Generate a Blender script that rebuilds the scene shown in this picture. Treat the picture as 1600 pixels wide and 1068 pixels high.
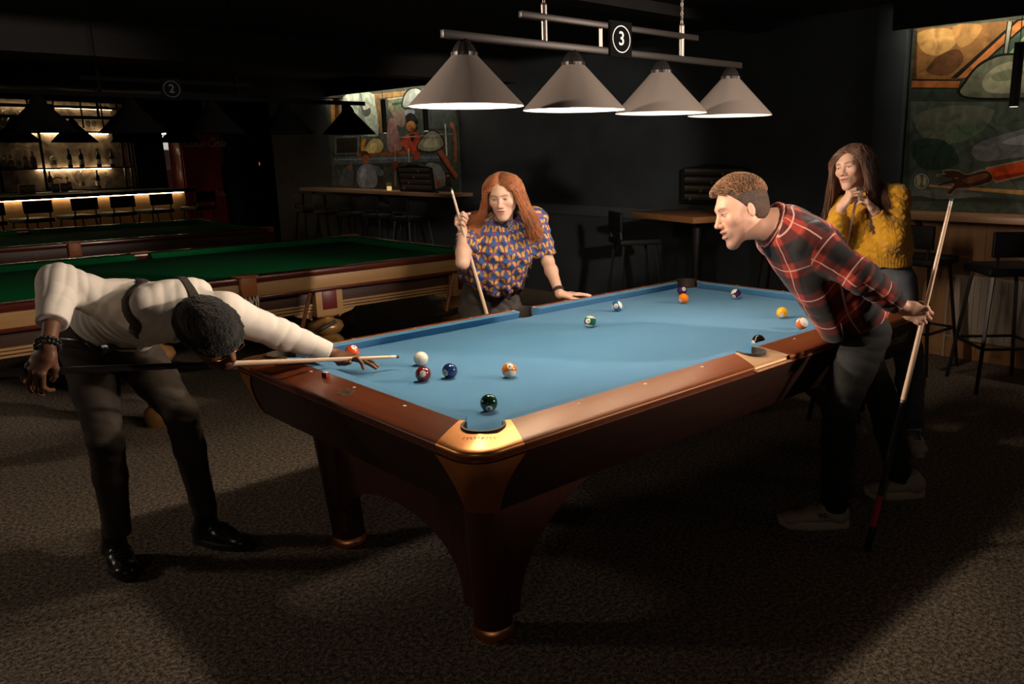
import bpy, bmesh, math, random
import numpy as np
from mathutils import Vector, Matrix

S = bpy.context.scene
for o in list(bpy.data.objects):
    bpy.data.objects.remove(o, do_unlink=True)
COL = S.collection
PI = math.pi
random.seed(7)

# ---------------------------------------------------------------- camera
cam_d = bpy.data.cameras.new('camera')
cam = bpy.data.objects.new('camera', cam_d)
COL.objects.link(cam)
yaw, pitch, roll = math.radians(45.271), math.radians(-12.939), math.radians(-0.762)
fw = Vector((math.cos(pitch) * math.cos(yaw), math.cos(pitch) * math.sin(yaw), math.sin(pitch)))
r0 = Vector((math.sin(yaw), -math.cos(yaw), 0))
u0 = r0.cross(fw)
CR = r0 * math.cos(roll) + u0 * math.sin(roll)
CU = -r0 * math.sin(roll) + u0 * math.cos(roll)
CP = Vector((-2.698, -2.536, 1.593))
M = Matrix((CR, CU, -fw)).transposed().to_4x4()
M.translation = CP
cam.matrix_world = M
cam_d.sensor_width = 36
cam_d.lens = 1294.08 / 1600 * 36
cam_d.shift_x = -(925.455 - 800) / 1600
cam_d.shift_y = (536.336 - 534) / 1600
cam_d.clip_end = 60
S.camera = cam

# ---------------------------------------------------------------- world, exposure
w = bpy.data.worlds.new('dim_room')
S.world = w
w.use_nodes = True
w.node_tree.nodes['Background'].inputs[0].default_value = (1.0, 0.86, 0.74, 1)
w.node_tree.nodes['Background'].inputs[1].default_value = 0.004
S.view_settings.view_transform = 'Standard'
S.view_settings.look = 'None'
S.view_settings.gamma = 1
S.view_settings.use_curve_mapping = False
S.view_settings.exposure = 0.0
S.cycles.use_denoising = True
S.cycles.max_bounces = 8
S.cycles.sample_clamp_indirect = 4

def area_light(name, loc, target, size, power, color, size_y=None):
    d = bpy.data.lights.new(name, 'AREA')
    d.energy = power
    d.color = color
    d.size = size
    if size_y:
        d.shape = 'RECTANGLE'
        d.size_y = size_y
    o = bpy.data.objects.new(name, d)
    COL.objects.link(o)
    o.location = loc
    o.rotation_euler = (Vector(target) - Vector(loc)).to_track_quat('-Z', 'Y').to_euler()
    return o

def spot_light(name, loc, target, power, angle, blend, size, color):
    d = bpy.data.lights.new(name, 'SPOT')
    d.energy = power
    d.color = color
    d.spot_size = math.radians(angle)
    d.spot_blend = blend
    d.shadow_soft_size = size
    o = bpy.data.objects.new(name, d)
    COL.objects.link(o)
    o.location = loc
    o.rotation_euler = (Vector(target) - Vector(loc)).to_track_quat('-Z', 'Y').to_euler()
    return o

# added unseen spots that brighten the outside of the lamp shades
spot_light('fill_spot_left', (-4.2, 2.4, 2.55), (-0.6, 0, 1.93), 950, 30, 0.5, 0.10, (1.0, 0.80, 0.66))
spot_light('fill_spot_right', (2.6, -4.2, 2.55), (-0.2, 0, 1.93), 950, 40, 0.5, 0.10, (1.0, 0.80, 0.66))
spot_light('fill_spot_near', (-2.3, -5.0, 2.55), (0.62, 0, 1.95), 1500, 19, 0.4, 0.10, (1.0, 0.80, 0.66))
# added fill lights, unseen behind and beside the camera, brightening carpet and table
area_light('fill_light_left', (-5.4, -3.6, 2.3), (-0.8, 0.2, 0.4), 0.22, 6.5, (1.0, 0.80, 0.62))
area_light('fill_light_right', (2.2, -5.0, 2.2), (0.6, -0.6, 0.4), 0.25, 1.5, (1.0, 0.80, 0.62))
area_light('fill_light_back', (-4.9, 3.3, 2.3), (-1.6, 1.0, 0.3), 0.4, 20, (1.0, 0.80, 0.62))

LAMP_W = (50.0, 30.0, 15.0, 12.0)      # the four bulbs over the pool table
LAMP_C = (1.0, 0.80, 0.60)

# ---------------------------------------------------------------- materials
def srgb(r, g, b):
    def f(c):
        c /= 255.0
        return c / 12.92 if c <= 0.04045 else ((c + 0.055) / 1.055) ** 2.4
    return (f(r), f(g), f(b), 1)

def nd(nt, typ, **kw):
    n = nt.nodes.new(typ)
    for k, v in kw.items():
        setattr(n, k, v)
    return n

MATS = {}
def mat(name, col, rough=0.6, metal=0.0, spec=0.5, vary=None, bump=None, coat=0.0, emit=None, trans=0.0, sheen=0.0, aniso=0.0, ior=None):
    """plain procedural material. vary=(scale, amount, second colour or None), bump=(scale, strength)"""
    if name in MATS:
        return MATS[name]
    m = bpy.data.materials.new(name)
    m.use_nodes = True
    nt = m.node_tree
    b = nt.nodes['Principled BSDF']
    c = tuple(col) if len(col) == 4 else tuple(col) + (1,)
    b.inputs['Base Color'].default_value = c
    b.inputs['Roughness'].default_value = rough
    b.inputs['Metallic'].default_value = metal
    b.inputs['Specular IOR Level'].default_value = spec
    b.inputs['Coat Weight'].default_value = coat
    b.inputs['Coat Roughness'].default_value = 0.12
    b.inputs['Transmission Weight'].default_value = trans
    b.inputs['Sheen Weight'].default_value = sheen
    b.inputs['Anisotropic'].default_value = aniso
    if ior:
        b.inputs['IOR'].default_value = ior
    if emit:
        b.inputs['Emission Color'].default_value = tuple(emit[0]) + (1,)
        b.inputs['Emission Strength'].default_value = emit[1]
    tc = None
    if vary or bump:
        tc = nd(nt, 'ShaderNodeTexCoord')
    if vary:
        n = nd(nt, 'ShaderNodeTexNoise')
        n.inputs['Scale'].default_value = vary[0]
        n.inputs['Detail'].default_value = 5
        nt.links.new(tc.outputs['Object'], n.inputs['Vector'])
        mx = nd(nt, 'ShaderNodeMix', data_type='RGBA')
        second = vary[2] if len(vary) > 2 else tuple(x * (1 - vary[1]) for x in c[:3])
        second = tuple(second)[:3] + (1,)
        mx.inputs['A'].default_value = c
        mx.inputs['B'].default_value = second
        rmp = nd(nt, 'ShaderNodeValToRGB')
        rmp.color_ramp.elements[0].position = 0.35
        rmp.color_ramp.elements[1].position = 0.65
        nt.links.new(n.outputs['Fac'], rmp.inputs['Fac'])
        nt.links.new(rmp.outputs['Color'], mx.inputs['Factor'])
        nt.links.new(mx.outputs['Result'], b.inputs['Base Color'])
    if bump:
        n2 = nd(nt, 'ShaderNodeTexNoise')
        n2.inputs['Scale'].default_value = bump[0]
        n2.inputs['Detail'].default_value = 4
        nt.links.new(tc.outputs['Object'], n2.inputs['Vector'])
        bp = nd(nt, 'ShaderNodeBump')
        bp.inputs['Strength'].default_value = bump[1]
        bp.inputs['Distance'].default_value = 0.01
        nt.links.new(n2.outputs['Fac'], bp.inputs['Height'])
        nt.links.new(bp.outputs['Normal'], b.inputs['Normal'])
    MATS[name] = m
    return m

def wood(name, c1, c2, axis='X', scale=1.0, rough=0.35, coat=0.0, spec=0.5):
    if name in MATS:
        return MATS[name]
    m = mat(name, c1, rough, spec=spec, coat=coat)
    nt = m.node_tree
    b = nt.nodes['Principled BSDF']
    tc = nd(nt, 'ShaderNodeTexCoord')
    mp = nd(nt, 'ShaderNodeMapping')
    st = {'X': (1.6, 26, 26), 'Y': (26, 1.6, 26), 'Z': (26, 26, 1.6)}[axis]
    mp.inputs['Scale'].default_value = tuple(x * scale for x in st)
    n = nd(nt, 'ShaderNodeTexNoise')
    n.inputs['Scale'].default_value = 1.0
    n.inputs['Detail'].default_value = 6
    n.inputs['Distortion'].default_value = 0.6
    rmp = nd(nt, 'ShaderNodeValToRGB')
    rmp.color_ramp.elements[0].position = 0.3
    rmp.color_ramp.elements[1].position = 0.7
    rmp.color_ramp.elements[0].color = tuple(c1)[:3] + (1,)
    rmp.color_ramp.elements[1].color = tuple(c2)[:3] + (1,)
    nt.links.new(tc.outputs['Object'], mp.inputs['Vector'])
    nt.links.new(mp.outputs['Vector'], n.inputs['Vector'])
    nt.links.new(n.outputs['Fac'], rmp.inputs['Fac'])
    nt.links.new(rmp.outputs['Color'], b.inputs['Base Color'])
    return m

def attr_mat(name, attr='col', rough=0.75, spec=0.3, bump=None, sheen=0.0, sss=0.0):
    """base colour from a stored colour attribute of the surface (a dyed pattern, skin features, paint)"""
    if name in MATS:
        return MATS[name]
    m = mat(name, (0.5, 0.5, 0.5), rough, spec=spec, sheen=sheen)
    nt = m.node_tree
    b = nt.nodes['Principled BSDF']
    a = nd(nt, 'ShaderNodeAttribute', attribute_name=attr)
    nt.links.new(a.outputs['Color'], b.inputs['Base Color'])
    if sss:
        b.inputs['Subsurface Weight'].default_value = sss
        b.inputs['Subsurface Radius'].default_value = (0.012, 0.005, 0.003)
    if bump:
        tc = nd(nt, 'ShaderNodeTexCoord')
        n2 = nd(nt, 'ShaderNodeTexNoise')
        n2.inputs['Scale'].default_value = bump[0]
        n2.inputs['Detail'].default_value = 4
        nt.links.new(tc.outputs['Object'], n2.inputs['Vector'])
        bp = nd(nt, 'ShaderNodeBump')
        bp.inputs['Strength'].default_value = bump[1]
        bp.inputs['Distance'].default_value = 0.005
        nt.links.new(n2.outputs['Fac'], bp.inputs['Height'])
        nt.links.new(bp.outputs['Normal'], b.inputs['Normal'])
    return m

# ---------------------------------------------------------------- mesh builder
class MB:
    def __init__(s):
        s.v = []
        s.f = []
        s.mi = []
        s.cur = 0
    def m(s, i):
        s.cur = i
        return s
    def add(s, vs, fs, T=None):
        k = len(s.v)
        if T is not None:
            vs = [T @ Vector(q) for q in vs]
        s.v += [tuple(q) for q in vs]
        for f in fs:
            s.f.append([k + i for i in f])
            s.mi.append(s.cur)
        return s
    def bm(s, b, T=None):
        b.verts.index_update()
        s.add([q.co[:] for q in b.verts], [[q.index for q in f.verts] for f in b.faces], T)
        b.free()
        return s
    def box(s, c, d, T=None, bev=0.0, seg=2, rz=0.0):
        b = bmesh.new()
        bmesh.ops.create_cube(b, size=1)
        for q in b.verts:
            q.co = Vector((q.co.x * d[0], q.co.y * d[1], q.co.z * d[2]))
        if bev:
            bmesh.ops.bevel(b, geom=b.edges[:], offset=bev, segments=seg, profile=0.5, affect='EDGES')
        X = Matrix.Translation(c) @ Matrix.Rotation(rz, 4, 'Z')
        return s.bm(b, (T @ X) if T is not None else X)
    def beam(s, p0, p1, wd, ht, bev=0.0, up=(0, 0, 1)):
        """a rectangular bar from p0 to p1"""
        p0, p1 = Vector(p0), Vector(p1)
        d = p1 - p0
        L = d.length
        x = d.normalized()
        y = Vector(up).cross(x)
        if y.length < 1e-4:
            y = Vector((0, 1, 0)).cross(x)
        y.normalize()
        z = x.cross(y)
        T = Matrix((x, y, z)).transposed().to_4x4()
        T.translation = (p0 + p1) / 2
        return s.box((0, 0, 0), (L, wd, ht), T, bev)
    def cyl(s, p0, p1, r0, r1=None, n=20, caps=True):
        r1 = r0 if r1 is None else r1
        return s.tube([p0, p1], [r0, r1], n, caps)
    def tube(s, pts, r, n=10, caps=True, flat=None):
        pts = [Vector(q) for q in pts]
        N = len(pts)
        rr = r if isinstance(r, (list, tuple)) else [r] * N
        tang = []
        for i in range(N):
            a = pts[max(0, i - 1)]
            b = pts[min(N - 1, i + 1)]
            t = (b - a)
            tang.append(t.normalized() if t.length > 1e-9 else Vector((0, 0, 1)))
        ref = Vector((0, 0, 1)) if abs(tang[0].z) < 0.9 else Vector((1, 0, 0))
        x = (ref - tang[0] * ref.dot(tang[0])).normalized()
        vs, fs = [], []
        for i in range(N):
            t = tang[i]
            x = (x - t * x.dot(t))
            x = x.normalized() if x.length > 1e-6 else t.orthogonal().normalized()
            y = t.cross(x)
            for k in range(n):
                a = 2 * PI * k / n
                fx = flat if flat else 1.0
                vs.append(pts[i] + x * (math.cos(a) * rr[i] * fx) + y * (math.sin(a) * rr[i]))
        for i in range(N - 1):
            for k in range(n):
                fs.append([i * n + k, i * n + (k + 1) % n, (i + 1) * n + (k + 1) % n, (i + 1) * n + k])
        if caps:
            fs.append(list(range(n))[::-1])
            fs.append([(N - 1) * n + k for k in range(n)])
        return s.add(vs, fs)
    def lathe(s, prof, c=(0, 0, 0), n=32, T=None, close=True):
        vs, fs = [], []
        for r, z in prof:
            for k in range(n):
                a = 2 * PI * k / n
                vs.append((c[0] + r * math.cos(a), c[1] + r * math.sin(a), c[2] + z))
        for i in range(len(prof) - 1):
            for k in range(n):
                fs.append([i * n + k, i * n + (k + 1) % n, (i + 1) * n + (k + 1) % n, (i + 1) * n + k])
        if close:
            if prof[0][0] > 1e-6:
                fs.append(list(range(n))[::-1])
            if prof[-1][0] > 1e-6:
                fs.append([(len(prof) - 1) * n + k for k in range(n)])
        return s.add(vs, fs, T)
    def prism(s, poly, z0, z1, T=None):
        """extruded outline; poly anticlockwise in plan"""
        n = len(poly)
        a = sum(poly[i][0] * poly[(i + 1) % n][1] - poly[(i + 1) % n][0] * poly[i][1] for i in range(n))
        if a < 0:
            poly = poly[::-1]
        vs = [(x, y, z0) for x, y in poly] + [(x, y, z1) for x, y in poly]
        fs = [list(range(n))[::-1], [n + i for i in range(n)]]
        fs += [[i, (i + 1) % n, n + (i + 1) % n, n + i] for i in range(n)]
        return s.add(vs, fs, T)
    def grid(s, rows, wrap=False):
        """rows: list of equal-length lists of points"""
        n = len(rows[0])
        vs = [q for r in rows for q in r]
        fs = []
        for i in range(len(rows) - 1):
            for k in range(n if wrap else n - 1):
                k2 = (k + 1) % n
                fs.append([i * n + k, i * n + k2, (i + 1) * n + k2, (i + 1) * n + k])
        return s.add(vs, fs)
    def sphere(s, c, r, n=24, T=None, sq=(1, 1, 1)):
        b = bmesh.new()
        bmesh.ops.create_uvsphere(b, u_segments=n, v_segments=n // 2, radius=1)
        X = Matrix.Translation(c) @ Matrix.Diagonal((r * sq[0], r * sq[1], r * sq[2], 1))
        return s.bm(b, (T @ X) if T is not None else X)
    def text(s, body, size, T, extrude=0.0, shear=0.0, bold=0.0, spacing=1.0):
        """lettering as mesh, centred on T, reading along local X, facing local Z"""
        cu = bpy.data.curves.new('lettering', 'FONT')
        cu.body = body
        cu.size = size
        cu.extrude = extrude
        cu.shear = shear
        cu.offset = bold
        cu.space_character = spacing
        cu.align_x = 'CENTER'
        cu.align_y = 'CENTER'
        cu.resolution_u = 4
        o = bpy.data.objects.new('lettering', cu)
        COL.objects.link(o)
        dg = bpy.context.evaluated_depsgraph_get()
        me = o.evaluated_get(dg).to_mesh()
        s.add([q.co[:] for q in me.vertices], [list(pp.vertices) for pp in me.polygons], T)
        o.evaluated_get(dg).to_mesh_clear()
        bpy.data.objects.remove(o)
        bpy.data.curves.remove(cu)
        return s
    def build(s, name, mats, parent=None, smooth=35, T=None, origin=None):
        me = bpy.data.meshes.new(name)
        vs = s.v
        if origin is not None:
            ox = Vector(origin)
            vs = [tuple(Vector(q) - ox) for q in vs]
        me.from_pydata(vs, [], s.f)
        mats = mats if isinstance(mats, (list, tuple)) else [mats]
        for q in mats:
            me.materials.append(q)
        if len(mats) > 1:
            me.polygons.foreach_set('material_index', s.mi)
        me.polygons.foreach_set('use_smooth', [smooth > 0] * len(s.f))
        if 0 < smooth < 180:
            me.set_sharp_from_angle(angle=math.radians(smooth))
        me.update()
        o = bpy.data.objects.new(name, me)
        COL.objects.link(o)
        if origin is not None:
            o.location = origin
        if parent is not None:
            o.parent = parent
            if origin is None:
                # geometry was given in world coordinates: keep it there
                o.matrix_parent_inverse = parent.matrix_basis.inverted()
        return o

def tag(o, label=None, cat=None, group=None, kind=None):
    if label: o['label'] = label
    if cat: o['category'] = cat
    if group: o['group'] = group
    if kind: o['kind'] = kind
    return o

def thing(name, loc, label, cat, group=None, rz=0.0):
    o = bpy.data.objects.new(name, None)
    COL.objects.link(o)
    o.location = loc
    o.rotation_euler = (0, 0, rz)
    o.empty_display_size = 0.1
    return tag(o, label, cat, group)

def struct(mb, name, m, **kw):
    o = mb.build(name, m, **kw)
    o['kind'] = 'structure'
    return o

def kids(o):
    return [c for c in COL.objects if c.parent == o]

def copy_tree(o, parent=None):
    c = o.copy()
    COL.objects.link(c)
    if parent is not None:
        c.parent = parent
    for ch in kids(o):
        copy_tree(ch, c)
    return c

def frame(o, x, y, z):
    T = Matrix((Vector(x), Vector(y), Vector(z))).transposed().to_4x4()
    T.translation = Vector(o)
    return T
# ================================================================ the room
CEIL = 2.68
m_wall = mat('charcoal_wall_paint', (0.030, 0.040, 0.047), 0.75, vary=(3, 0.3), bump=(40, 0.15))
m_ceil = mat('black_ceiling_paint', (0.018, 0.017, 0.016), 0.8, vary=(2, 0.4), bump=(15, 0.3))
m_dark = mat('black_metal', (0.012, 0.012, 0.013), 0.45, spec=0.4)
m_black = mat('matte_black', (0.008, 0.008, 0.009), 0.7, spec=0.2)

def carpet():
    m = mat('grey_carpet', (0.1, 0.09, 0.08), 0.95, spec=0.1)
    nt = m.node_tree
    b = nt.nodes['Principled BSDF']
    tc = nd(nt, 'ShaderNodeTexCoord')
    n1 = nd(nt, 'ShaderNodeTexNoise'); n1.inputs['Scale'].default_value = 170; n1.inputs['Detail'].default_value = 3
    n2 = nd(nt, 'ShaderNodeTexNoise'); n2.inputs['Scale'].default_value = 60; n2.inputs['Detail'].default_value = 5
    n3 = nd(nt, 'ShaderNodeTexVoronoi'); n3.inputs['Scale'].default_value = 150
    for n in (n1, n2, n3):
        nt.links.new(tc.outputs['Object'], n.inputs['Vector'])
    mm = nd(nt, 'ShaderNodeMath', operation='ADD')
    nt.links.new(n1.outputs['Fac'], mm.inputs[0]); nt.links.new(n2.outputs['Fac'], mm.inputs[1])
    m2 = nd(nt, 'ShaderNodeMath', operation='MULTIPLY'); m2.inputs[1].default_value = 0.5
    nt.links.new(mm.outputs[0], m2.inputs[0])
    r = nd(nt, 'ShaderNodeValToRGB')
    e = r.color_ramp.elements
    e[0].position = 0.40; e[0].color = (0.045, 0.039, 0.033, 1)
    e[1].position = 0.63; e[1].color = (0.46, 0.375, 0.29, 1)
    k = e.new(0.5); k.color = (0.185, 0.150, 0.118, 1)
    nt.links.new(m2.outputs[0], r.inputs['Fac'])
    nt.links.new(r.outputs['Color'], b.inputs['Base Color'])
    bp = nd(nt, 'ShaderNodeBump'); bp.inputs['Strength'].default_value = 0.8; bp.inputs['Distance'].default_value = 0.012
    nt.links.new(m2.outputs[0], bp.inputs['Height'])
    nt.links.new(bp.outputs['Normal'], b.inputs['Normal'])
    return m

mb = MB()
mb.box((-0.7, 5.0, -0.05), (15.0, 22.0, 0.1))
struct(mb, 'floor', carpet())
mb = MB()
mb.box((-1.2, 6.5, CEIL + 0.06), (12.0, 19.0, 0.12))
struct(mb, 'ceiling', m_ceil)
for i, (x0, x1, y0, y1, zz) in enumerate(((-6.5, 3.78, 5.2, 5.5, 2.40), (-6.5, 3.78, 9.2, 9.5, 2.44), (-6.5, 3.78, 1.75, 1.95, 2.60))):
    mb = MB()
    mb.box(((x0 + x1) / 2, (y0 + y1) / 2, (zz + CEIL) / 2), (x1 - x0, y1 - y0, CEIL - zz))
    struct(mb, 'trim_%d' % (i + 1), m_ceil)     # ceiling beams
WX = 3.78
mb = MB()
mb.box((WX + 0.1, 4.0, CEIL / 2), (0.2, 15.6, CEIL))
struct(mb, 'wall_right', m_wall)
# the wall behind the bar runs at a slight angle
BO = Vector((-0.37, 11.1, 0)); BE = Vector((0.949, 0.316, 0)).normalized(); BN = Vector((-0.316, 0.949, 0)).normalized()
def bar(s, d, z):
    return BO + BE * s + BN * d + Vector((0, 0, z))
BT = Matrix((BE, BN, Vector((0, 0, 1)))).transposed().to_4x4()
BT.translation = BO
mb = MB()
mb.box((1.5, 2.55, CEIL / 2), (14, 0.2, CEIL), BT)
struct(mb, 'wall_back', m_wall)
# corner walls between the bar and the mural wall, with a dark doorway
mb = MB()
mb.box((4.84, 1.25, CEIL / 2), (0.56, 0.5, CEIL), BT)
struct(mb, 'wall_corner', m_wall)
mb = MB()
mb.box((6.35, 1.25, CEIL / 2), (0.66, 0.4, CEIL), BT)
struct(mb, 'wall_pier', m_wall)
mb = MB()
mb.box((5.72, 1.4, 1.02), (0.70, 0.06, 2.04), BT)
mb.box((5.72, 1.36, 1.5), (0.5, 0.02, 0.8), BT)
mb.box((5.72, 1.36, 0.55), (0.5, 0.02, 0.7), BT)
struct(mb, 'door_1', m_black)
mb = MB()
mb.box((5.57, 1.25, 2.36), (0.92, 0.3, 0.64), BT)
mb.box((5.25, 1.2, CEIL / 2), (0.24, 0.4, CEIL), BT)
struct(mb, 'trim_4', m_wall)

# ---- mural wall: soffits over the murals, ledge boards, wood panelling
m_oak = wood('oak_ledge', (0.42, 0.24, 0.12), (0.30, 0.16, 0.075), 'Y', rough=0.45)
m_panel = wood('brown_wall_panel', (0.46, 0.235, 0.100), (0.34, 0.165, 0.066), 'Z', 0.6, rough=0.5)
mb = MB()
for yc, yl in ((-0.9, 2.8), (8.1, 3.7)):
    mb.box((3.505, yc, (2.452 + CEIL) / 2), (0.03, yl, CEIL - 2.452))
    mb.box((3.64, yc, 2.63), (0.27, yl, 0.08))
struct(mb, 'trim_5', m_black)
mb = MB()
mb.box((3.74, 0.60, CEIL / 2), (0.09, 0.24, CEIL), None, 0.004)
struct(mb, 'trim_6', m_wall)
mb = MB()
mb.box((3.755, -0.9, 0.53), (0.05, 2.78, 1.06))
for k in range(5):
    mb.box((3.728, 0.40 - k * 0.62, 0.55), (0.006, 0.008, 1.0))
struct(mb, 'trim_7', m_panel)
mb = MB()
mb.box((3.765, 3.6, 0.975), (0.03, 5.5, 0.11), None, 0.004)
struct(mb, 'trim_8', mat('slate_dado_rail', (0.05, 0.06, 0.066), 0.6))

def led_strip(p0, p1, label, strength, name='led_strip', col=(1.0, 0.74, 0.42), group=None, size=0.012):
    mb = MB()
    mb.beam(p0, p1, size, size)
    o = mb.build(name, mat('led_glow_%g' % strength, (1, 0.9, 0.75), 0.5, emit=(col, strength)))
    return tag(o, label, 'light strip', group)

led_strip((3.545, 0.40, 2.54), (3.545, -2.2, 2.54), 'warm light strip under the soffit above the green painting', 62, col=(1.0, 0.85, 0.66))
led_strip((3.545, 9.7, 2.54), (3.545, 6.4, 2.54), 'warm light strip above the far figure mural', 62, col=(1.0, 0.87, 0.70))

# ---- ledges
t = thing('wall_ledge', (3.58, -0.8, 1.0), 'wooden drinks ledge under the green painting with dark stools', 'ledge')
mb = MB(); mb.box((3.57, -0.88, 1.10), (0.38, 2.66, 0.045), None, 0.004); mb.build('ledge_board', m_oak, t)
for y in (0.2, -1.0, -2.0):
    mb = MB(); mb.beam((3.72, y, 0.90), (3.46, y, 1.075), 0.03, 0.03); mb.build('bracket', m_dark, t)
t = thing('wall_ledge', (3.58, 8.4, 1.0), 'long wooden drinks ledge under the far figure mural', 'ledge')
mb = MB(); mb.box((3.57, 8.1, 1.10), (0.38, 4.0, 0.045), None, 0.004); mb.build('ledge_board', m_oak, t)
for y in (6.6, 7.8, 9.0, 9.9):
    mb = MB(); mb.beam((3.72, y, 0.90), (3.46, y, 1.075), 0.03, 0.03); mb.build('bracket', m_dark, t)
# ================================================================ the pool table
RZ = 0.82; BED = 0.78
m_cloth = mat('blue_table_cloth', (0.084, 0.240, 0.412), 0.9, spec=0.10, vary=(5, 0.06, (0.093, 0.254, 0.428)), bump=(900, 0.06), sheen=0.08)
m_mah = wood('mahogany_rail_long', (0.255, 0.066, 0.020), (0.17, 0.040, 0.013), 'X', rough=0.42, coat=0.25, spec=0.9)
MATS['mahogany_rail_long'].node_tree.nodes['Principled BSDF'].inputs['Coat Roughness'].default_value = 0.34
MATS['mahogany_rail_long'].node_tree.nodes['Principled BSDF'].inputs['Specular Tint'].default_value = (1.0, 0.62, 0.30, 1)
MATS['mahogany_rail_long'].node_tree.nodes['Principled BSDF'].inputs['Coat Tint'].default_value = (1.0, 0.72, 0.42, 1)
m_mahy = wood('mahogany_rail_short', (0.20, 0.050, 0.017), (0.13, 0.030, 0.011), 'Y', rough=0.33, coat=0.25)
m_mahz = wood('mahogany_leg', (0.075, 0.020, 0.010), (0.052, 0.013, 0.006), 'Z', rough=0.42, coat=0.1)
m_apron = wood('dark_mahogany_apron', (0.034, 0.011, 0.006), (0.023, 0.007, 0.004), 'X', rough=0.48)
m_copper = mat('brushed_copper', (0.86, 0.37, 0.13), 0.40, 0.95, vary=(60, 0.08))
m_copperd = mat('brushed_copper_corner', (0.90, 0.38, 0.15), 0.34, 1.0, aniso=0.9)
m_silver = mat('pale_metal', (0.86, 0.56, 0.32), 0.40, 0.45)
m_liner = mat('dark_pocket_rubber', (0.045, 0.036, 0.030), 0.55)
m_pearl = mat('pearl_inlay', (0.85, 0.80, 0.70), 0.3)

pool = thing('pool_table', (0, 0, 0), 'blue cloth pool table with mahogany rails and copper corners', 'pool table')
A, B = 1.27, 0.635         # nose half-lengths
OX, OY = 1.446, 0.811      # outer edge of the rails

def arc(cx, cy, r, a0, a1, n):
    return [(cx + r * math.cos(math.radians(a0 + (a1 - a0) * i / n)), cy + r * math.sin(math.radians(a0 + (a1 - a0) * i / n))) for i in range(n + 1)]

# slate bed: outline with notches at the six pockets
def bed_outline():
    pts = []
    ex, ey = A + 0.045, B + 0.045
    c = 0.028; r = 0.066
    def corner(sx, sy):
        cx, cy = sx * (A + c), sy * (B + c)
        ang = math.degrees(math.atan2(-sy, -sx))
        aa = arc(cx, cy, r, ang - 95, ang + 95, 12)
        return aa
    def side(sy):
        ang = -90 if sy > 0 else 90
        return arc(0, sy * (B + 0.075), 0.062, ang - 80, ang + 80, 10)
    order = [(-1, -1), None, (1, -1), (1, 1), None, (-1, 1)]
    out = []
    # anticlockwise: bottom edge, right, top, left.  arcs run clockwise inside the notch
    out += corner(-1, -1)[::-1]
    out += side(-1)[::-1]
    out += corner(1, -1)[::-1]
    out += corner(1, 1)[::-1]
    out += side(1)[::-1]
    out += corner(-1, 1)[::-1]
    return out
mb = MB(); mb.prism(bed_outline(), BED - 0.03, BED); mb.build('bed_cloth', m_cloth, pool, smooth=20)
mb = MB(); mb.box((0, 0, 0.70), (2 * A - 0.05, 2 * B - 0.05, 0.08)); mb.build('slate_frame', m_black, pool)

# cushions: cloth covered, profile swept along with mitred ends
def cushion(p0, p1, inward, cut0, cut1):
    p0, p1, inw = Vector(p0), Vector(p1), Vector(inward)
    d = (p1 - p0).normalized()
    prof = [(-0.050, RZ - 0.0025), (-0.020, RZ - 0.0020), (-0.006, RZ - 0.0015), (-0.0012, RZ - 0.0025), (0.0, RZ - 0.0050), (-0.0025, RZ - 0.009), (-0.024, BED + 0.001), (-0.050, BED + 0.001)]
    rows = []
    n = 2
    a = [p0 + inw * o + d * (-o * cut0) + Vector((0, 0, z)) for o, z in prof]
    b = [p1 + inw * o - d * (-o * cut1) + Vector((0, 0, z)) for o, z in prof]
    m = MB()
    m.grid([a, b], True)
    m.add(a, [list(range(len(a)))]); m.add(b, [list(range(len(b)))[::-1]])
    m.build('cushion', m_cloth, pool, smooth=50)
pj = 0.088      # corner jaw
sj = 0.068      # side jaw
for sy in (-1, 1):
    cushion((-A + pj, sy * B, 0), (-sj, sy * B, 0), (0, -sy, 0), -1.0, -0.35)
    cushion((sj, sy * B, 0), (A - pj, sy * B, 0), (0, -sy, 0), -0.35, -1.0)
for sx in (-1, 1):
    cushion((sx * A, -B + pj, 0), (sx * A, B - pj, 0), (-sx, 0, 0), -1.0, -1.0)

def top_z(o):
    """height of the rail top, o metres outside the cushion nose: it falls away gently to the outer edge"""
    q = max(0.0, o - 0.048)
    return RZ - 0.12 * q - 0.6 * q * q
OUT = 0.170
EDGE = ((0.0, 0.0), (0.0045, -0.0035), (0.0065, -0.009), (0.0055, -0.015), (0.0, -0.019), (-0.02, -0.019))
def sights_at(o, pts):
    for x, y in pts:
        MB().lathe([(0.0075, -0.002), (0.0075, 0.0004), (0.0, 0.0006)], (x, y, top_z(0.073)), 14).build('sight', m_pearl, o)
def rail(P, a, b, m, sights):
    """P(along, out) -> (x, y); a, b: (along at the cloth, along at the outer edge) for the two ends"""
    rows = []
    prof = [(0.046, RZ - 0.012), (0.047, RZ - 0.001)] + [(0.048 + (OUT - 0.048) * k / 8, None) for k in range(9)]
    prof = [(o, top_z(o) if z is None else z) for o, z in prof] + [(OUT + d, top_z(OUT) + z) for d, z in EDGE[1:]]
    for t in (0.0, 0.5, 1.0):
        row = []
        for o, z in prof:
            f = min(1, max(0, (o - 0.048) / (OUT - 0.048)))
            l0 = a[0] + (a[1] - a[0]) * f; l1 = b[0] + (b[1] - b[0]) * f
            row.append((*P(l0 + (l1 - l0) * t, o), z))
        rows.append(row)
    mbx = MB(); mbx.grid(rows)
    o_ = mbx.build('rail', m, pool, smooth=50)
    sights_at(o_, sights)
for sy in (-1, 1):
    for sx in (-1, 1):
        rail(lambda l, o: (sx * l, sy * (B + o)), (0.078, 0.122), (A - 0.060, A - 0.004), m_mah, [(sx * 0.3175 * k, sy * (B + 0.073)) for k in (1, 2, 3)])
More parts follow.
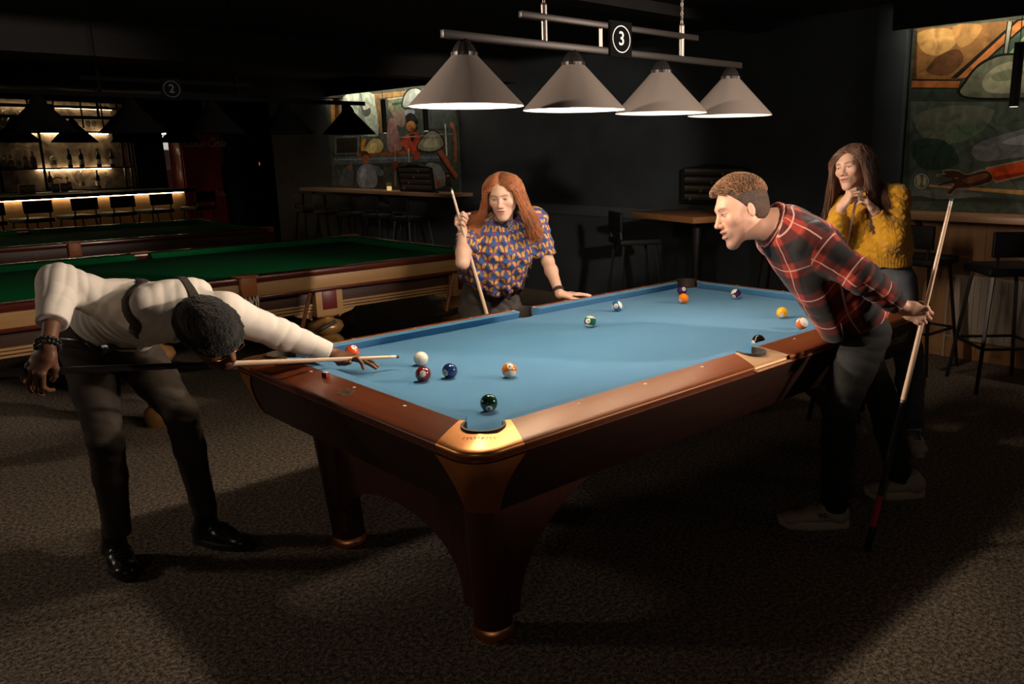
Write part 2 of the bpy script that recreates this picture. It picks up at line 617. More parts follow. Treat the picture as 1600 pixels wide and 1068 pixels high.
for sx in (-1, 1):
    rail(lambda l, o: (sx * (A + o), l), (-(B - 0.060), -(B - 0.004)), (B - 0.060, B - 0.004), m_mahy, [(sx * (A + 0.073), k * 0.3175) for k in (-1, 0, 1)])

def resample(p, n):
    p = [Vector((x, y)) for x, y in p]
    d = [0.0]
    for k in range(1, len(p)): d.append(d[-1] + (p[k] - p[k - 1]).length)
    out = []
    for k in range(n):
        t = d[-1] * k / (n - 1)
        q = 1
        while q < len(p) - 1 and d[q] < t: q += 1
        f = (t - d[q - 1]) / max(1e-9, d[q] - d[q - 1])
        v = p[q - 1] + (p[q] - p[q - 1]) * f
        out.append((v.x, v.y))
    return out
def casting(inner, outer, far, P, m, name, n=49):
    """lofted cap from the pocket edge (inner) to the outer edge; far(x, y) = distance outside the nose lines"""
    I = resample(inner, n); O = resample(outer, n)
    nr = []
    for k in range(n):      # outward direction of the edge
        a_ = Vector(O[max(0, k - 1)]); b_ = Vector(O[min(n - 1, k + 1)])
        d_ = (b_ - a_).normalized(); nr.append(Vector((d_.y, -d_.x)))
    rows = [[(*P(*I[k]), RZ - 0.012) for k in range(n)]]
    for q in range(8):
        f = q / 7
        row = []
        for k in range(n):
            x = I[k][0] + (O[k][0] - I[k][0]) * f; y = I[k][1] + (O[k][1] - I[k][1]) * f
            row.append((*P(x, y), top_z(far(x, y)) + 0.0008))
        rows.append(row)
    for d, z in EDGE[1:]:
        rows.append([(*P(O[k][0] + nr[k].x * d, O[k][1] + nr[k].y * d), top_z(OUT) + z + 0.0004) for k in range(n)])
    mbx = MB(); mbx.grid(rows)
    return mbx.build(name, m, pool, smooth=60)
CR_ = 0.085         # centre of the corner round
def far_corner(u, v):
    if u > CR_ and v > CR_: return CR_ + math.hypot(u - CR_, v - CR_)
    return max(u, v, 0.048)
def liner_wall(m, cx, cy, r, a0, a1, z0, z1, th=0.007, n=24):
    inn = arc(cx, cy, r - th, a0, a1, n); out = arc(cx, cy, r, a0, a1, n)
    rows = [[(x, y, z0) for x, y in inn], [(x, y, z1) for x, y in inn], [(x, y, z1) for x, y in out], [(x, y, z0) for x, y in out], [(x, y, z0) for x, y in inn]]
    m.grid(rows)
for sx in (-1, 1):
    for sy in (-1, 1):
        c = 0.026
        inner = [(0.048, -0.060), (0.040, -0.044)] + arc(c, c, 0.066, -75, 165, 20) + [(-0.044, 0.040), (-0.060, 0.048)]
        outer = [(OUT, -0.004)] + arc(CR_, CR_, OUT - CR_, 0, 90, 14) + [(-0.004, OUT)]
        cast = casting(inner, outer, far_corner, lambda u, v: (sx * (A + u), sy * (B + v)), m_copper, 'corner_casting')
        m = MB()
        ang = math.degrees(math.atan2(sy, sx))
        liner_wall(m, sx * (A + c), sy * (B + c), 0.0665, ang - 118, ang + 118, BED - 0.1, RZ + 0.002, 0.008)
        m.lathe([(0.0, 0), (0.066, 0)], (sx * (A + c), sy * (B + c), BED - 0.1), 24, close=False)
        m.build('pocket_liner', m_liner, pool)
        if sx < 0 and sy < 0:      # faint engraved writing on the casting
            T = frame((-A - 0.092, -B - 0.098, top_z(0.105) + 0.0018), (0.70, -0.714, 0), (0.70, 0.686, 0.19), (-0.136, -0.133, 0.98))
            eg = MB()
            for k in range(9):
                eg.tube([T @ Vector((-0.048 + 0.011 * k + 0.004 * math.sin(q * 1.3 + k), 0.006 * math.cos(q * 1.05 + k * 2.1), 0)) for q in range(7)], 0.0006, 4)
            eg.build('engraving', mat('worn_engraving', (0.50, 0.25, 0.12), 0.5, 0.6), cast)
for sy in (-1, 1):
    inner = [(-0.078, 0.048), (-0.058, 0.047)] + arc(0, 0.070, 0.061, 202, -22, 18) + [(0.058, 0.047), (0.078, 0.048)]
    casting(inner, [(-0.122, OUT), (0.122, OUT)], lambda x, o: max(o, 0.048), lambda x, o: (x, sy * (B + o)), m_silver, 'side_casting')
    m = MB()
    liner_wall(m, 0, sy * (B + 0.070), 0.0615, (-30 if sy > 0 else 150), (210 if sy > 0 else 390), BED - 0.1, RZ + 0.002, 0.011)
    m.lathe([(0.0, 0), (0.061, 0)], (0, sy * (B + 0.070), BED - 0.1), 24, close=False)
    m.build('pocket_liner', m_liner, pool)

# rounded-rectangle rings for the trim lip and the apron
def ring(hx, hy, r, n=8):
    out = []
    for sx, sy, a in ((1, 1, 0), (-1, 1, 90), (-1, -1, 180), (1, -1, 270)):
        out += arc(sx * (hx - r), sy * (hy - r), r, a, a + 90, n)
    return out
def shell(prof, m, name, r, parent=pool, n=8):
    """prof: list of (inset from the outer edge, z)"""
    mbx = MB()
    rows = [[(x, y, z) for x, y in ring(OX - i, OY - i, max(0.02, r - i * 0.5), n)] for i, z in prof]
    mbx.grid(rows, True)
    return mbx.build(name, m, parent, smooth=40)
shell([(0.03, 0.781), (0.004, 0.780), (0.004, 0.776), (-0.001, 0.774), (-0.002, 0.769), (0.001, 0.765), (0.008, 0.763), (0.03, 0.762)], m_mahy, 'trim_lip', 0.09)
def apron_inset(z):
    t = (0.766 - z) / 0.182
    return 0.002 + 0.040 * t + 0.020 * t * t
zs = [0.766 - 0.182 * k / 6 for k in range(7)]
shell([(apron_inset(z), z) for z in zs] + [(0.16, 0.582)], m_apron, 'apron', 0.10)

# flared copper corner plates on the apron
for sx in (-1, 1):
    for sy in (-1, 1):
        m = MB()
        rows = []
        N = 11
        for k in range(N):
            t = k / (N - 1)
            z = 0.763 - (0.763 - 0.585) * t
            i = apron_inset(z) - 0.004
            r = max(0.02, 0.10 - i * 0.5)
            hx, hy = OX - i, OY - i
            ext = 0.085 * (1 - t) ** 2.2        # straight run each side of the round
            row = [(hx, hy - r - ext * (1 - q / 3.0)) for q in range(3)]
            row += arc(hx - r, hy - r, r, 0 + 14 * t, 90 - 14 * t, 12)
            row += [(hx - r - ext * (q + 1) / 3.0, hy) for q in range(3)]
            if t > 0.35:
                # keep the lower half to the round of the corner
                pass
            rows.append([(sx * x, sy * y, z) for x, y in row])
        m.grid(rows)
        m.build('corner_plate', m_copperd, pool, smooth=60)

# legs: rounded posts leaning in towards the floor, with arched panels
def leg(sx, sy):
    m = MB()
    n = 20
    rows = []
    for k in range(13):
        t = k / 12.0
        z = 0.615 - t * (0.615 - 0.045)
        cx = 1.200 - 0.040 * t; cy = 0.520 - 0.032 * t
        r = 0.074 - 0.008 * t
        rows.append([(sx * (cx + r * math.cos(2 * PI * q / n)), sy * (cy + r * math.sin(2 * PI * q / n)), z) for q in range(n)])
    m.grid(rows, True)
    m.add(rows[-1], [list(range(n))])
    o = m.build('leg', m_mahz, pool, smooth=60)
    f = MB().lathe([(0.03, 0.055), (0.055, 0.048), (0.068, 0.03), (0.071, 0.014), (0.064, 0.0)], (sx * 1.16, sy * 0.49, 0), 24)
    f.build('foot', m_copperd, o)
for sx in (-1, 1):
    for sy in (-1, 1):
        leg(sx, sy)
def panel(P, top, axis):
    """arched board between legs. P(s, z) -> point; outline as (s, z)"""
    m = MB()
    th = 0.03
    front = [P(s, z, 0) for s, z in top]; back = [P(s, z, th) for s, z in top]
    n = len(top)
    m.add(front, [list(range(n))]); m.add(back, [list(range(n))[::-1]])
    m.grid([front + [front[0]], back + [back[0]]])
    return m
for sx in (-1, 1):          # short ends: one arch between the two legs
    out = [(-0.55, 0.61), (0.55, 0.61), (0.53, 0.10), (0.40, 0.10)]
    out += [(0.40 * math.cos(a), 0.10 + 0.25 * math.sin(a) ** 0.75) for a in [PI * q / 18 for q in range(1, 18)]]
    out += [(-0.40, 0.10), (-0.53, 0.10)]
    panel(lambda s, z, d: (sx * (1.215 - d), s, z), out, 'y').build('end_panel', m_mahz, pool, smooth=30)
for sy in (-1, 1):          # long sides: a half arch reaching out from each leg
    for sx in (-1, 1):
        out = [(1.25, 0.61), (1.13, 0.09), (1.10, 0.09)]
        out += [(1.10 - 0.56 * (1 - math.cos(a)), 0.09 + 0.42 * math.sin(a)) for a in [PI / 2 * q / 12 for q in range(1, 13)]]
        out += [(0.50, 0.56), (0.46, 0.61)]
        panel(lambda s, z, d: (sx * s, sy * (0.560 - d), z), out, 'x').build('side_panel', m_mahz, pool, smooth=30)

# maker's plate on the near rail and the lettering on the long apron
m = MB().m(0)
hexa = [(-0.030, 0), (-0.022, 0.016), (-0.026, 0.024), (0.026, 0.024), (0.022, 0.016), (0.030, 0), (0.022, -0.016), (0.026, -0.024), (-0.026, -0.024), (-0.022, -0.016)]
m.prism([(x * 1.1, y) for x, y in hexa], 0, 0.0008, frame((-1.383, -0.012, top_z(0.113) + 0.0002), (0, -1, 0), (0.98, 0, 0.198), (-0.198, 0, 0.98)))
Tp = frame((-1.383, -0.012, top_z(0.113) + 0.0012), (0, -1, 0), (0.98, 0, 0.198), (-0.198, 0, 0.98))
m.m(1)
for k in range(5):
    m.tube([Tp @ Vector((-0.020 + 0.009 * k + 0.003 * math.sin(q + k), 0.008 * math.cos(q * 1.2 + k * 1.7), 0)) for q in range(6)], 0.0008, 4)
m.build('name_plate', [mat('brass_plate', (0.62, 0.48, 0.28), 0.4, 0.9, vary=(240, 0.75, (0.10, 0.05, 0.03))), m_black], pool)
zz = 0.690; yy = -(OY - apron_inset(zz)) - 0.002
ex = Vector((1, 0, 0)); ez = Vector((0, -0.31, 0.95)); en = ex.cross(ez)
MB().text('amith', 0.085, frame((1.125, yy, zz), ex, ez, en), 0.001, shear=0.25).build('lettering', mat('silver_letters', (0.5, 0.47, 0.42), 0.4, 0.6), pool)

# ---- chalk cube
t = thing('chalk_cube', (-1.350, 0.193, top_z(0.08)), 'small red chalk cube on the near mahogany rail', 'chalk')
MB().box((0, 0, 0.0105), (0.021, 0.021, 0.019), None, 0.002, rz=0.5).build('paper_wrap', mat('red_paper', (0.20, 0.022, 0.018), 0.6), t, origin=None).matrix_parent_inverse = Matrix()
MB().box((0, 0, 0.0205), (0.0195, 0.0195, 0.0025), None, 0.001, rz=0.5).build('chalk_top', mat('pale_chalk', (0.55, 0.50, 0.47), 0.9), t).matrix_parent_inverse = Matrix()

# ---- balls
BR = 0.0286
m_ivory = mat('ball_ivory', (0.82, 0.76, 0.64), 0.12, coat=0.4)
m_num = mat('ball_numeral', (0.015, 0.012, 0.012), 0.3)
def ball(x, y, label, col, num=None, spot=(0, 0), stripe=None):
    """spot: where the number disc shows, as (right, up) of the ball's radius seen from the front; stripe: axis of the stripe the same way (r, u, toward)"""
    c = Vector((x, y, BED + BR))
    vz = (CP - c).normalized(); vx = Vector((0, 0, 1)).cross(vz).normalized(); vy = vz.cross(vx)
    def D(a, b, d): return (vx * a + vy * b + vz * d).normalized()
    sd = D(spot[0], spot[1], math.sqrt(max(0.0, 1 - spot[0] ** 2 - spot[1] ** 2)))
    if stripe:
        ax = D(*stripe)
        ax = (ax - sd * ax.dot(sd)).normalized()
    else:
        ax = (vy - sd * vy.dot(sd)).normalized()
    other = ax.cross(sd)
    T = Matrix((other, ax.cross(other).cross(ax) * 0 + ax, sd)).transposed()     # local x, y (stripe axis), z (number)
    name = 'striped_ball' if stripe else ('cue_ball' if num is None else 'solid_ball')
    cm = mat('ball_' + label.split()[0] + '_' + label.split()[1] + '_%d' % int(1000 * abs(x)), col, 0.10, coat=0.5) if num is not None else m_ivory
    b = bmesh.new()
    bmesh.ops.create_uvsphere(b, u_segments=40, v_segments=26, radius=BR)
    m = MB()
    # poles along the stripe axis (local y)
    R = Matrix.Rotation(-PI / 2, 4, 'X')
    vs = [R @ v.co for v in b.verts]
    b.verts.index_update()
    for f in b.faces:
        cz = sum((R @ v.co).y for v in f.verts) / len(f.verts)
        m.m(1 if (stripe and abs(cz) > BR * 0.52) else 0).f.append([v.index for v in f.verts]); m.mi.append(m.cur)
    m.v = [tuple(v) for v in vs]
    b.free()
    o = m.build(name, [cm, m_ivory] if stripe else cm, smooth=180)
    o.location = c
    o.rotation_euler = T.to_euler()
    tag(o, label, 'ball', 'pool balls on the blue table')
    if num:
        def wrap(mbx, lift):
            nv = []
            for q in mbx.v:
                k = math.sqrt(max(1e-9, 1 - (q[0] ** 2 + q[1] ** 2) / BR ** 2))
                nv.append((q[0] * 1.0, q[1] * 1.0, BR * k + lift))
            mbx.v = nv
            return mbx
        d = MB()
        rows = [[(rr * math.cos(2 * PI * q / 24), rr * math.sin(2 * PI * q / 24), 0) for q in range(24)] for rr in (0.0002, 0.004, 0.008, 0.0120)]
        d.grid(rows, True)
        wrap(d, 0.00008)
        k = len(d.v)
        tx = MB().text(num, 0.0150 if len(num) < 2 else 0.0125, Matrix(), 0, bold=0.0004)
        wrap(tx, 0.0003)
        d.m(1).add(tx.v, tx.f)
        d.build('number_spot', [m_ivory, m_num], o, smooth=180).matrix_parent_inverse = Matrix()
    return o
ball(-0.938, 0.206, 'plain white cue ball in front of the bridge hand', (1, 1, 1))
ball(-1.063, 0.523, 'bright orange red solid ball behind the bridge hand', (0.80, 0.085, 0.012), '3', (0.35, 0.68))
ball(-1.066, -0.001, 'dark maroon solid ball with its number facing front', (0.17, 0.010, 0.012), '7', (-0.05, 0.03))
ball(-0.972, -0.036, 'navy blue solid ball beside the maroon ball', (0.012, 0.035, 0.12), '2', (-0.62, -0.25))
ball(-0.815, -0.194, 'orange striped ball with white underside, near the middle front', (0.80, 0.19, 0.012), '13', (0.12, 0.52), (0.15, -0.86, 0.5))
ball(-1.126, -0.469, 'very dark green ball at the near corner pocket', (0.004, 0.030, 0.016), '6', (0.0, -0.68))
ball(0.029, 0.230, 'green striped ball in the middle of the cloth', (0.010, 0.13, 0.05), '14', (-0.38, 0.10), (0.08, 0.97, 0.15))
ball(0.409, 0.413, 'blue striped ball left of the far middle', (0.018, 0.11, 0.30), '10', (-0.20, 0.05), (0.85, 0.38, 0.35))
ball(1.034, 0.482, 'purple solid ball in front of the far pocket', (0.055, 0.012, 0.085), '4', (0.42, 0.25))
ball(0.819, 0.298, 'glowing orange solid ball just before the purple ball', (0.90, 0.22, 0.008), '5', (-0.68, -0.45))
ball(1.126, 0.168, 'purple striped ball by the far short cushion', (0.045, 0.012, 0.075), '12', (-0.42, -0.55), (-0.62, 0.75, 0.2))
ball(0.820, -0.328, 'yellow solid ball near the leaning man', (0.88, 0.42, 0.020), '1', (0.0, -0.62))
ball(0.651, -0.543, 'orange and white striped ball touching the checked shirt', (0.75, 0.13, 0.015), '11', (-0.75, 0.55), (0.9, 0.05, 0.42))
ball(0.203, -0.606, 'black ball half hidden behind the side pocket', (0.006, 0.006, 0.006), '8', (-0.78, -0.3))
# ================================================================ pendant lamps
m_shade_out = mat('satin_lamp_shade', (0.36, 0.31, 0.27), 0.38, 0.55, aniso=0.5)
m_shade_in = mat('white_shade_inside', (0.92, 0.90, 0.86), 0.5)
m_unlit = mat('darkened_lamp', (0.004, 0.004, 0.0042), 0.85, spec=0.05)  # near-black puts the shade of the unlit fixtures into the colour
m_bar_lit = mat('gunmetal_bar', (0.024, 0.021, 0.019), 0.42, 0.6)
m_post = mat('brushed_steel_post', (0.22, 0.19, 0.165), 0.4, 0.8)
m_white = mat('white_sign_paint', (0.80, 0.78, 0.74), 0.6)

def shade(parent, x, y, mo, lit, hs=1.0):
    mb = MB()
    mb.m(0).lathe([(0.036, 1.950), (0.206, 1.769), (0.2075, 1.764)], (x, y, 0), 48, close=False)
    mb.m(1).lathe([(0.2075, 1.764), (0.2045, 1.766), (0.034, 1.946), (0.0, 1.946)], (x, y, 0), 48, close=False)
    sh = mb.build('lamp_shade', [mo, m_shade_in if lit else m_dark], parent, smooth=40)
    cap = MB()
    n = 30
    rows = []
    for r, z in ((0.046, 1.936), (0.046, 1.950), (0.042, 1.952), (0.038, 1.962), (0.030, 1.977), (0.020, 1.988), (0.012, 1.998)):
        rows.append([(x + r * (1 + (0.06 if k % 2 else 0)) * math.cos(2 * PI * k / n), y + r * (1 + (0.06 if k % 2 else 0)) * math.sin(2 * PI * k / n), z) for k in range(n)])
    cap.grid(rows, True)
    cap.build('shade_cap', m_bar_lit if lit else m_unlit, sh, smooth=20)
    if lit:
        b = MB().lathe([(0.0, 1.802), (0.012, 1.804), (0.021, 1.812), (0.024, 1.823), (0.020, 1.836), (0.013, 1.85), (0.012, 1.90), (0.012, 1.945)], (x, y, 0), 20)
        b.build('bulb', mat('lit_bulb', (1, 0.95, 0.85), 0.4, emit=((1.0, 0.82, 0.60), 14)), sh, smooth=60)
        d = bpy.data.lights.new('bulb_light', 'POINT')
        d.energy = LAMP_W[0 if x < -0.6 else 1 if x < 0 else 2 if x < 0.5 else 3]
        d.color = LAMP_C
        d.shadow_soft_size = 0.034
        o = bpy.data.objects.new('bulb_light', d)
        COL.objects.link(o)
        o.location = (x, y, 1.812)
        o.parent = sh
    return sh

def chain(mb, x, y, z0, z1):
    z = z0; k = 0
    while z < z1:
        pts = []
        for q in range(9):
            a = 2 * PI * q / 8
            dx, dz = 0.0055 * math.cos(a), 0.012 * math.sin(a)
            pts.append((x + (dx if k % 2 else 0), y + (0 if k % 2 else dx), z + dz))
        mb.tube(pts, 0.0016, 5, False)
        z += 0.019; k += 1

def fixture(y, x0, x1, u0, u1, xs, posts, sign_x, digit, label, lit, sign_mat):
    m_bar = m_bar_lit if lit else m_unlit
    t = thing('table_lamp_fixture', ((x0 + x1) / 2, y, 1.765), label, 'pendant lamp')
    mb = MB(); mb.box(((x0 + x1) / 2, y, 2.006), (x1 - x0, 0.026, 0.030), None, 0.004); mb.build('lamp_bar', m_bar, t)
    mb = MB(); mb.box(((u0 + u1) / 2, y, 2.106), (u1 - u0, 0.026, 0.026), None, 0.004)
    mb.build('upper_bar', m_bar, t)
    for px in posts:
        mb = MB(); mb.cyl((px, y, 2.018), (px, y, 2.150), 0.0125, n=16); mb.lathe([(0.0135, 2.150), (0.010, 2.158), (0.0, 2.159)], (px, y, 0), 14); mb.build('post', m_post if lit else m_bar, t)
        mb = MB(); chain(mb, px, y, 2.166, CEIL); mb.build('chain', m_post if lit else m_bar, t)
    mb = MB(); mb.box((sign_x, y - 0.016, 2.056), (0.132, 0.014, 0.145), None, 0.003); sg = mb.build('sign_plate', m_unlit, t)
    T = frame((sign_x, y - 0.0236, 2.057), (1, 0, 0), (0, 0, 1), (0, -1, 0))
    mb = MB()
    rows = [[(r * math.cos(2 * PI * k / 40), r * 1.0 * math.sin(2 * PI * k / 40), 0) for k in range(40)] for r in (0.0505, 0.0545)]
    mb.grid([[T @ Vector(q) for q in r] for r in rows[::-1]], True)
    if digit: mb.text(digit, 0.078, T, 0.0003, bold=0.0006)
    mb.build('numeral', sign_mat, sg)
    for x in xs:
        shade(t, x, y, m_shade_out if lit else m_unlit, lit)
    return t
fix3 = fixture(0.0, -0.905, 0.875, -0.545, 0.525, (-0.812, -0.273, 0.272, 0.795), (-0.424, 0.414), -0.012, '3',
        'lit four shade lamp with sign 3 hanging over the blue table', True, m_white)
mb = MB(); mb.box((-0.113, 0, 2.056), (0.008, 0.012, 0.086)); mb.build('sign_strut', m_post, fix3)
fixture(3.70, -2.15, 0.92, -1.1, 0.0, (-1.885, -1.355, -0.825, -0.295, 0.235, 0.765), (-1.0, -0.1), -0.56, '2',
        'unlit dark six shade lamp with sign 2 over the snooker table', False, mat('dimmed_sign_paint', (0.075, 0.075, 0.075), 0.8))  # sign dimmed in its colour, standing in for missing light
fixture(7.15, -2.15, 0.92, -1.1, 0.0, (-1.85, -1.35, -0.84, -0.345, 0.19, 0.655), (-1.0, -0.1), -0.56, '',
        'unlit dark lamp in front of the bar over the rear snooker table', False, mat('dimmed_sign_paint', (0.03, 0.03, 0.03), 0.8))
# painted shapes of the two murals: colour, rounded outline or not, outline as (y, z) on the wall
MURAL_FIGURES = [
    ((150, 110, 60), 0, [(9.558,2.441),(9.2,2.434),(9.314,1.92),(9.63,1.928)]),
    ((95, 60, 35), 0, [(9.448,2.438),(9.323,2.437),(9.408,1.922),(9.502,1.925)]),
    ((150, 165, 150), 1, [(9.198,2.448),(8.298,2.444),(8.245,1.922),(8.433,1.87),(8.95,1.911),(9.263,1.949)]),
    ((110, 120, 112), 1, [(8.723,2.437),(8.637,2.435),(8.595,1.931),(8.771,1.921)]),
    ((175, 185, 170), 1, [(9.122,2.447),(8.987,2.445),(9.017,2.06),(9.157,2.035)]),
    ((70, 75, 70), 1, [(8.682,2.321),(8.482,2.325),(8.416,2.196),(8.593,2.146),(8.666,2.235)]),
    ((165, 170, 160), 1, [(8.623,2.332),(8.482,2.328),(8.448,2.268),(8.607,2.246)]),
    ((140, 110, 65), 0, [(8.297,2.448),(7.023,2.441),(7.028,2.396),(7.391,2.384),(8.197,2.381)]),
    ((120, 95, 60), 0, [(8.298,2.442),(8.176,2.435),(8.095,1.918),(8.205,1.907)]),
    ((160, 150, 120), 0, [(7.97,2.369),(7.505,2.373),(7.507,2.351),(7.933,2.346)]),
    ((95, 115, 90), 0, [(7.933,2.346),(7.519,2.358),(7.54,2.173),(7.804,2.116),(7.948,2.231)]),
    ((60, 75, 60), 0, [(7.913,2.298),(7.538,2.306),(7.541,2.28),(7.904,2.263)]),
    ((30, 32, 30), 1, [(7.597,2.229),(7.541,2.386),(7.37,2.468),(7.14,2.457),(7.09,2.367),(7.335,2.227)]),
    ((150, 162, 155), 1, [(7.563,2.243),(7.517,2.371),(7.359,2.452),(7.161,2.442),(7.12,2.373),(7.358,2.244)]),
    ((60, 70, 66), 1, [(7.32,2.137),(7.144,2.195),(6.36,2.145),(6.36,1.935),(6.932,1.94),(7.162,2.026)]),
    ((130, 100, 95), 1, [(7.972,2.04),(7.807,2.089),(7.687,1.798),(7.675,1.675),(8.019,1.672)]),
    ((150, 130, 110), 0, [(7.937,2.313),(7.853,2.308),(7.698,2.031),(7.766,2.003)]),
    ((120, 105, 95), 1, [(7.846,2.199),(7.614,2.192),(7.536,2.106),(7.589,1.973),(7.762,2.033)]),
    ((120, 130, 140), 1, [(7.539,2.186),(7.339,2.193),(7.282,2.149),(7.474,2.09)]),
    ((25, 25, 22), 1, [(7.509,2.118),(7.368,2.152),(7.242,2.068),(7.298,2.004),(7.483,2.017)]),
    ((150, 100, 55), 1, [(7.274,1.974),(7.289,1.945),(7.324,1.921),(7.373,1.909),(7.426,1.911),(7.473,1.926),(7.504,1.951),(7.512,1.981),(7.497,2.011),(7.461,2.034),(7.411,2.046),(7.358,2.044),(7.313,2.029),(7.283,2.004)]),
    ((110, 65, 38), 1, [(7.308,1.938),(7.315,1.928),(7.334,1.92),(7.36,1.916),(7.389,1.917),(7.414,1.922),(7.431,1.931),(7.436,1.941),(7.429,1.952),(7.41,1.96),(7.383,1.963),(7.355,1.963),(7.33,1.957),(7.313,1.948)]),
    ((160, 58, 36), 1, [(7.648,1.798),(7.499,1.876),(7.248,1.896),(7.174,1.788),(7.261,1.663),(7.524,1.653)]),
    ((45, 38, 32), 0, [(7.444,1.875),(7.312,1.878),(7.372,1.759),(7.418,1.793)]),
    ((145, 75, 48), 1, [(7.758,1.745),(7.647,1.804),(7.485,1.774),(7.556,1.707)]),
    ((28, 28, 25), 1, [(7.285,1.67),(7.211,1.789),(6.97,1.918),(6.763,1.886),(6.623,1.752),(6.731,1.661),(6.987,1.624)]),
    ((112, 114, 95), 1, [(7.251,1.683),(7.182,1.786),(6.955,1.899),(6.781,1.871),(6.655,1.75),(6.748,1.677),(6.985,1.643)]),
    ((140, 138, 112), 1, [(7.122,1.708),(7.066,1.786),(6.941,1.849),(6.804,1.82),(6.742,1.748),(6.84,1.691)]),
    ((175, 125, 35), 0, [(8.709,1.847),(8.586,1.838),(8.677,1.665),(8.764,1.67)]),
    ((165, 150, 100), 1, [(8.662,1.628),(8.593,1.744),(8.381,1.84),(8.186,1.808),(8.129,1.723),(8.242,1.636),(8.443,1.595)]),
    ((190, 175, 115), 1, [(8.608,1.642),(8.554,1.714),(8.389,1.784),(8.313,1.725),(8.41,1.626)]),
    ((90, 95, 90), 0, [(9.508,1.891),(8.775,1.89),(8.814,1.63),(9.553,1.621)]),
    ((38, 32, 24), 0, [(9.465,1.863),(8.832,1.865),(8.865,1.645),(9.486,1.64)]),
    ((130, 65, 30), 0, [(8.903,1.627),(7.249,1.656),(7.254,1.613),(8.909,1.589)]),
    ((75, 85, 92), 0, [(9.592,1.583),(6.767,1.599),(6.763,1.514),(9.611,1.467)]),
    ((110, 122, 130), 0, [(9.597,1.552),(6.77,1.57),(6.771,1.56),(9.6,1.536)]),
    ((125, 130, 146), 1, [(8.913,1.363),(8.72,1.467),(8.461,1.467),(8.353,1.323),(8.413,1.154),(8.871,1.146)]),
    ((155, 160, 172), 1, [(8.826,1.348),(8.697,1.423),(8.654,1.32),(8.765,1.155)]),
    ((60, 35, 22), 1, [(8.767,1.585),(8.692,1.658),(8.577,1.659),(8.501,1.583),(8.592,1.548)]),
    ((140, 80, 42), 1, [(8.732,1.585),(8.583,1.613),(8.519,1.562),(8.576,1.504),(8.683,1.482)]),
    ((95, 105, 112), 1, [(8.462,1.46),(8.242,1.424),(8.157,1.339),(8.326,1.316)]),
    ((80, 85, 92), 1, [(9.324,1.375),(9.171,1.459),(9.051,1.445),(9.025,1.317),(9.11,1.164),(9.486,1.158)]),
    ((115, 85, 60), 1, [(9.052,1.44),(9.061,1.423),(9.082,1.409),(9.11,1.402),(9.14,1.402),(9.166,1.409),(9.183,1.423),(9.187,1.44),(9.177,1.457),(9.156,1.471),(9.128,1.478),(9.098,1.478),(9.073,1.471),(9.056,1.457)]),
    ((120, 126, 126), 1, [(7.075,1.468),(6.836,1.484),(6.683,1.39),(6.666,1.2),(7.08,1.179)]),
    ((150, 80, 40), 0, [(6.803,1.636),(6.699,1.663),(6.362,1.334),(6.416,1.295)]),
    ((40, 30, 24), 0, [(6.805,1.612),(6.777,1.612),(6.443,1.288),(6.466,1.275)]),
    ((140, 85, 50), 0, [(6.42,1.824),(6.36,1.847),(6.36,1.519),(6.426,1.494)]),
    ((135, 88, 60), 1, [(6.495,1.978),(6.406,1.981),(6.36,1.822),(6.369,1.596),(6.439,1.603),(6.395,1.811)]),
    ((165, 165, 150), 0, [(6.606,1.981),(6.575,1.98),(6.57,1.582),(6.606,1.582)]),
    ((150, 150, 140), 0, [(7.49,1.686),(7.465,1.686),(7.46,1.502),(7.491,1.502)]),
    ((150, 130, 100), 0, [(7.823,1.746),(7.792,1.745),(7.846,1.169),(7.894,1.168)]),
    ((120, 120, 110), 0, [(7.838,1.843),(6.395,1.862),(6.396,1.852),(7.839,1.829)]),
    ((110, 55, 40), 1, [(7.909,1.482),(7.785,1.523),(7.753,1.419),(7.879,1.395)]),
    ((155, 62, 52), 1, [(7.353,1.61),(7.199,1.626),(7.236,1.549),(7.35,1.529)]),
    ((150, 75, 45), 1, [(7.043,1.428),(6.963,1.435),(6.962,1.355),(7.034,1.345)]),
    ((165, 90, 55), 0, [(6.86,1.276),(6.75,1.284),(6.77,1.198),(6.852,1.196)]),
    ((45, 40, 35), 0, [(6.634,1.37),(6.52,1.378),(6.536,1.193),(6.65,1.191)]),
    ((150, 110, 70), 0, [(6.614,1.338),(6.546,1.341),(6.548,1.319),(6.616,1.315)]),
]
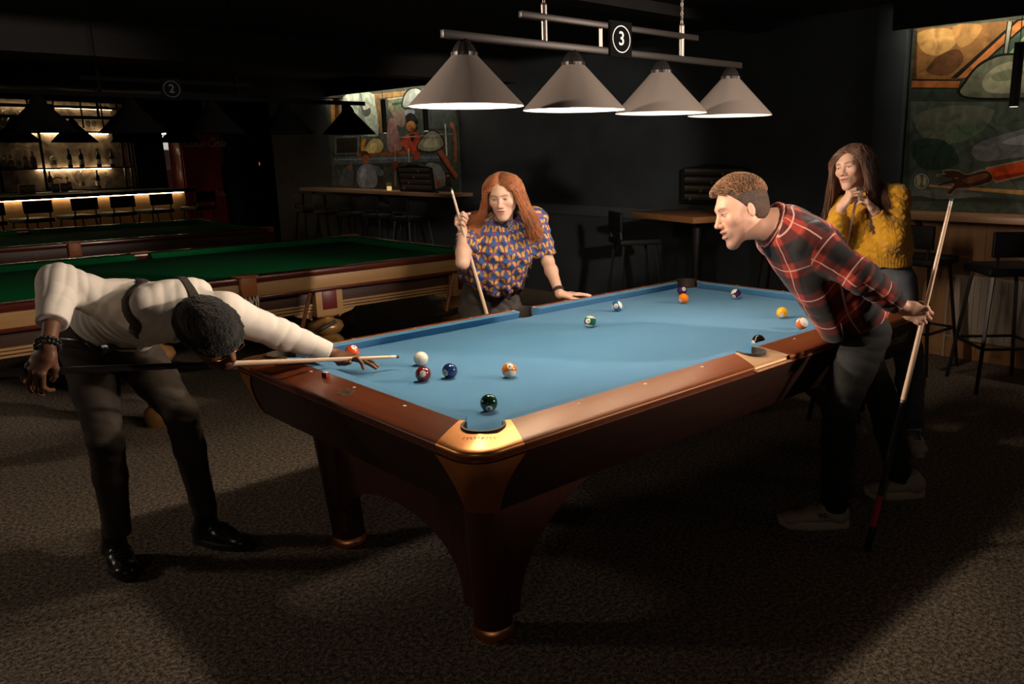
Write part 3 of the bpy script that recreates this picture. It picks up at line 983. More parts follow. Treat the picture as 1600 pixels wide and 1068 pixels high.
MURAL_GREEN = [
    ((118, 84, 46), 0, [(0.44,2.478),(-0.799,2.45),(-0.804,2.399),(-0.333,2.439),(0.097,2.088),(0.44,2.102)]),
    ((165, 128, 75), 1, [(0.418,2.45),(0.187,2.454),(0.12,2.362),(0.233,2.272),(0.376,2.314)]),
    ((80, 52, 30), 1, [(0.263,2.26),(0.115,2.305),(0.063,2.215),(0.175,2.123),(0.333,2.163)]),
    ((150, 112, 64), 1, [(0.158,2.465),(-0.046,2.454),(0.002,2.351),(0.101,2.318)]),
    ((70, 45, 26), 0, [(0.44,2.47),(0.427,2.465),(0.407,2.102),(0.44,2.103)]),
    ((58, 78, 62), 0, [(0.038,2.092),(-0.336,2.412),(-0.776,2.5),(-0.833,2.142),(0.046,2.013)]),
    ((122, 152, 106), 0, [(-0.245,2.231),(-0.342,2.347),(-0.799,2.45),(-0.827,2.191),(-0.354,2.224)]),
    ((22, 24, 20), 0, [(0.146,2.099),(-0.281,2.461),(-0.758,2.5),(-0.767,2.5),(-0.352,2.413),(0.023,2.091)]),
    ((165, 102, 52), 0, [(0.097,2.096),(-0.295,2.45),(-0.76,2.5),(-0.765,2.5),(-0.34,2.422),(0.035,2.097)]),
    ((22, 24, 20), 0, [(0.44,2.116),(0.064,2.086),(0.076,2.018),(0.44,2.043)]),
    ((152, 90, 48), 0, [(0.44,2.102),(0.069,2.076),(0.08,2.029),(0.44,2.054)]),
    ((46, 56, 48), 0, [(0.44,2.043),(0.076,2.021),(0.058,1.988),(-0.063,1.944),(-0.858,1.907),(-0.862,1.874),(0.436,1.95)]),
    ((20, 22, 20), 0, [(-0.22,2.458),(-0.263,2.456),(-0.248,2.228),(-0.212,2.231)]),
    ((132, 134, 118), 0, [(-0.229,2.457),(-0.254,2.456),(-0.24,2.229),(-0.222,2.23)]),
    ((18, 20, 18), 1, [(0.088,1.989),(0.05,2.064),(-0.035,2.176),(-0.144,2.233),(-0.261,2.243),(-0.477,2.214),(-0.665,2.116),(-0.769,1.945),(-0.558,1.916),(-0.064,1.932)]),
    ((98, 102, 84), 1, [(0.062,1.992),(0.032,2.055),(-0.044,2.158),(-0.153,2.214),(-0.262,2.227),(-0.472,2.198),(-0.653,2.104),(-0.746,1.953),(-0.557,1.931),(-0.062,1.952)]),
    ((142, 142, 116), 1, [(-0.088,2.062),(-0.159,2.148),(-0.293,2.186),(-0.456,2.159),(-0.544,2.058),(-0.5,1.98),(-0.287,1.968),(-0.131,1.988)]),
    ((110, 118, 92), 1, [(-0.149,2.1),(-0.271,2.133),(-0.381,2.111),(-0.331,2.073),(-0.195,2.055)]),
    ((74, 84, 74), 0, [(0.44,1.951),(-0.862,1.874),(-0.945,1.117),(0.39,1.118)]),
    ((98, 102, 88), 1, [(0.395,1.838),(0.111,1.903),(-0.185,1.858),(-0.112,1.717),(0.058,1.633),(0.292,1.652)]),
    ((84, 104, 80), 1, [(0.142,1.724),(-0.107,1.775),(-0.127,1.717),(0.059,1.648)]),
    ((44, 64, 50), 1, [(0.397,1.654),(0.151,1.649),(0.03,1.483),(0.259,1.43),(0.378,1.515)]),
    ((112, 116, 114), 1, [(-0.064,1.601),(-0.312,1.697),(-0.87,1.802),(-0.899,1.536),(-0.422,1.526),(-0.132,1.498)]),
    ((150, 154, 156), 1, [(-0.263,1.627),(-0.501,1.706),(-0.876,1.749),(-0.887,1.643),(-0.511,1.609)]),
    ((60, 84, 66), 0, [(-0.306,1.768),(-0.392,1.835),(-0.858,1.907),(-0.866,1.841),(-0.396,1.793)]),
    ((90, 98, 88), 0, [(0.396,1.319),(-0.915,1.388),(-0.929,1.267),(0.39,1.232)]),
    ((52, 62, 54), 0, [(0.39,1.232),(-0.933,1.233),(-0.935,1.212),(0.387,1.193)]),
    ((104, 110, 100), 1, [(0.327,1.266),(0.029,1.295),(-0.154,1.247),(0.178,1.215)]),
    ((160, 160, 150), 1, [(0.246,1.348),(0.25,1.323),(0.264,1.303),(0.286,1.291),(0.312,1.291),(0.337,1.302),(0.355,1.321),(0.362,1.346),(0.358,1.372),(0.344,1.392),(0.321,1.403),(0.295,1.403),(0.271,1.393),(0.254,1.373)]),
    ((88, 92, 84), 1, [(0.254,1.348),(0.257,1.326),(0.27,1.309),(0.289,1.299),(0.311,1.298),(0.332,1.308),(0.347,1.325),(0.354,1.347),(0.351,1.368),(0.338,1.386),(0.319,1.396),(0.296,1.396),(0.276,1.386),(0.261,1.369)]),
    ((168, 160, 130), 1, [(0.345,1.375),(0.32,1.388),(0.307,1.344),(0.327,1.309)]),
    ((168, 160, 130), 1, [(0.287,1.383),(0.267,1.368),(0.266,1.321),(0.292,1.321)]),
    ((150, 140, 120), 0, [(-0.165,1.451),(-0.424,1.509),(-0.89,1.616),(-0.917,1.375),(-0.436,1.389),(-0.25,1.34)]),
    ((205, 78, 30), 0, [(-0.177,1.442),(-0.425,1.497),(-0.892,1.606),(-0.915,1.388),(-0.434,1.4),(-0.252,1.355)]),
    ((150, 45, 18), 0, [(-0.215,1.384),(-0.432,1.423),(-0.909,1.442),(-0.915,1.391),(-0.434,1.403),(-0.251,1.358)]),
    ((190, 148, 92), 0, [(0.242,1.32),(-0.445,1.293),(-0.928,1.269),(-0.933,1.233),(-0.448,1.261),(0.241,1.308)]),
    ((140, 130, 115), 1, [(0.186,1.306),(0.06,1.381),(0.185,1.383),(0.187,1.404),(0.147,1.404),(0.14,1.435),(0.034,1.435),(-0.04,1.406),(-0.175,1.439),(-0.228,1.358),(-0.09,1.302),(0.021,1.288),(0.064,1.244),(0.103,1.252),(0.063,1.325)]),
    ((70, 42, 30), 1, [(0.175,1.314),(0.048,1.375),(0.036,1.369),(0.18,1.392),(0.115,1.399),(0.132,1.423),(0.028,1.425),(-0.04,1.397),(-0.176,1.43),(-0.222,1.36),(-0.089,1.312),(0.027,1.297),(0.069,1.256),(0.093,1.265),(0.048,1.333)]),
    ((120, 74, 50), 1, [(-0.01,1.364),(-0.169,1.41),(-0.186,1.381),(-0.058,1.334)]),
]
# ================================================================ murals
m_paint = attr_mat('wall_painting', rough=0.7, spec=0.15)
def _paintnoise():
    nt = m_paint.node_tree
    b = nt.nodes['Principled BSDF']
    a = [n for n in nt.nodes if n.type == 'ATTRIBUTE'][0]
    tc = nd(nt, 'ShaderNodeTexCoord'); n = nd(nt, 'ShaderNodeTexNoise'); n.inputs['Scale'].default_value = 9; n.inputs['Detail'].default_value = 8; n.inputs['Distortion'].default_value = 1.2
    nt.links.new(tc.outputs['Object'], n.inputs['Vector'])
    r = nd(nt, 'ShaderNodeValToRGB'); r.color_ramp.elements[0].position = 0.3; r.color_ramp.elements[1].position = 0.7
    r.color_ramp.elements[0].color = (0.55, 0.55, 0.55, 1); r.color_ramp.elements[1].color = (1.25, 1.25, 1.25, 1)
    nt.links.new(n.outputs['Fac'], r.inputs['Fac'])
    mx = nd(nt, 'ShaderNodeMix', data_type='RGBA', blend_type='MULTIPLY'); mx.inputs['Factor'].default_value = 1
    nt.links.new(a.outputs['Color'], mx.inputs['A']); nt.links.new(r.outputs['Color'], mx.inputs['B'])
    nt.links.new(mx.outputs['Result'], b.inputs['Base Color'])
_paintnoise()
def smooth_poly(p, n=4):
    out = []
    N = len(p)
    for i in range(N):
        p0, p1, p2, p3 = [np.array(p[(i + k) % N]) for k in (-1, 0, 1, 2)]
        for j in range(n):
            t = j / n
            out.append(tuple(0.5 * (2 * p1 + (p2 - p0) * t + (2 * p0 - 5 * p1 + 4 * p2 - p3) * t * t + (3 * p1 - p0 - 3 * p2 + p3) * t ** 3)))
    return out
def mural(data, bg, y0, y1, z0, z1, label):
    from mathutils.geometry import tessellate_polygon
    vs, fs, cs = [], [], []
    def addp(poly, c, x):
        k = len(vs)
        for y, z in poly:
            vs.append((x, min(max(y, y0), y1), min(max(z, z0), z1))); cs.append(tuple(min(0.9, 1.5 * q_) for q_ in srgb(*c)[:3]) + (1,))
        for tri in tessellate_polygon([[Vector((y, z, 0)) for y, z in poly]]):
            t = list(tri)
            q = [poly[i] for i in t]
            ar = (q[1][0] - q[0][0]) * (q[2][1] - q[0][1]) - (q[2][0] - q[0][0]) * (q[1][1] - q[0][1])
            fs.append([k + i for i in (t if ar < 0 else t[::-1])])
    # canvas board with its edge
    b = MB().box((3.763, (y0 + y1) / 2, (z0 + z1) / 2), (0.025, y1 - y0, z1 - z0))
    for q in b.v: vs.append(q); cs.append(srgb(*bg))
    fs.extend(b.f)
    for i, (c, sm, poly) in enumerate(data):
        addp(smooth_poly(poly) if sm else poly, c, 3.7500 - 0.00035 * i)
    me = bpy.data.meshes.new('mural')
    me.from_pydata(vs, [], fs)
    at_ = me.attributes.new('col', 'FLOAT_COLOR', 'POINT')
    at_.data.foreach_set('color', np.array(cs, np.float32).ravel())
    me.materials.append(m_paint)
    o = bpy.data.objects.new('mural', me); COL.objects.link(o)
    return tag(o, label, 'painting')
mural(MURAL_FIGURES, (80, 88, 80), 6.36, 9.72, 1.125, 2.55, 'wall painting crowded with figures and pool lamps, above the far ledge')
mural(MURAL_GREEN, (74, 84, 74), -2.2, 0.46, 1.125, 2.55, 'green wall painting of a dark hand and cue striking a ball')

# ================================================================ snooker tables
m_green = mat('green_table_cloth', (0.006, 0.130, 0.040), 0.95, spec=0.04, vary=(5, 0.1), bump=(700, 0.06))
m_redwood = wood('dark_red_snooker_rail', (0.10, 0.018, 0.010), (0.06, 0.011, 0.007), 'X', rough=0.25, coat=0.3)
m_tan = wood('light_oak_frieze', (0.42, 0.245, 0.10), (0.34, 0.19, 0.075), 'X', rough=0.45)
m_dkpan = wood('dark_table_panel', (0.055, 0.024, 0.013), (0.035, 0.016, 0.009), 'X', rough=0.5)
m_redinset = mat('deep_red_inset', (0.12, 0.012, 0.010), 0.4)
m_goldleg = mat('gold_brown_turned_wood', (0.40, 0.22, 0.075), 0.32, 0.35, vary=(9, 0.2))
m_leather = mat('orange_leather_plate', (0.36, 0.115, 0.035), 0.45, bump=(80, 0.2))
m_net = mat('white_net', (0.62, 0.56, 0.47), 0.9)
def snooker_table(cx, cy, label, m_tan=m_tan, m_net=m_net):
    t = thing('snooker_table', (cx, cy, 0), label, 'snooker table')
    HX, HY = 1.90, 1.05
    def bx(name, m, *boxes, bev=0.004):
        mb = MB()
        for c, d in boxes: mb.box((cx + c[0], cy + c[1], c[2]), d, None, bev)
        return mb.build(name, m, t)
    bx('bed_cloth', m_green, ((0, 0, 0.805), (2 * HX - 0.24, 2 * HY - 0.24, 0.03)))
    for sy in (-1, 1):
        for sx in (-1, 1):
            x0, x1 = 0.06 * sx, (HX - 0.14) * sx
            mb = MB()
            pr = [(0.17, 0.820), (0.135, 0.845), (0.13, 0.858), (0.085, 0.861), (0.085, 0.82)]
            a = [(cx + x0, cy + sy * (HY - o), z) for o, z in pr]; b = [(cx + x1, cy + sy * (HY - o), z) for o, z in pr]
            mb.grid([a + [a[0]], b + [b[0]]]); mb.add(a, [[0, 1, 2, 3, 4]]); mb.add(b, [[4, 3, 2, 1, 0]])
            mb.build('cushion', m_green, t)
    for sx in (-1, 1):
        mb = MB()
        a = [(cx + sx * (HX - o), cy - HY + 0.15, z) for o, z in pr]; b = [(cx + sx * (HX - o), cy + HY - 0.15, z) for o, z in pr]
        mb.grid([a + [a[0]], b + [b[0]]]); mb.add(a, [[0, 1, 2, 3, 4]]); mb.add(b, [[4, 3, 2, 1, 0]])
        mb.build('cushion', m_green, t)
    for sy in (-1, 1):
        bx('rail', m_redwood, ((0, sy * (HY - 0.045), 0.840), (2 * HX - 0.16, 0.09, 0.045)), bev=0.012)
        bx('frieze', m_tan, ((0, sy * (HY - 0.030), 0.775), (2 * HX - 0.05, 0.05, 0.085)))
        bx('frieze_bead', m_redwood, ((0, sy * (HY - 0.024), 0.722), (2 * HX - 0.04, 0.06, 0.024)), bev=0.008)
        bx('side_panel', m_dkpan, ((0, sy * (HY - 0.10), 0.645), (2 * HX - 0.2, 0.04, 0.14)))
        bx('moulding', m_tan, *[((0, sy * (HY - 0.085 - 0.010 * k), 0.612 - 0.022 * k), (2 * HX - 0.2, 0.04, 0.016)) for k in range(3)])
    for sx in (-1, 1):
        bx('rail', m_redwood, ((sx * (HX - 0.045), 0, 0.840), (0.09, 2 * HY - 0.16, 0.045)), bev=0.012)
        bx('frieze', m_tan, ((sx * (HX - 0.030), 0, 0.775), (0.05, 2 * HY - 0.05, 0.085)))
        bx('side_panel', m_dkpan, ((sx * (HX - 0.10), 0, 0.645), (0.04, 2 * HY - 0.2, 0.14)))
    # four legs a side: block with a red inset, scrolled brackets, turned bulbs
    for lx in (-1.68, -0.56, 0.56, 1.68):
        for sy in (-1, 1):
            y = sy * (HY - 0.13)
            mb = MB(); mb.box((cx + lx, cy + y, 0.625), (0.20, 0.20, 0.19), None, 0.006)
            for q in (-1, 1):
                sc = [(0.10, 0.605), (0.36, 0.605), (0.33, 0.570), (0.24, 0.565), (0.20, 0.535), (0.13, 0.520), (0.10, 0.500)]
                mb.prism([(cx + lx + q * u_, z) for u_, z in sc], 0, 0.05, frame((0, cy + sy * (HY - 0.075), 0), (1, 0, 0), (0, 0, 1), (0, sy, 0)) if False else Matrix(((1, 0, 0, 0), (0, 0, -1, cy + y + 0.025), (0, 1, 0, 0), (0, 0, 0, 1))))
            lg = mb.build('leg', m_tan, t)
            MB().box((cx + lx, cy + y + sy * 0.101, 0.640), (0.105, 0.006, 0.125), None, 0.002).build('inset_panel', m_redinset, lg)
            prof = [(0.085, 0.535), (0.10, 0.525), (0.06, 0.510), (0.065, 0.495), (0.115, 0.475), (0.128, 0.440), (0.105, 0.405), (0.068, 0.390), (0.095, 0.375), (0.122, 0.345), (0.105, 0.310), (0.070, 0.290), (0.075, 0.20), (0.060, 0.12), (0.085, 0.10), (0.095, 0.05), (0.080, 0.0)]
            pts = []
            MB().lathe(prof[::-1], (cx + lx, cy + y, 0), 28).build('turned_leg', m_goldleg, lg, smooth=60)
    # pockets: leather plate and net
    for px, py in ((0, -HY), (0, HY), (-HX + 0.06, -HY + 0.06), (HX - 0.06, -HY + 0.06), (-HX + 0.06, HY - 0.06), (HX - 0.06, HY - 0.06)):
        sy = -1 if py < 0 else 1
        mid = px == 0
        mb = MB()
        mb.box((cx + px, cy + py + sy * 0.004, 0.800), (0.105, 0.055, 0.125), None, 0.012)
        mb.box((cx + px, cy + py - sy * 0.02, 0.866), (0.14, 0.09, 0.012), None, 0.005)
        pk = mb.build('pocket_plate', m_leather, t)
        mb = MB()
        c = (cx + px, cy + py + sy * 0.005)
        for k in range(14):
            a = 2 * PI * k / 14
            mb.tube([(c[0] + r * math.cos(a + tw), c[1] + r * 0.8 * math.sin(a + tw), z) for r, z, tw in ((0.056, 0.742, 0), (0.056, 0.70, 0.2), (0.050, 0.66, 0.4), (0.035, 0.630, 0.6), (0.012, 0.615, 0.8))], 0.0045, 5)
            mb.tube([(c[0] + r * math.cos(a - tw), c[1] + r * 0.8 * math.sin(a - tw), z) for r, z, tw in ((0.056, 0.742, 0), (0.056, 0.70, 0.2), (0.050, 0.66, 0.4), (0.035, 0.630, 0.6), (0.012, 0.615, 0.8))], 0.0045, 5)
        mb.build('net', m_net, pk, smooth=180)
    return t
snooker_table(-0.60, 3.71, 'green snooker table behind the player in the white shirt')
snooker_table(-0.72, 7.20, 'rear green snooker table standing nearest the bar', m_dkpan, mat('grey_net', (0.2, 0.19, 0.17), 0.9))
m_rest = wood('rest_stick', (0.34, 0.14, 0.055), (0.26, 0.10, 0.04), 'Z', rough=0.4)
for x, lab in ((-0.30, 'wooden rest stick leaning under the snooker table, left of its middle leg'), (0.86, 'wooden rest stick leaning under the snooker table near its right end')):
    mb = MB(); mb.tube([(x + 0.10, 2.640, 0.715), (x, 2.625, 0.44)], [0.012, 0.015], 10)
    tag(mb.build('rest_stick', m_rest), lab, 'cue rest')
    t = thing('rest_hook', (x, 2.68, 0.43), 'dark metal rest rack hooked to the snooker table leg, ' + ('left one' if x < 0 else 'right one'), 'rack')
    mb = MB(); mb.tube([(x - 0.10, 2.62, 0.43), (x + 0.02, 2.60, 0.425), (x + 0.26, 2.63, 0.50)], 0.012, 8); mb.build('hook_bar', m_dark, t)

# ================================================================ high stools
m_seat = mat('black_vinyl', (0.005, 0.005, 0.006), 0.6, spec=0.2)
def make_stool(loc, rz, label, group):
    t = thing('bar_stool', (0, 0, 0), label, 'stool', group)
    def bd(mb, name, m): 
        o = mb.build(name, m, smooth=40); o.parent = t; return o
    bd(MB().box((0, 0, 0.805), (0.40, 0.40, 0.055), None, 0.014, 3), 'seat', m_seat)
    bd(MB().box((-0.185, 0, 0.985), (0.030, 0.38, 0.165), None, 0.008, 3), 'backrest', m_seat)
    for q in (-1, 1):
        bd(MB().beam((-0.175, q * 0.150, 0.79), (-0.187, q * 0.150, 0.96), 0.018, 0.018), 'back_post', m_dark)
    tops = [(sx * 0.150, sy * 0.150) for sx in (-1, 1) for sy in (-1, 1)]
    for x, y in tops:
        bd(MB().beam((x, y, 0.785), (x * 1.55, y * 1.55, 0.0), 0.020, 0.020), 'leg', m_dark)
    mb = MB(); k = 1.34
    ring_ = [(-0.15 * k, -0.15 * k, 0.30), (0.15 * k, -0.15 * k, 0.30), (0.15 * k, 0.15 * k, 0.30), (-0.15 * k, 0.15 * k, 0.30)]
    for i in range(4): mb.beam(ring_[i], ring_[(i + 1) % 4], 0.016, 0.016)
    bd(mb, 'foot_rail', m_dark)
    t.location = loc; t.rotation_euler = (0, 0, rz)
    return t
GS = 'high stools along the wall ledge'
st0 = make_stool((3.14, -0.58, 0), math.radians(45), 'black high stool nearest the radiator under the green painting', GS)
def stool(loc, rz, label, group):
    t = copy_tree(st0)
    t.location = loc; t.rotation_euler = (0, 0, rz); t['label'] = label; t['group'] = group
    return t
stool((3.26, 0.06, 0), math.radians(-4), 'black high stool just right of the woman in the mustard sweater', GS)
GD = 'high stools around the dark table'
stool((2.98, 2.62, 0), math.radians(-30), 'dark high stool left of the square wooden table', GD)
stool((3.30, 1.22, 0), math.radians(20), 'dark high stool behind the checked man, right of the wooden table', GD)
for i, y in enumerate((6.75, 7.45, 8.15, 8.85, 9.5)):
    stool((3.25, y, 0), math.radians(4 - 2 * i), 'dark high stool under the far mural ledge, number %s from the redhead' % ('one', 'two', 'three', 'four', 'five')[i], 'high stools under the far ledge')
rb = math.atan2(BE.y, BE.x)
for i, (s_, lab) in enumerate(((-0.42, 'bar stool at the far left edge, first of the row'), (0.19, 'second bar stool from the left in front of the lit bar'), (0.83, 'third bar stool from the left in front of the lit bar'),
                              (1.40, 'fourth bar stool from the left in front of the lit bar'), (2.03, 'fifth bar stool from the left in front of the lit bar'), (2.82, 'rightmost dark bar stool at the unlit end of the bar'))):
    q = bar(s_, -0.30, 0)
    stool((q.x, q.y, 0), rb + PI / 2, lab, 'stools along the bar')

# ================================================================ the bar
m_barfront = wood('bar_front_wood', (0.36, 0.205, 0.085), (0.29, 0.16, 0.065), 'Z', 0.5, rough=0.5)
m_stone = mat('brown_veined_stone', (0.42, 0.33, 0.24), 0.35, vary=(3.0, 0.55, (0.12, 0.085, 0.06)))
for _n in m_stone.node_tree.nodes:
    if _n.type == 'TEX_NOISE':
        _n.inputs['Distortion'].default_value = 2.2
m_glass = mat('clear_bottle_glass', (0.85, 0.88, 0.86), 0.04, trans=0.9, ior=1.45)
m_gdark = mat('dark_bottle_glass', (0.02, 0.025, 0.018), 0.06, spec=0.7)
m_gamber = mat('amber_bottle_glass', (0.30, 0.13, 0.03), 0.06, spec=0.7)
m_label = mat('pale_bottle_label', (0.62, 0.58, 0.50), 0.7)
t = thing('bar_counter', bar(1.0, 0.3, 0), 'bar counter with a dark top and glowing warm front', 'bar')
MB().box((0.95, 0.36, 1.085), (4.2, 0.74, 0.05), BT, 0.006).build('counter_top', m_black, t)
MB().box((0.95, 0.42, 0.53), (4.16, 0.30, 1.06), BT).build('front_panel', m_barfront, t)
mb = MB(); mb.tube([bar(-1.1, 0.05, 0.22), bar(3.0, 0.05, 0.22)], 0.022, 10)
mb.build('foot_rail', m_goldleg, t)
led_strip(bar(-1.1, 0.235, 1.048), bar(2.98, 0.235, 1.048), 'warm light strip under the bar counter edge', 34, size=0.008)
# back of the bar: stone wall, black steel shelving, light strips
t = thing('back_bar_shelf', bar(2.0, 1.9, 0), 'black steel back bar shelving in front of brown stone', 'shelf')
MB().box((1.9, 2.20, 1.50), (3.2, 0.05, 2.1), BT).build('stone_panel', m_stone, t)
for s_ in (0.35, 1.05, 1.72, 3.10, 3.22):
    MB().box((s_, 1.85, 1.52), (0.03, 0.03, 2.05), BT).build('upright', m_dark, t)
for z, s0, s1 in ((1.46, 0.3, 3.25), (2.05, 0.3, 3.25), (2.27, 0.3, 3.25), (2.45, 0.3, 3.25), (1.10, 0.3, 3.25)):
    MB().box(((s0 + s1) / 2, 1.97, z), (s1 - s0, 0.28, 0.025), BT).build('shelf_board', m_dark, t)
for s_ in (1.6, 2.0, 2.45, 2.8):
    MB().box((s_, 1.82, 2.36), (0.02, 0.02, 0.5), BT).build('hanging_rod', m_dark, t)
led_strip(bar(1.55, 2.14, 2.028), bar(3.08, 2.14, 2.028), 'warm light strip under the upper back bar shelf', 60, size=0.007)
led_strip(bar(1.78, 2.14, 1.438), bar(3.04, 2.14, 1.438), 'warm light strip under the bottle shelf', 50, size=0.007)
led_strip(bar(0.35, 2.14, 2.028), bar(1.0, 2.14, 2.028), 'short light strip above the crowded bottles at far left', 45, size=0.007)
led_strip(bar(0.5, 2.14, 2.44), bar(3.2, 2.14, 2.44), 'added faint light strip along the top of the back bar', 14, size=0.007)  # added strip, put in to brighten the upper stone
def make_bottle(style, gm):
    prof = {'wine': [(0.0, 0), (0.036, 0.0), (0.037, 0.01), (0.037, 0.18), (0.030, 0.215), (0.014, 0.235), (0.0135, 0.29), (0.015, 0.292), (0.015, 0.305), (0.0, 0.305)],
            'spirit': [(0.0, 0), (0.042, 0.0), (0.043, 0.01), (0.043, 0.15), (0.034, 0.18), (0.016, 0.195), (0.0145, 0.24), (0.018, 0.242), (0.018, 0.265), (0.0, 0.265)],
            'squat': [(0.0, 0), (0.052, 0.0), (0.056, 0.02), (0.054, 0.10), (0.038, 0.135), (0.017, 0.15), (0.016, 0.185), (0.022, 0.187), (0.022, 0.21), (0.0, 0.21)]}[style]
    o = MB().lathe(prof, n=16).build('bottle', gm, smooth=40)
    lb = MB().lathe([(prof[2][0] + 0.0006, 0.05), (prof[2][0] + 0.0006, 0.125)] if style != 'squat' else [(0.0557, 0.035), (0.0552, 0.085)], n=16, close=False).build('bottle_label', m_label, smooth=60)
    lb.parent = o
    tag(o, 'bottle', 'bottle')
    return o
protos = [make_bottle(s_, g_) for s_, g_ in (('wine', m_gdark), ('spirit', m_glass), ('squat', m_gamber), ('spirit', m_gamber), ('wine', m_glass))]
used = set()
def put_bottle(kind, s_, d_, z, label, group):
    pr_ = protos[kind]
    if kind not in used:
        o = pr_; used.add(kind)
    else:
        o = copy_tree(pr_)
    o.location = bar(s_, d_, z); o['label'] = label; o['group'] = group
rb_ = random.Random(4)
for s_, k, w_ in ((1.93, 1, 'clear bottle, leftmost on the lit bar shelf'), (2.20, 0, 'dark bottle, second on the lit bar shelf'), (2.40, 0, 'dark bottle, third on the lit bar shelf'), (2.70, 0, 'dark bottle, fourth on the lit bar shelf'), (2.94, 0, 'dark bottle, rightmost on the lit bar shelf')):
    put_bottle(k, s_, 1.93, 1.4725, w_, 'bottles on the lit bar shelf')
for i in range(13):
    put_bottle(rb_.choice((1, 4, 1, 2, 3)), 1.02 + i * 0.058 if i < 12 else 1.60, 1.90 + 0.10 * (i % 2), 1.4725, 'bottle in the crowded row at the left of the bar shelf', 'crowded bottles left of the bar')
for i in range(8):
    put_bottle(rb_.choice((1, 4, 1, 2)), 1.04 + i * 0.085, 1.95, 2.0625, 'small bottle on the upper shelf at far left', 'bottles on the upper bar shelf')
for i, s_ in enumerate((1.88, 2.16, 2.40, 2.68, 2.84)):
    put_bottle((0, 2, 4, 0, 1)[i], s_, 2.0, 1.1125, 'bottle behind the bar counter below the lit shelf', 'bottles low behind the bar')
for i, s_ in enumerate((2.05, 2.22, 2.62, 2.72)):
    g = MB().lathe([(0.0, 0.0), (0.032, 0.001), (0.004, 0.006), (0.004, 0.075), (0.030, 0.10), (0.036, 0.14), (0.031, 0.18), (0.029, 0.18), (0.033, 0.14), (0.026, 0.103), (0.0, 0.085)], n=16, close=False).build('wine_glass', m_glass, smooth=60)
    g.location = bar(s_, 1.95, 2.0625)
    tag(g, 'stemmed glass standing on the upper back bar shelf', 'glass', 'glasses on the upper bar shelf')
mb = MB(); mb.tube([bar(1.32, 1.0, 1.11), bar(1.32, 1.0, 1.30), bar(1.36, 0.98, 1.335), bar(1.42, 0.95, 1.33), bar(1.43, 0.94, 1.30)], 0.012, 10)
tag(mb.build('beer_tap', m_post), 'curved metal tap standing behind the bar counter', 'tap')
for i, (s_, c_) in enumerate(((0.98, (0.45, 0.24, 0.08)), (1.10, (0.5, 0.3, 0.12)), (1.46, (0.12, 0.13, 0.22)), (1.60, (0.16, 0.16, 0.24)))):
    o = MB().box((0, 0, 0.065), (0.10, 0.08, 0.13), None, 0.006).build('drinks_box', mat('box_card_%d' % i, c_, 0.6))
    o.location = bar(s_, 1.2, 1.11)
    MB().box((0, -0.041, 0.07), (0.07, 0.002, 0.05)).build('box_label', m_label, o).matrix_parent_inverse = Matrix()
    MB().box((0, 0, 0), (0.12, 0.1, 0.01)).v
    tag(o, ('brown drinks box at far left behind the counter', 'tan drinks box beside the tap', 'blue drinks box right of the tap', 'violet drinks box next to the blue one')[i], 'box')
MB_sb = MB().box((1.25, 1.2, 1.09), (1.2, 0.4, 0.04), BT); tag(MB_sb.build('work_shelf', m_dark), 'dark work shelf behind the bar counter at left', 'shelf')
# small counter-top tray
tag(MB().box((2.35, 0.30, 1.117), (0.55, 0.18, 0.012), BT, 0.003).build('bar_tray', m_post), 'flat steel tray lying on the right end of the bar', 'tray')

# ---- curtain, glowing doorway fridge, drinks cooler
rows = []
for z in (0.02, 0.8, 1.5, 2.12):
    rows.append([tuple(bar(3.16 + 0.60 * k / 46, 1.62 + 0.035 * math.sin(k * 0.85) + 0.01 * math.sin(k * 0.31 + z * 3), z)) for k in range(47)])
mb = MB(); mb.grid(rows)
rows2 = [[tuple(Vector(q) + BN * 0.01) for q in r] for r in rows]; mb.grid([r[::-1] for r in rows2])
cu = mb.build('curtain', mat('dark_teal_curtain', (0.012, 0.020, 0.026), 0.9, sheen=0.2), smooth=180)
tag(cu, 'dark teal curtain hanging beside the back bar', 'curtain')
t = thing('display_fridge', bar(4.1, 2.0, 0), 'white lit display fridge glowing between curtain and red cooler', 'fridge')
m_fw = mat('white_fridge_panel', (0.75, 0.76, 0.74), 0.4)
mb = MB()
mb.box((4.08, 2.33, 1.05), (0.62, 0.04, 2.1), BT); mb.box((3.78, 2.08, 1.05), (0.03, 0.46, 2.1), BT); mb.box((4.38, 2.08, 1.05), (0.03, 0.46, 2.1), BT)
mb.box((4.08, 2.08, 2.08), (0.62, 0.46, 0.05), BT); mb.box((4.08, 2.08, 0.10), (0.62, 0.46, 0.20), BT)
mb.build('cabinet', m_fw, t)
MB().box((4.08, 1.90, 2.045), (0.50, 0.05, 0.02), BT).build('lamp_tube', mat('fridge_lamp', (1, 1, 1), 0.4, emit=((0.95, 1.0, 0.95), 16)), t)
for z in (0.6, 1.0, 1.4, 1.75):
    MB().box((4.08, 2.10, z), (0.56, 0.40, 0.012), BT).build('fridge_shelf', m_fw, t)
m_red = mat('dark_red_cooler', (0.30, 0.020, 0.016), 0.4, coat=0.3)
t = thing('drinks_cooler', bar(4.0, 1.0, 0), 'red soft drinks cooler with a bottle picture and white script lettering', 'fridge')
MB().box((4.05, 1.18, 1.04), (0.86, 0.30, 2.08), BT, 0.01).build('cabinet', m_red, t)
FT = BT @ Matrix.Translation((4.05, 1.018, 0)) @ Matrix(((1, 0, 0, 0), (0, 0, -1, 0), (0, 1, 0, 0), (0, 0, 0, 1)))
dr = MB().box((4.05, 1.01, 1.12), (0.82, 0.02, 1.84), BT, 0.004).build('door', mat('red_cooler_door', (0.55, 0.045, 0.030), 0.45), t)
MB().box((4.43, 0.985, 1.2), (0.02, 0.03, 0.5), BT).build('handle', m_black, dr)
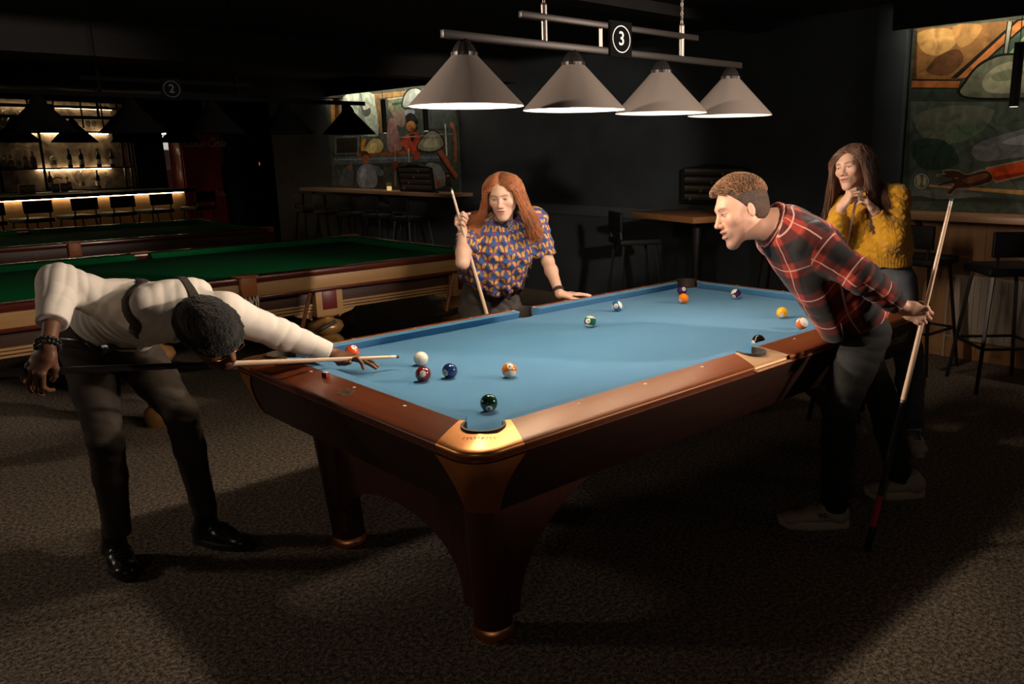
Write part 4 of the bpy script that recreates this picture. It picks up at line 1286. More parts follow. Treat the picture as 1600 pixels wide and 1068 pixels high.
m_cream = mat('cream_lettering', (0.75, 0.68, 0.6), 0.6)
def ft(x, z): return FT @ Matrix.Translation((x, z, 0.02))
MB().text('Coca-Cola', 0.21, ft(0.06, 1.86), 0.001, shear=0.35, bold=0.002).build('lettering', m_cream, dr)
MB().text('Coca-Cola', 0.13, ft(0.10, 0.95), 0.001, shear=0.35, bold=0.001).build('lettering', m_cream, dr)
for x, z0 in ((-0.10, 0.98), (0.22, 1.05)):
    o_ = [(0.0, 0.0), (0.085, 0.0), (0.088, 0.10), (0.070, 0.22), (0.082, 0.34), (0.060, 0.46), (0.032, 0.56), (0.028, 0.62)]
    prof = o_[1:] + [(-a, b) for a, b in o_[1:]][::-1]
    MB().prism(prof, 0.0, 0.004, FT @ Matrix.Translation((x, z0, 0.012))).build('bottle_picture', mat('printed_cola', (0.085, 0.030, 0.012), 0.4), dr)
    MB().prism([(0.075, 0.28), (0.060, 0.45), (-0.060, 0.45), (-0.075, 0.28)], 0.0, 0.005, FT @ Matrix.Translation((x, z0, 0.012))).build('bottle_band', mat('printed_amber', (0.34, 0.16, 0.05), 0.4), dr)
    MB().prism([(0.034, 0.54), (0.030, 0.68), (-0.030, 0.68), (-0.034, 0.54)], 0.0, 0.005, FT @ Matrix.Translation((x, z0, 0.012))).build('bottle_neck', mat('printed_glass', (0.24, 0.25, 0.22), 0.4), dr)

# ================================================================ things on and around the mural wall
m_dwood = wood('brown_table_wood', (0.30, 0.135, 0.050), (0.22, 0.095, 0.035), 'Y', rough=0.45)
t = thing('high_table', (3.0, 2.06, 0), 'square brown wooden high table in front of the dark wall', 'table', None)
q0, q1, q2 = Vector((2.585, 1.63, 0)), Vector((2.83, 2.52, 0)), Vector((3.46, 2.34, 0))
ex = (q1 - q0).normalized(); ey = Vector((ex.y, -ex.x, 0))
c0 = q0 + ex * 0.46 + ey * 0.33
Tt = frame((c0.x, c0.y, 0), ex, -ey, (0, 0, 1))
MB().box((0, 0, 1.055), (0.92, 0.66, 0.05), Tt, 0.004).build('table_top', m_dwood, t)
mb = MB(); mb.tube([Tt @ Vector((0.0, -0.05, 0.02)), Tt @ Vector((0.0, -0.05, 1.03))], 0.045, 16); mb.build('pedestal', m_dark, t)
MB().box((0, -0.05, 0.012), (0.55, 0.5, 0.024), Tt, 0.006).build('base_plate', m_dark, t)
def scoreboard(y, z, w_, h_, x, tilt, label):
    t = thing('scoreboard', (x, y, z), label, 'scoreboard')
    T = Matrix.Translation((x, y, z)) @ Matrix.Rotation(tilt, 4, 'Y') @ Matrix(((0, 0, -1, 0), (-1, 0, 0, 0), (0, 1, 0, 0), (0, 0, 0, 1)))
    o = MB().box((0, h_ * 0.44, 0), (w_, h_ * 0.88, 0.03), T, 0.006).build('board', m_black, t)
    cr = [(-w_ / 2, h_ * 0.87), (w_ / 2, h_ * 0.87), (w_ * 0.42, h_ * 0.92), (w_ * 0.22, h_ * 0.95), (w_ * 0.14, h_ * 1.0), (-w_ * 0.14, h_ * 1.0), (-w_ * 0.22, h_ * 0.95), (-w_ * 0.42, h_ * 0.92)]
    MB().prism(cr, -0.012, 0.016, T).build('crest', m_black, t)
    for k in range(4):
        zz = h_ * (0.13 + 0.21 * k)
        mb = MB(); mb.tube([T @ Vector((-w_ * 0.46, zz, 0.024)), T @ Vector((w_ * 0.46, zz, 0.024))], 0.0045, 8); ra = mb.build('score_rail', mat('dull_brass', (0.45, 0.36, 0.22), 0.35, 0.9), t)
        MB().box((-w_ * (0.35 - 0.17 * k), zz, 0.028), (0.022, 0.03, 0.012), T).build('slider', mat('dull_brass', (0.45, 0.36, 0.22), 0.35, 0.9), ra)
        MB().box((0, zz + h_ * 0.075, 0.0165), (w_ * 0.9, h_ * 0.085, 0.003), T).build('number_strip', mat('faded_score_strip', (0.075, 0.065, 0.045), 0.6), t)
    for q in (-1, 1):
        MB().box((q * w_ * 0.485, h_ * 0.44, 0.018), (0.012, h_ * 0.86, 0.016), T).build('side_frame', m_dark, t)
    return t
scoreboard(6.98, 1.123, 0.80, 0.36, 3.52, -0.12, 'black scoreboard propped on the far ledge against the figure mural')
scoreboard(2.30, 1.10, 0.76, 0.38, 3.74, 0.0, 'dark wall scoreboard behind the square wooden table')
# candle glass, small dark things on the far ledge
t = thing('candle_glass', (3.48, 7.62, 1.1225), 'glass with a glowing candle on the far ledge beside the scoreboard', 'candle')
MB().lathe([(0.0, 0), (0.036, 0.0), (0.040, 0.12), (0.038, 0.12), (0.034, 0.004), (0.0, 0.004)], (3.48, 7.62, 1.1225), 20).build('glass', m_glass, t, smooth=50)
MB().lathe([(0.0, 0.006), (0.031, 0.006), (0.032, 0.062), (0.0, 0.062)], (3.48, 7.62, 1.1225), 18).build('wax', mat('glowing_wax', (0.85, 0.7, 0.4), 0.6, emit=((1.0, 0.62, 0.25), 0.9)), t)
tag(MB().lathe([(0.0, 0), (0.030, 0), (0.032, 0.01), (0.030, 0.012), (0.010, 0.016), (0.010, 0.022), (0.0, 0.022)], (3.46, 6.46, 1.1225), 18).build('ashtray', m_dark), 'small dark dish on the near end of the far ledge', 'dish')
# slim pendant spots in front of the murals
def spot(x, y, zb, zt, label):
    t = thing('pendant_spot', (x, y, zb), label, 'pendant lamp')
    mb = MB(); mb.cyl((x, y, zb), (x, y, zt), 0.032, n=20); mb.build('housing', m_black, t)
    mb = MB(); mb.cyl((x, y, zt), (x, y, CEIL), 0.003, n=6); mb.build('cable', m_black, t)
    MB().lathe([(0.0, -0.001), (0.026, -0.001), (0.026, 0.0)], (x, y, zb), 16).build('lens', mat('spot_lens_glow', (1, 0.9, 0.8), 0.4, emit=((1.0, 0.85, 0.65), 2.0)), t)
spot(3.40, 7.50, 1.89, 2.32, 'slim black pendant spot before the figure mural, left one')
spot(3.40, 6.53, 1.89, 2.32, 'slim black pendant spot before the figure mural, half behind the first lamp shade')
spot(3.40, 8.55, 1.89, 2.32, 'slim black pendant spot hidden behind the dark snooker lamp shade')
spot(3.40, -0.44, 1.86, 2.27, 'slim black pendant spot at the right edge before the green painting')
q = bar(2.55, 1.2, 0); spot(q.x, q.y, 1.90, 2.28, 'small black spot hanging over the lit bottle shelf')
# radiator
t = thing('radiator', (3.70, -0.30, 0.15), 'pale ribbed wall radiator behind the high stool', 'radiator')
m_rad = mat('cream_radiator', (0.52, 0.45, 0.36), 0.5)
MB().box((3.700, -0.32, 0.405), (0.03, 0.56, 0.50), None, 0.006).build('panel', m_rad, t)
mb = MB()
for k in range(11): mb.box((3.683, -0.565 + k * 0.049, 0.405), (0.012, 0.030, 0.46), None, 0.005)
mb.build('ribs', m_rad, t)
mb = MB()
for z in (0.17, 0.64): mb.tube([(3.715, -0.03, z), (3.715, 0.01, z), (3.72, 0.02, z - 0.05), (3.72, 0.02, 0.0)], 0.010, 8)
mb.build('pipe', m_rad, t)
# wall sign, light switch, hook, loose wire
q = bar(5.86, 1.0, 0)
t = thing('wall_notice', (q.x, q.y, 2.2), 'small grey notice sign high on the dark wall', 'sign')
T = BT @ Matrix.Translation((5.86, 1.085, 2.26)) @ Matrix(((1, 0, 0, 0), (0, 0, -1, 0), (0, 1, 0, 0), (0, 0, 0, 1)))
MB().box((0, 0, 0), (0.20, 0.28, 0.01), T).build('plate', mat('grey_notice', (0.25, 0.25, 0.25), 0.6), t)
m = MB()
for k, yy in enumerate((0.09, 0.03, -0.03, -0.09)): m.box((0, yy, 0.006), (0.15, 0.022, 0.003), T)
m.build('print', m_black, t)
t = thing('light_switch', bar(5.3, 0.98, 1.45), 'small switch plate with an orange glow on the corner wall', 'switch')
T = BT @ Matrix.Translation((5.30, 0.992, 1.475)) @ Matrix(((1, 0, 0, 0), (0, 0, -1, 0), (0, 1, 0, 0), (0, 0, 0, 1)))
MB().box((0, 0, 0), (0.08, 0.14, 0.012), T, 0.003).build('plate', m_dark, t)
MB().box((0, 0, 0.008), (0.025, 0.06, 0.004), T).build('indicator', mat('orange_glow', (0.5, 0.2, 0.08), 0.5, emit=((1.0, 0.35, 0.10), 0.25)), t)
mb = MB(); mb.tube([(-0.60, 0.15, CEIL), (-0.598, 0.152, 2.40), (-0.585, 0.16, 2.25)], 0.0016, 6)
tag(mb.build('loose_wire', m_post), 'thin loose wire dangling from the ceiling left of the lamp', 'wire')
# ================================================================ organic surfaces: smooth solids meshed as one skin
def V(x, y, z): return np.array((x, y, z), float)
def nrm(a):
    a = np.asarray(a, float)
    return a / max(1e-9, np.linalg.norm(a))
def basis(f, u):
    """forward, up, left (orthonormal)"""
    f = nrm(f); u = np.asarray(u, float); u = nrm(u - f * (u @ f))
    return f, u, np.cross(u, f)

_rs = np.random.RandomState(3)
_nd = [(_rs.normal(size=(3, 3)), _rs.uniform(0, 6.28, 3)) for _ in range(5)]
def noise(P, scale):
    """smooth pseudo noise, about -1..1"""
    Q = P * scale
    s = np.zeros(len(P))
    for i, (m, ph) in enumerate(_nd):
        q = Q @ m.T + ph
        s += np.sin(q[:, 0] + 1.3 * np.sin(q[:, 1])) * np.sin(q[:, 2] + np.sin(q[:, 0] * 0.7))
    return s / 2.6

CAP = 0.07
class Solid:
    def __init__(s):
        s.ops = []
    def _add(s, fn, lo, hi, k, mode='u'):
        s.ops.append((fn, np.asarray(lo, float), np.asarray(hi, float), k, mode))
        return s
    def cone(s, a, b, r1, r2=None, k=0.01, mode='u'):
        a = np.asarray(a, float); b = np.asarray(b, float); r2 = r1 if r2 is None else r2
        ab = b - a; L2 = max(1e-9, ab @ ab)
        def fn(P):
            t = np.clip((P - a) @ ab / L2, 0, 1)
            return np.linalg.norm(P - a - t[:, None] * ab, axis=1) - (r1 + t * (r2 - r1))
        rm = max(r1, r2)
        return s._add(fn, np.minimum(a, b) - rm, np.maximum(a, b) + rm, k, mode)
    def ell(s, c, ax, r, k=0.01, mode='u'):
        """ellipsoid; ax = three orthonormal directions"""
        c = np.asarray(c, float); A = np.array(ax, float); r = np.asarray(r, float)
        def fn(P):
            q = (P - c) @ A.T
            k0 = np.linalg.norm(q / r, axis=1); k1 = np.linalg.norm(q / r ** 2, axis=1) + 1e-9
            return k0 * (k0 - 1) / k1
        rm = r.max()
        return s._add(fn, c - rm, c + rm, k, mode)
    def slab(s, a, b, side, w, t, k=0.02, mode='u'):
        """tapering segment with an oval section; w, t: (start, end) half width along side and half depth"""
        a = np.asarray(a, float); b = np.asarray(b, float)
        ab = b - a; L = np.linalg.norm(ab); z = ab / max(L, 1e-9)
        x = np.asarray(side, float); x = nrm(x - z * (x @ z)); y = np.cross(z, x)
        def fn(P):
            q = P - a
            h = q @ z
            tt = np.clip(h / max(L, 1e-9), 0, 1)
            ww = w[0] + tt * (w[1] - w[0]); th = t[0] + tt * (t[1] - t[0])
            e = h - tt * L
            m = np.minimum(ww, th)
            qx, qy = q @ x, q @ y
            k0 = np.sqrt((qx / ww) ** 2 + (qy / th) ** 2 + (e / m) ** 2)
            k1 = np.sqrt((qx / ww ** 2) ** 2 + (qy / th ** 2) ** 2 + (e / m ** 2) ** 2) + 1e-9
            return k0 * (k0 - 1) / k1
        rm = max(max(w), max(t))
        return s._add(fn, np.minimum(a, b) - rm, np.maximum(a, b) + rm, k, mode)
    def chain(s, pts, rs, k=0.012):
        for i in range(len(pts) - 1):
            s.cone(pts[i], pts[i + 1], rs[i], rs[i + 1], k)
        return s
    def cut(s, o, n, lo, hi, k=0.004):
        """remove everything on the n side of the plane through o, within a box"""
        o = np.asarray(o, float); n = nrm(n)
        return s._add(lambda P: -((P - o) @ n), lo, hi, k, 'c')
    def disp(s, fn, lo=(-99,) * 3, hi=(99,) * 3):
        return s._add(fn, lo, hi, 0.0, 'd')
    def __call__(s, P):
        d = np.full(len(P), CAP)
        for fn, lo, hi, k, mode in s.ops:
            mg = 0.0 if mode in 'cd' else k + 0.05
            m = np.all((P >= lo - mg) & (P <= hi + mg), axis=1)
            if not m.any():
                continue
            v = fn(P[m]); dm = d[m]
            if mode == 'd':
                d[m] = dm + v * (np.abs(dm) < 0.05)
            elif mode == 'u':
                if k > 1e-6:
                    h = np.clip(0.5 + 0.5 * (dm - v) / k, 0, 1)
                    d[m] = dm + (v - dm) * h - k * h * (1 - h)
                else:
                    d[m] = np.minimum(dm, v)
            elif mode == 's':
                h = np.clip(0.5 - 0.5 * (v + dm) / k, 0, 1) if k > 1e-6 else (v + dm < 0) * 1.0
                d[m] = dm + (-v - dm) * h + k * h * (1 - h)
            elif mode == 'c':
                d[m] = np.maximum(dm, -v)
        return np.minimum(d, CAP)
    def bounds(s):
        us = [o for o in s.ops if o[4] == 'u']
        return np.min([o[1] for o in us], axis=0) - 0.03, np.max([o[2] for o in us], axis=0) + 0.03
    def grad(s, P, e=0.002):
        g = np.stack([s(P + e * np.eye(3)[i]) - s(P - e * np.eye(3)[i]) for i in range(3)], 1)
        return g / (np.linalg.norm(g, axis=1)[:, None] + 1e-9)
    def snap(s, P, off=0.0, n=6):
        P = np.array(P, float)
        for _ in range(n):
            P -= s.grad(P) * np.clip(s(P) - off, -0.02, 0.02)[:, None]
        return P
    def mesh(s, h):
        lo, hi = s.bounds()
        Bk = 8
        st = Bk * h
        nb = np.ceil((hi - lo) / st).astype(int)
        gi = np.stack(np.meshgrid(*[np.arange(n) for n in nb], indexing='ij'), -1).reshape(-1, 3)
        keep = []
        for i in range(0, len(gi), 60000):
            g = gi[i:i + 60000]
            keep.append(np.abs(s(lo + (g + 0.5) * st)) < st * 0.866 * 1.35 + 0.004)
        blk = gi[np.concatenate(keep)]
        off = np.stack(np.meshgrid(*[np.arange(Bk + 1)] * 3, indexing='ij'), -1).reshape(-1, 3)
        cid, cd8 = [], []
        co = np.array([(0, 0, 0), (1, 0, 0), (0, 1, 0), (1, 1, 0), (0, 0, 1), (1, 0, 1), (0, 1, 1), (1, 1, 1)])
        for i in range(0, len(blk), 300):
            b = blk[i:i + 300]
            idx = b[:, None, :] * Bk + off[None]
            D = s((lo + idx.reshape(-1, 3) * h)).reshape(len(b), Bk + 1, Bk + 1, Bk + 1)
            c8 = np.stack([D[:, o[0]:o[0] + Bk, o[1]:o[1] + Bk, o[2]:o[2] + Bk] for o in co], -1)
            ins = (c8 < 0).sum(-1)
            w = np.argwhere((ins > 0) & (ins < 8))
            if len(w):
                cid.append(b[w[:, 0]] * Bk + w[:, 1:])
                cd8.append(c8[w[:, 0], w[:, 1], w[:, 2], w[:, 3]])
        cid = np.concatenate(cid); d8 = np.concatenate(cd8)
        acc = np.zeros((len(cid), 3)); cnt = np.zeros(len(cid))
        for a in range(8):
            for ax in range(3):
                b2 = a | (1 << ax)
                if b2 == a: continue
                da, db = d8[:, a], d8[:, b2]
                m = (da < 0) != (db < 0)
                t = np.where(m, da / np.where(m, da - db, 1), 0)
                acc += m[:, None] * (co[a] + t[:, None] * (co[b2] - co[a]))
                cnt += m
        vert = lo + (cid + acc / cnt[:, None]) * h
        N = nb * Bk + 2
        key = (cid[:, 0] * N[1] + cid[:, 1]) * N[2] + cid[:, 2]
        order = np.argsort(key); sk = key[order]
        def look(c):
            kk = (c[:, 0] * N[1] + c[:, 1]) * N[2] + c[:, 2]
            p = np.clip(np.searchsorted(sk, kk), 0, len(sk) - 1)
            return np.where(sk[p] == kk, order[p], -1)
        quads = []
        for ax in range(3):
            m = (d8[:, 0] < 0) != (d8[:, 1 << ax] < 0)
            c = cid[m]; ins = d8[m, 0] < 0
            e1 = np.eye(3, dtype=int)[(ax + 1) % 3]; e2 = np.eye(3, dtype=int)[(ax + 2) % 3]
            q = np.stack([look(c), look(c - e1), look(c - e1 - e2), look(c - e2)], 1)
            q[~ins] = q[~ins][:, ::-1]
            quads.append(q[(q >= 0).all(1)])
        return vert, np.concatenate(quads)

def skin_mesh(name, solid, h, mats, parent=None, colour=None, extra=None, smooth_it=1, keep=None, origin=None):
    v, q = solid.mesh(h)
    if smooth_it:
        for _ in range(smooth_it):
            a = np.zeros_like(v); n = np.zeros(len(v))
            for i in range(4):
                j = (i + 1) % 4
                np.add.at(a, q[:, i], v[q[:, j]]); np.add.at(n, q[:, i], 1)
                np.add.at(a, q[:, j], v[q[:, i]]); np.add.at(n, q[:, j], 1)
            n = np.maximum(n, 1)
            v = v * 0.5 + 0.5 * a / n[:, None]
    if keep is not None:
        kv = keep(v)
        kq = kv[q].all(1)
        q = q[kq]
        used = np.zeros(len(v), bool); used[q.ravel()] = True
        mp = np.cumsum(used) - 1
        v = v[used]; q = mp[q]
    me = bpy.data.meshes.new(name)
    vo = v if origin is None else v - np.asarray(origin)
    me.vertices.add(len(v)); me.vertices.foreach_set('co', vo.ravel())
    me.loops.add(len(q) * 4); me.loops.foreach_set('vertex_index', q.ravel().astype(np.int32))
    me.polygons.add(len(q)); me.polygons.foreach_set('loop_start', np.arange(0, len(q) * 4, 4, dtype=np.int32))
    me.polygons.foreach_set('use_smooth', np.ones(len(q), bool))
    me.update(calc_edges=True)
    me.validate()
    for m in (mats if isinstance(mats, (list, tuple)) else [mats]):
        me.materials.append(m)
    if colour is not None:
        c = colour(v)
        at_ = me.attributes.new('col', 'FLOAT_COLOR', 'POINT')
        at_.data.foreach_set('color', np.concatenate([c, np.ones((len(c), 1))], 1).astype(np.float32).ravel())
    if extra is not None:
        e = extra(v)
        at_ = me.attributes.new('pc', 'FLOAT_VECTOR', 'POINT')
        at_.data.foreach_set('vector', e.astype(np.float32).ravel())
    o = bpy.data.objects.new(name, me)
    COL.objects.link(o)
    if origin is not None:
        o.location = tuple(origin)
    if parent is not None:
        o.parent = parent
        o.matrix_parent_inverse = parent.matrix_basis.inverted()
    return o

# ---- anatomy
def add_head(s, H, f, u, l, sc=1.0, jaw=1.0, mouth_open=0.0, male=False):
    def p(a, b, c): return H + (f * a + l * b + u * c) * sc
    ax = (f, l, u)
    s.ell(p(-0.014, 0, 0.034), ax, np.array((0.097, 0.076, 0.086)) * sc, 0.01)
    s.ell(p(0.026, 0, -0.022), ax, np.array((0.064, 0.064 * jaw, 0.090)) * sc, 0.03)
    for q in (-1, 1):
        s.cone(p(-0.002, q * 0.050 * jaw, -0.045), p(0.062, q * 0.014, -0.104 - mouth_open), 0.021 * sc, 0.017 * sc, 0.030)
        s.ell(p(0.058, q * 0.045, -0.022), ax, np.array((0.020, 0.020, 0.018)) * sc, 0.025)
    s.ell(p(0.071, 0, -0.106 - mouth_open), ax, np.array((0.018, 0.020, 0.017)) * sc, 0.020)
    s.ell(p(0.074, 0, 0.026), ax, np.array((0.018, 0.050, 0.014 if male else 0.011)) * sc, 0.022)
    for q in (-1, 1):
        s.ell(p(0.097, q * 0.031, 0.003), ax, np.array((0.018, 0.018, 0.0105)) * sc, 0.014, 's')
        s.ell(p(0.0745, q * 0.031, 0.002), ax, np.array((0.0125, 0.0135, 0.0105)) * sc, 0.003)
        s.cone(p(0.083, q * 0.018, 0.010), p(0.076, q * 0.046, 0.009), 0.0042 * sc, 0.0035 * sc, 0.004)
    s.cone(p(0.084, 0, 0.014), p(0.108, 0, -0.030), 0.0075 * sc, 0.0095 * sc, 0.012)
    s.ell(p(0.109, 0, -0.033), ax, np.array((0.010, 0.0105, 0.009)) * sc, 0.008)
    for q in (-1, 1):
        s.ell(p(0.096, q * 0.0125, -0.037), ax, np.array((0.010, 0.0075, 0.008)) * sc, 0.007)
    s.ell(p(0.076, 0, -0.066 - mouth_open * 0.4), ax, np.array((0.018, 0.028, 0.024)) * sc, 0.02)
    s.ell(p(0.0935, 0, -0.0600), ax, np.array((0.0085, 0.024, 0.0060)) * sc, 0.006)
    s.ell(p(0.0915, 0, -0.0730 - mouth_open), ax, np.array((0.0085, 0.020, 0.0072)) * sc, 0.006)
    s.ell(p(0.100, 0, -0.0665 - mouth_open * 0.5), ax, np.array((0.012, 0.023, 0.0018 + mouth_open * 0.45)) * sc, 0.003, 's')
    for q in (-1, 1):
        ex = nrm(f * 0.25 * -1 + l * q * 0.97)
        ea = basis(np.cross(u, ex), u + f * -0.15)
        s.ell(p(-0.012, q * 0.078, -0.006), (nrm(f - ex * (f @ ex)), ex, nrm(u - ex * (u @ ex))), np.array((0.016, 0.0075, 0.028)) * sc, 0.006)
        s.ell(p(-0.006, q * 0.088, -0.004), (nrm(f - ex * (f @ ex)), ex, nrm(u - ex * (u @ ex))), np.array((0.009, 0.006, 0.018)) * sc, 0.004, 's')

def head_colour(P, col, H, f, u, l, sc, skin, lips, brow, iris, brow_w=0.0045, stubble=0.0, closed=0.0, cheek=0.12):
    """skin features as pigment: lips, brows, lashes, eyes"""
    q = (P - H) / sc
    a, b, c = q @ f, q @ l, q @ u
    near = (np.linalg.norm(q, axis=1) < 0.17) & (a > 0.03)
    ab = np.abs(b)
    def mix(m, k):
        col[:] = col * (1 - m[:, None]) + np.asarray(k) * m[:, None]
    ss = lambda e0, e1, x: np.clip((x - e0) / (e1 - e0), 0, 1) ** 2 * (3 - 2 * np.clip((x - e0) / (e1 - e0), 0, 1))
    g = near.astype(float)
    # cheeks and nose tip a little redder
    mix(g * cheek * np.exp(-(((ab - 0.042) / 0.02) ** 2 + ((c + 0.03) / 0.022) ** 2)), np.array(skin) * (1.05, 0.62, 0.55))
    mix(g * cheek * np.exp(-((b / 0.016) ** 2 + ((c + 0.034) / 0.014) ** 2)) * (a > 0.09), np.array(skin) * (1.05, 0.66, 0.58))
    if stubble:
        mix(g * stubble * ss(-0.045, -0.075, c) * ss(0.02, 0.05, a + ab * 0.3), np.array(skin) * (0.45, 0.42, 0.42))
        mix(g * stubble * np.exp(-((b / 0.022) ** 2 + ((c + 0.049) / 0.006) ** 2)), np.array(skin) * (0.45, 0.42, 0.42))
    # lips
    top = 0.0660 - 0.0095 * (1 - (ab / 0.026) ** 2)
    low = 0.0665 + 0.0125 * (1 - (ab / 0.023) ** 2)
    lm = g * (ab < 0.026) * ss(top - 0.001, top + 0.001, -c) * ss(low + 0.001, low - 0.001, -c) * (a > 0.07)
    mix(lm * 0.85, lips)
    mix(g * (ab < 0.024) * (a > 0.06) * np.exp(-((c + 0.0665) / 0.0012) ** 2) * 0.7, np.array(lips) * 0.3)
    # brows
    bc = 0.0235 + 0.004 * (1 - ((ab - 0.036) / 0.02) ** 2)
    mix(g * ss(0.010, 0.014, ab) * ss(0.056, 0.046, ab) * np.exp(-((c - bc) / brow_w) ** 2) * 0.85, brow)
    # eyes
    eb = (ab - 0.031) / 0.0135
    op = 0.0052 * (1 - closed)
    inside = (eb ** 2 + ((c - 0.002) / op) ** 2 < 1)
    m = g * inside * (a > 0.06)
    mix(m, (0.50, 0.44, 0.40))
    mix(m * (((ab - 0.031) ** 2 + (c - 0.002) ** 2) < 0.0052 ** 2), iris)
    mix(g * (np.abs(eb) < 1.08) * (a > 0.06) * np.exp(-((c - 0.002 - op * np.sqrt(np.clip(1 - eb ** 2 * 0.85, 0, 1)) - 0.0006) / 0.0017) ** 2) * 0.9, np.array(brow) * 0.35)
    mix(g * (np.abs(eb) < 1.0) * (a > 0.06) * np.exp(-((c - 0.002 + op * np.sqrt(np.clip(1 - eb ** 2 * 0.85, 0, 1)) + 0.0004) / 0.0012) ** 2) * 0.4, np.array(brow) * 0.5)
    # nostrils
    mix(g * np.exp(-(((ab - 0.0075) / 0.0032) ** 2 + ((c + 0.0435) / 0.0022) ** 2)) * (a > 0.085) * 0.8, np.array(skin) * 0.15)
    return col

FING = [((0.090, 0.030), (0.043, 0.026, 0.021), 0.0088), ((0.095, 0.010), (0.047, 0.030, 0.022), 0.0090),
        ((0.091, -0.010), (0.044, 0.027, 0.021), 0.0086), ((0.082, -0.028), (0.034, 0.021, 0.018), 0.0076)]
def add_hand(s, W, d, n, t, curls, spread=(6, 1, -4, -10), thumb=((0.55, 0.75, 0.3), (0.85, 0.4, 0.35), (0.95, 0.1, 0.3)), sc=1.0, tips=None):
    """W wrist, d towards the fingers, n the way the palm faces, t towards the thumb. curls: per finger three bends in degrees"""
    d = nrm(d); n = np.asarray(n, float); n = nrm(n - d * (n @ d)); t = np.cross(d, n) if t == 'R' else np.cross(n, d)
    def p(a, b, c): return W + (d * a + t * b + n * c) * sc
    s.slab(p(-0.005, 0, 0), p(0.035, 0, 0.002), t, (0.026 * sc, 0.036 * sc), (0.019 * sc, 0.016 * sc), 0.015)
    s.slab(p(0.035, 0, 0.002), p(0.082, 0.001, 0), t, (0.037 * sc, 0.039 * sc), (0.0155 * sc, 0.0115 * sc), 0.012)
    s.ell(p(0.035, 0.024, 0.008), (d, t, n), np.array((0.030, 0.015, 0.014)) * sc, 0.010)
    s.ell(p(0.035, -0.022, 0.007), (d, t, n), np.array((0.030, 0.013, 0.012)) * sc, 0.010)
    out = []
    for i, ((bd, bt), ln, r) in enumerate(FING):
        a = p(bd - 0.006, bt, 0)
        sp = math.radians(spread[i])
        d1 = nrm(d * math.cos(sp) + t * math.sin(sp))
        ang = 0.0
        rr = r * sc
        s.ell(p(bd - 0.004, bt, -0.003), (d, t, n), np.array((0.011, 0.0095, 0.0095)) * sc, 0.006)
        for j in range(3):
            ang += math.radians(curls[i][j])
            dr = d1 * math.cos(ang) + n * math.sin(ang)
            L = ln[j] * sc * (1.12 if j == 0 else 1)
            b = a + dr * L
            s.cone(a, b, rr, rr * 0.92, 0.0035 if j else 0.006)
            rr *= 0.92
            a = b
        out.append(a)
    a = p(0.020, 0.020, 0.006)
    rr = 0.0135 * sc
    for j, (td, tt, tn) in enumerate(thumb):
        dr = nrm(d * td + t * tt + n * tn)
        b = a + dr * (0.046, 0.033, 0.024)[j] * sc
        s.cone(a, b, rr, rr * 0.86, 0.010 if j == 0 else 0.003)
        rr *= 0.86
        a = b
    out.append(a)
    return out

def grip_wrist(G, d, n, sc=1.0, a=0.092, c=0.022):
    d = nrm(d); n = np.asarray(n, float); n = nrm(n - d * (n @ d))
    return np.asarray(G, float) - (d * a + n * c) * sc

GRIP = ((62, 88, 45), (66, 88, 45), (70, 88, 45), (74, 86, 45))

def add_leg(s, hip, knee, ankle, inf=0.0, kk=0.02, sc=1.0, side=None, r=(0.086, 0.056, 0.052, 0.036)):
    mid = hip + (knee - hip) * 0.45
    s.cone(hip, mid, r[0] * sc + inf, (r[0] * 0.88) * sc + inf, kk)
    s.cone(mid, knee, (r[0] * 0.88) * sc + inf, r[1] * sc + inf, kk)
    back = knee + (ankle - knee) * 0.35
    s.cone(knee, back, r[1] * sc + inf, r[2] * 1.08 * sc + inf, kk)
    s.cone(back, ankle, r[2] * 1.08 * sc + inf, r[3] * sc + inf, kk)

def scalp(name, H, f, u, l, sc, m, parent, hairline=0.050, grow=0.006, h=0.004, low=-0.05, back=0.0):
    """the close layer of hair on the skull"""
    s = Solid()
    def p(a, b, c): return H + (f * a + l * b + u * c) * sc
    ax = (f, l, u)
    s.ell(p(-0.016, 0, 0.036), ax, np.array((0.097 + grow, 0.077 + grow, 0.087 + grow)) * sc, 0.01)
    s.ell(p(-0.045, 0, -0.01), ax, np.array((0.062 + grow, 0.066 + grow, 0.075)) * sc, 0.03)
    # forehead, temples and nape kept clear
    s.cut(p(hairline, 0, 0.055), f * 0.92 - u * 0.42, H - 0.25, H + 0.25)
    s.cut(p(0.012, 0, 0.02), f * 0.80 - u * 0.60, H - 0.25, H + 0.25)
    s.cut(p(0, 0, low), -u + f * 0.3, H - 0.25, H + 0.25)
    s.disp(lambda P: -0.0012 * np.abs(noise(P, 120)))
    return skin_mesh(name, s, h, m, parent), s

def tube_bundle(name, strands, radius, m, parent, n=5):
    """hair locks: list of polylines, tapering towards the tips"""
    mb = MB()
    for st, rr in strands:
        N = len(st)
        mb.tube([Vector(q) for q in st], [radius * rr * (1.0 - 0.75 * (i / (N - 1)) ** 2) for i in range(N)], n, True)
    return mb.build(name, m, parent, smooth=180)

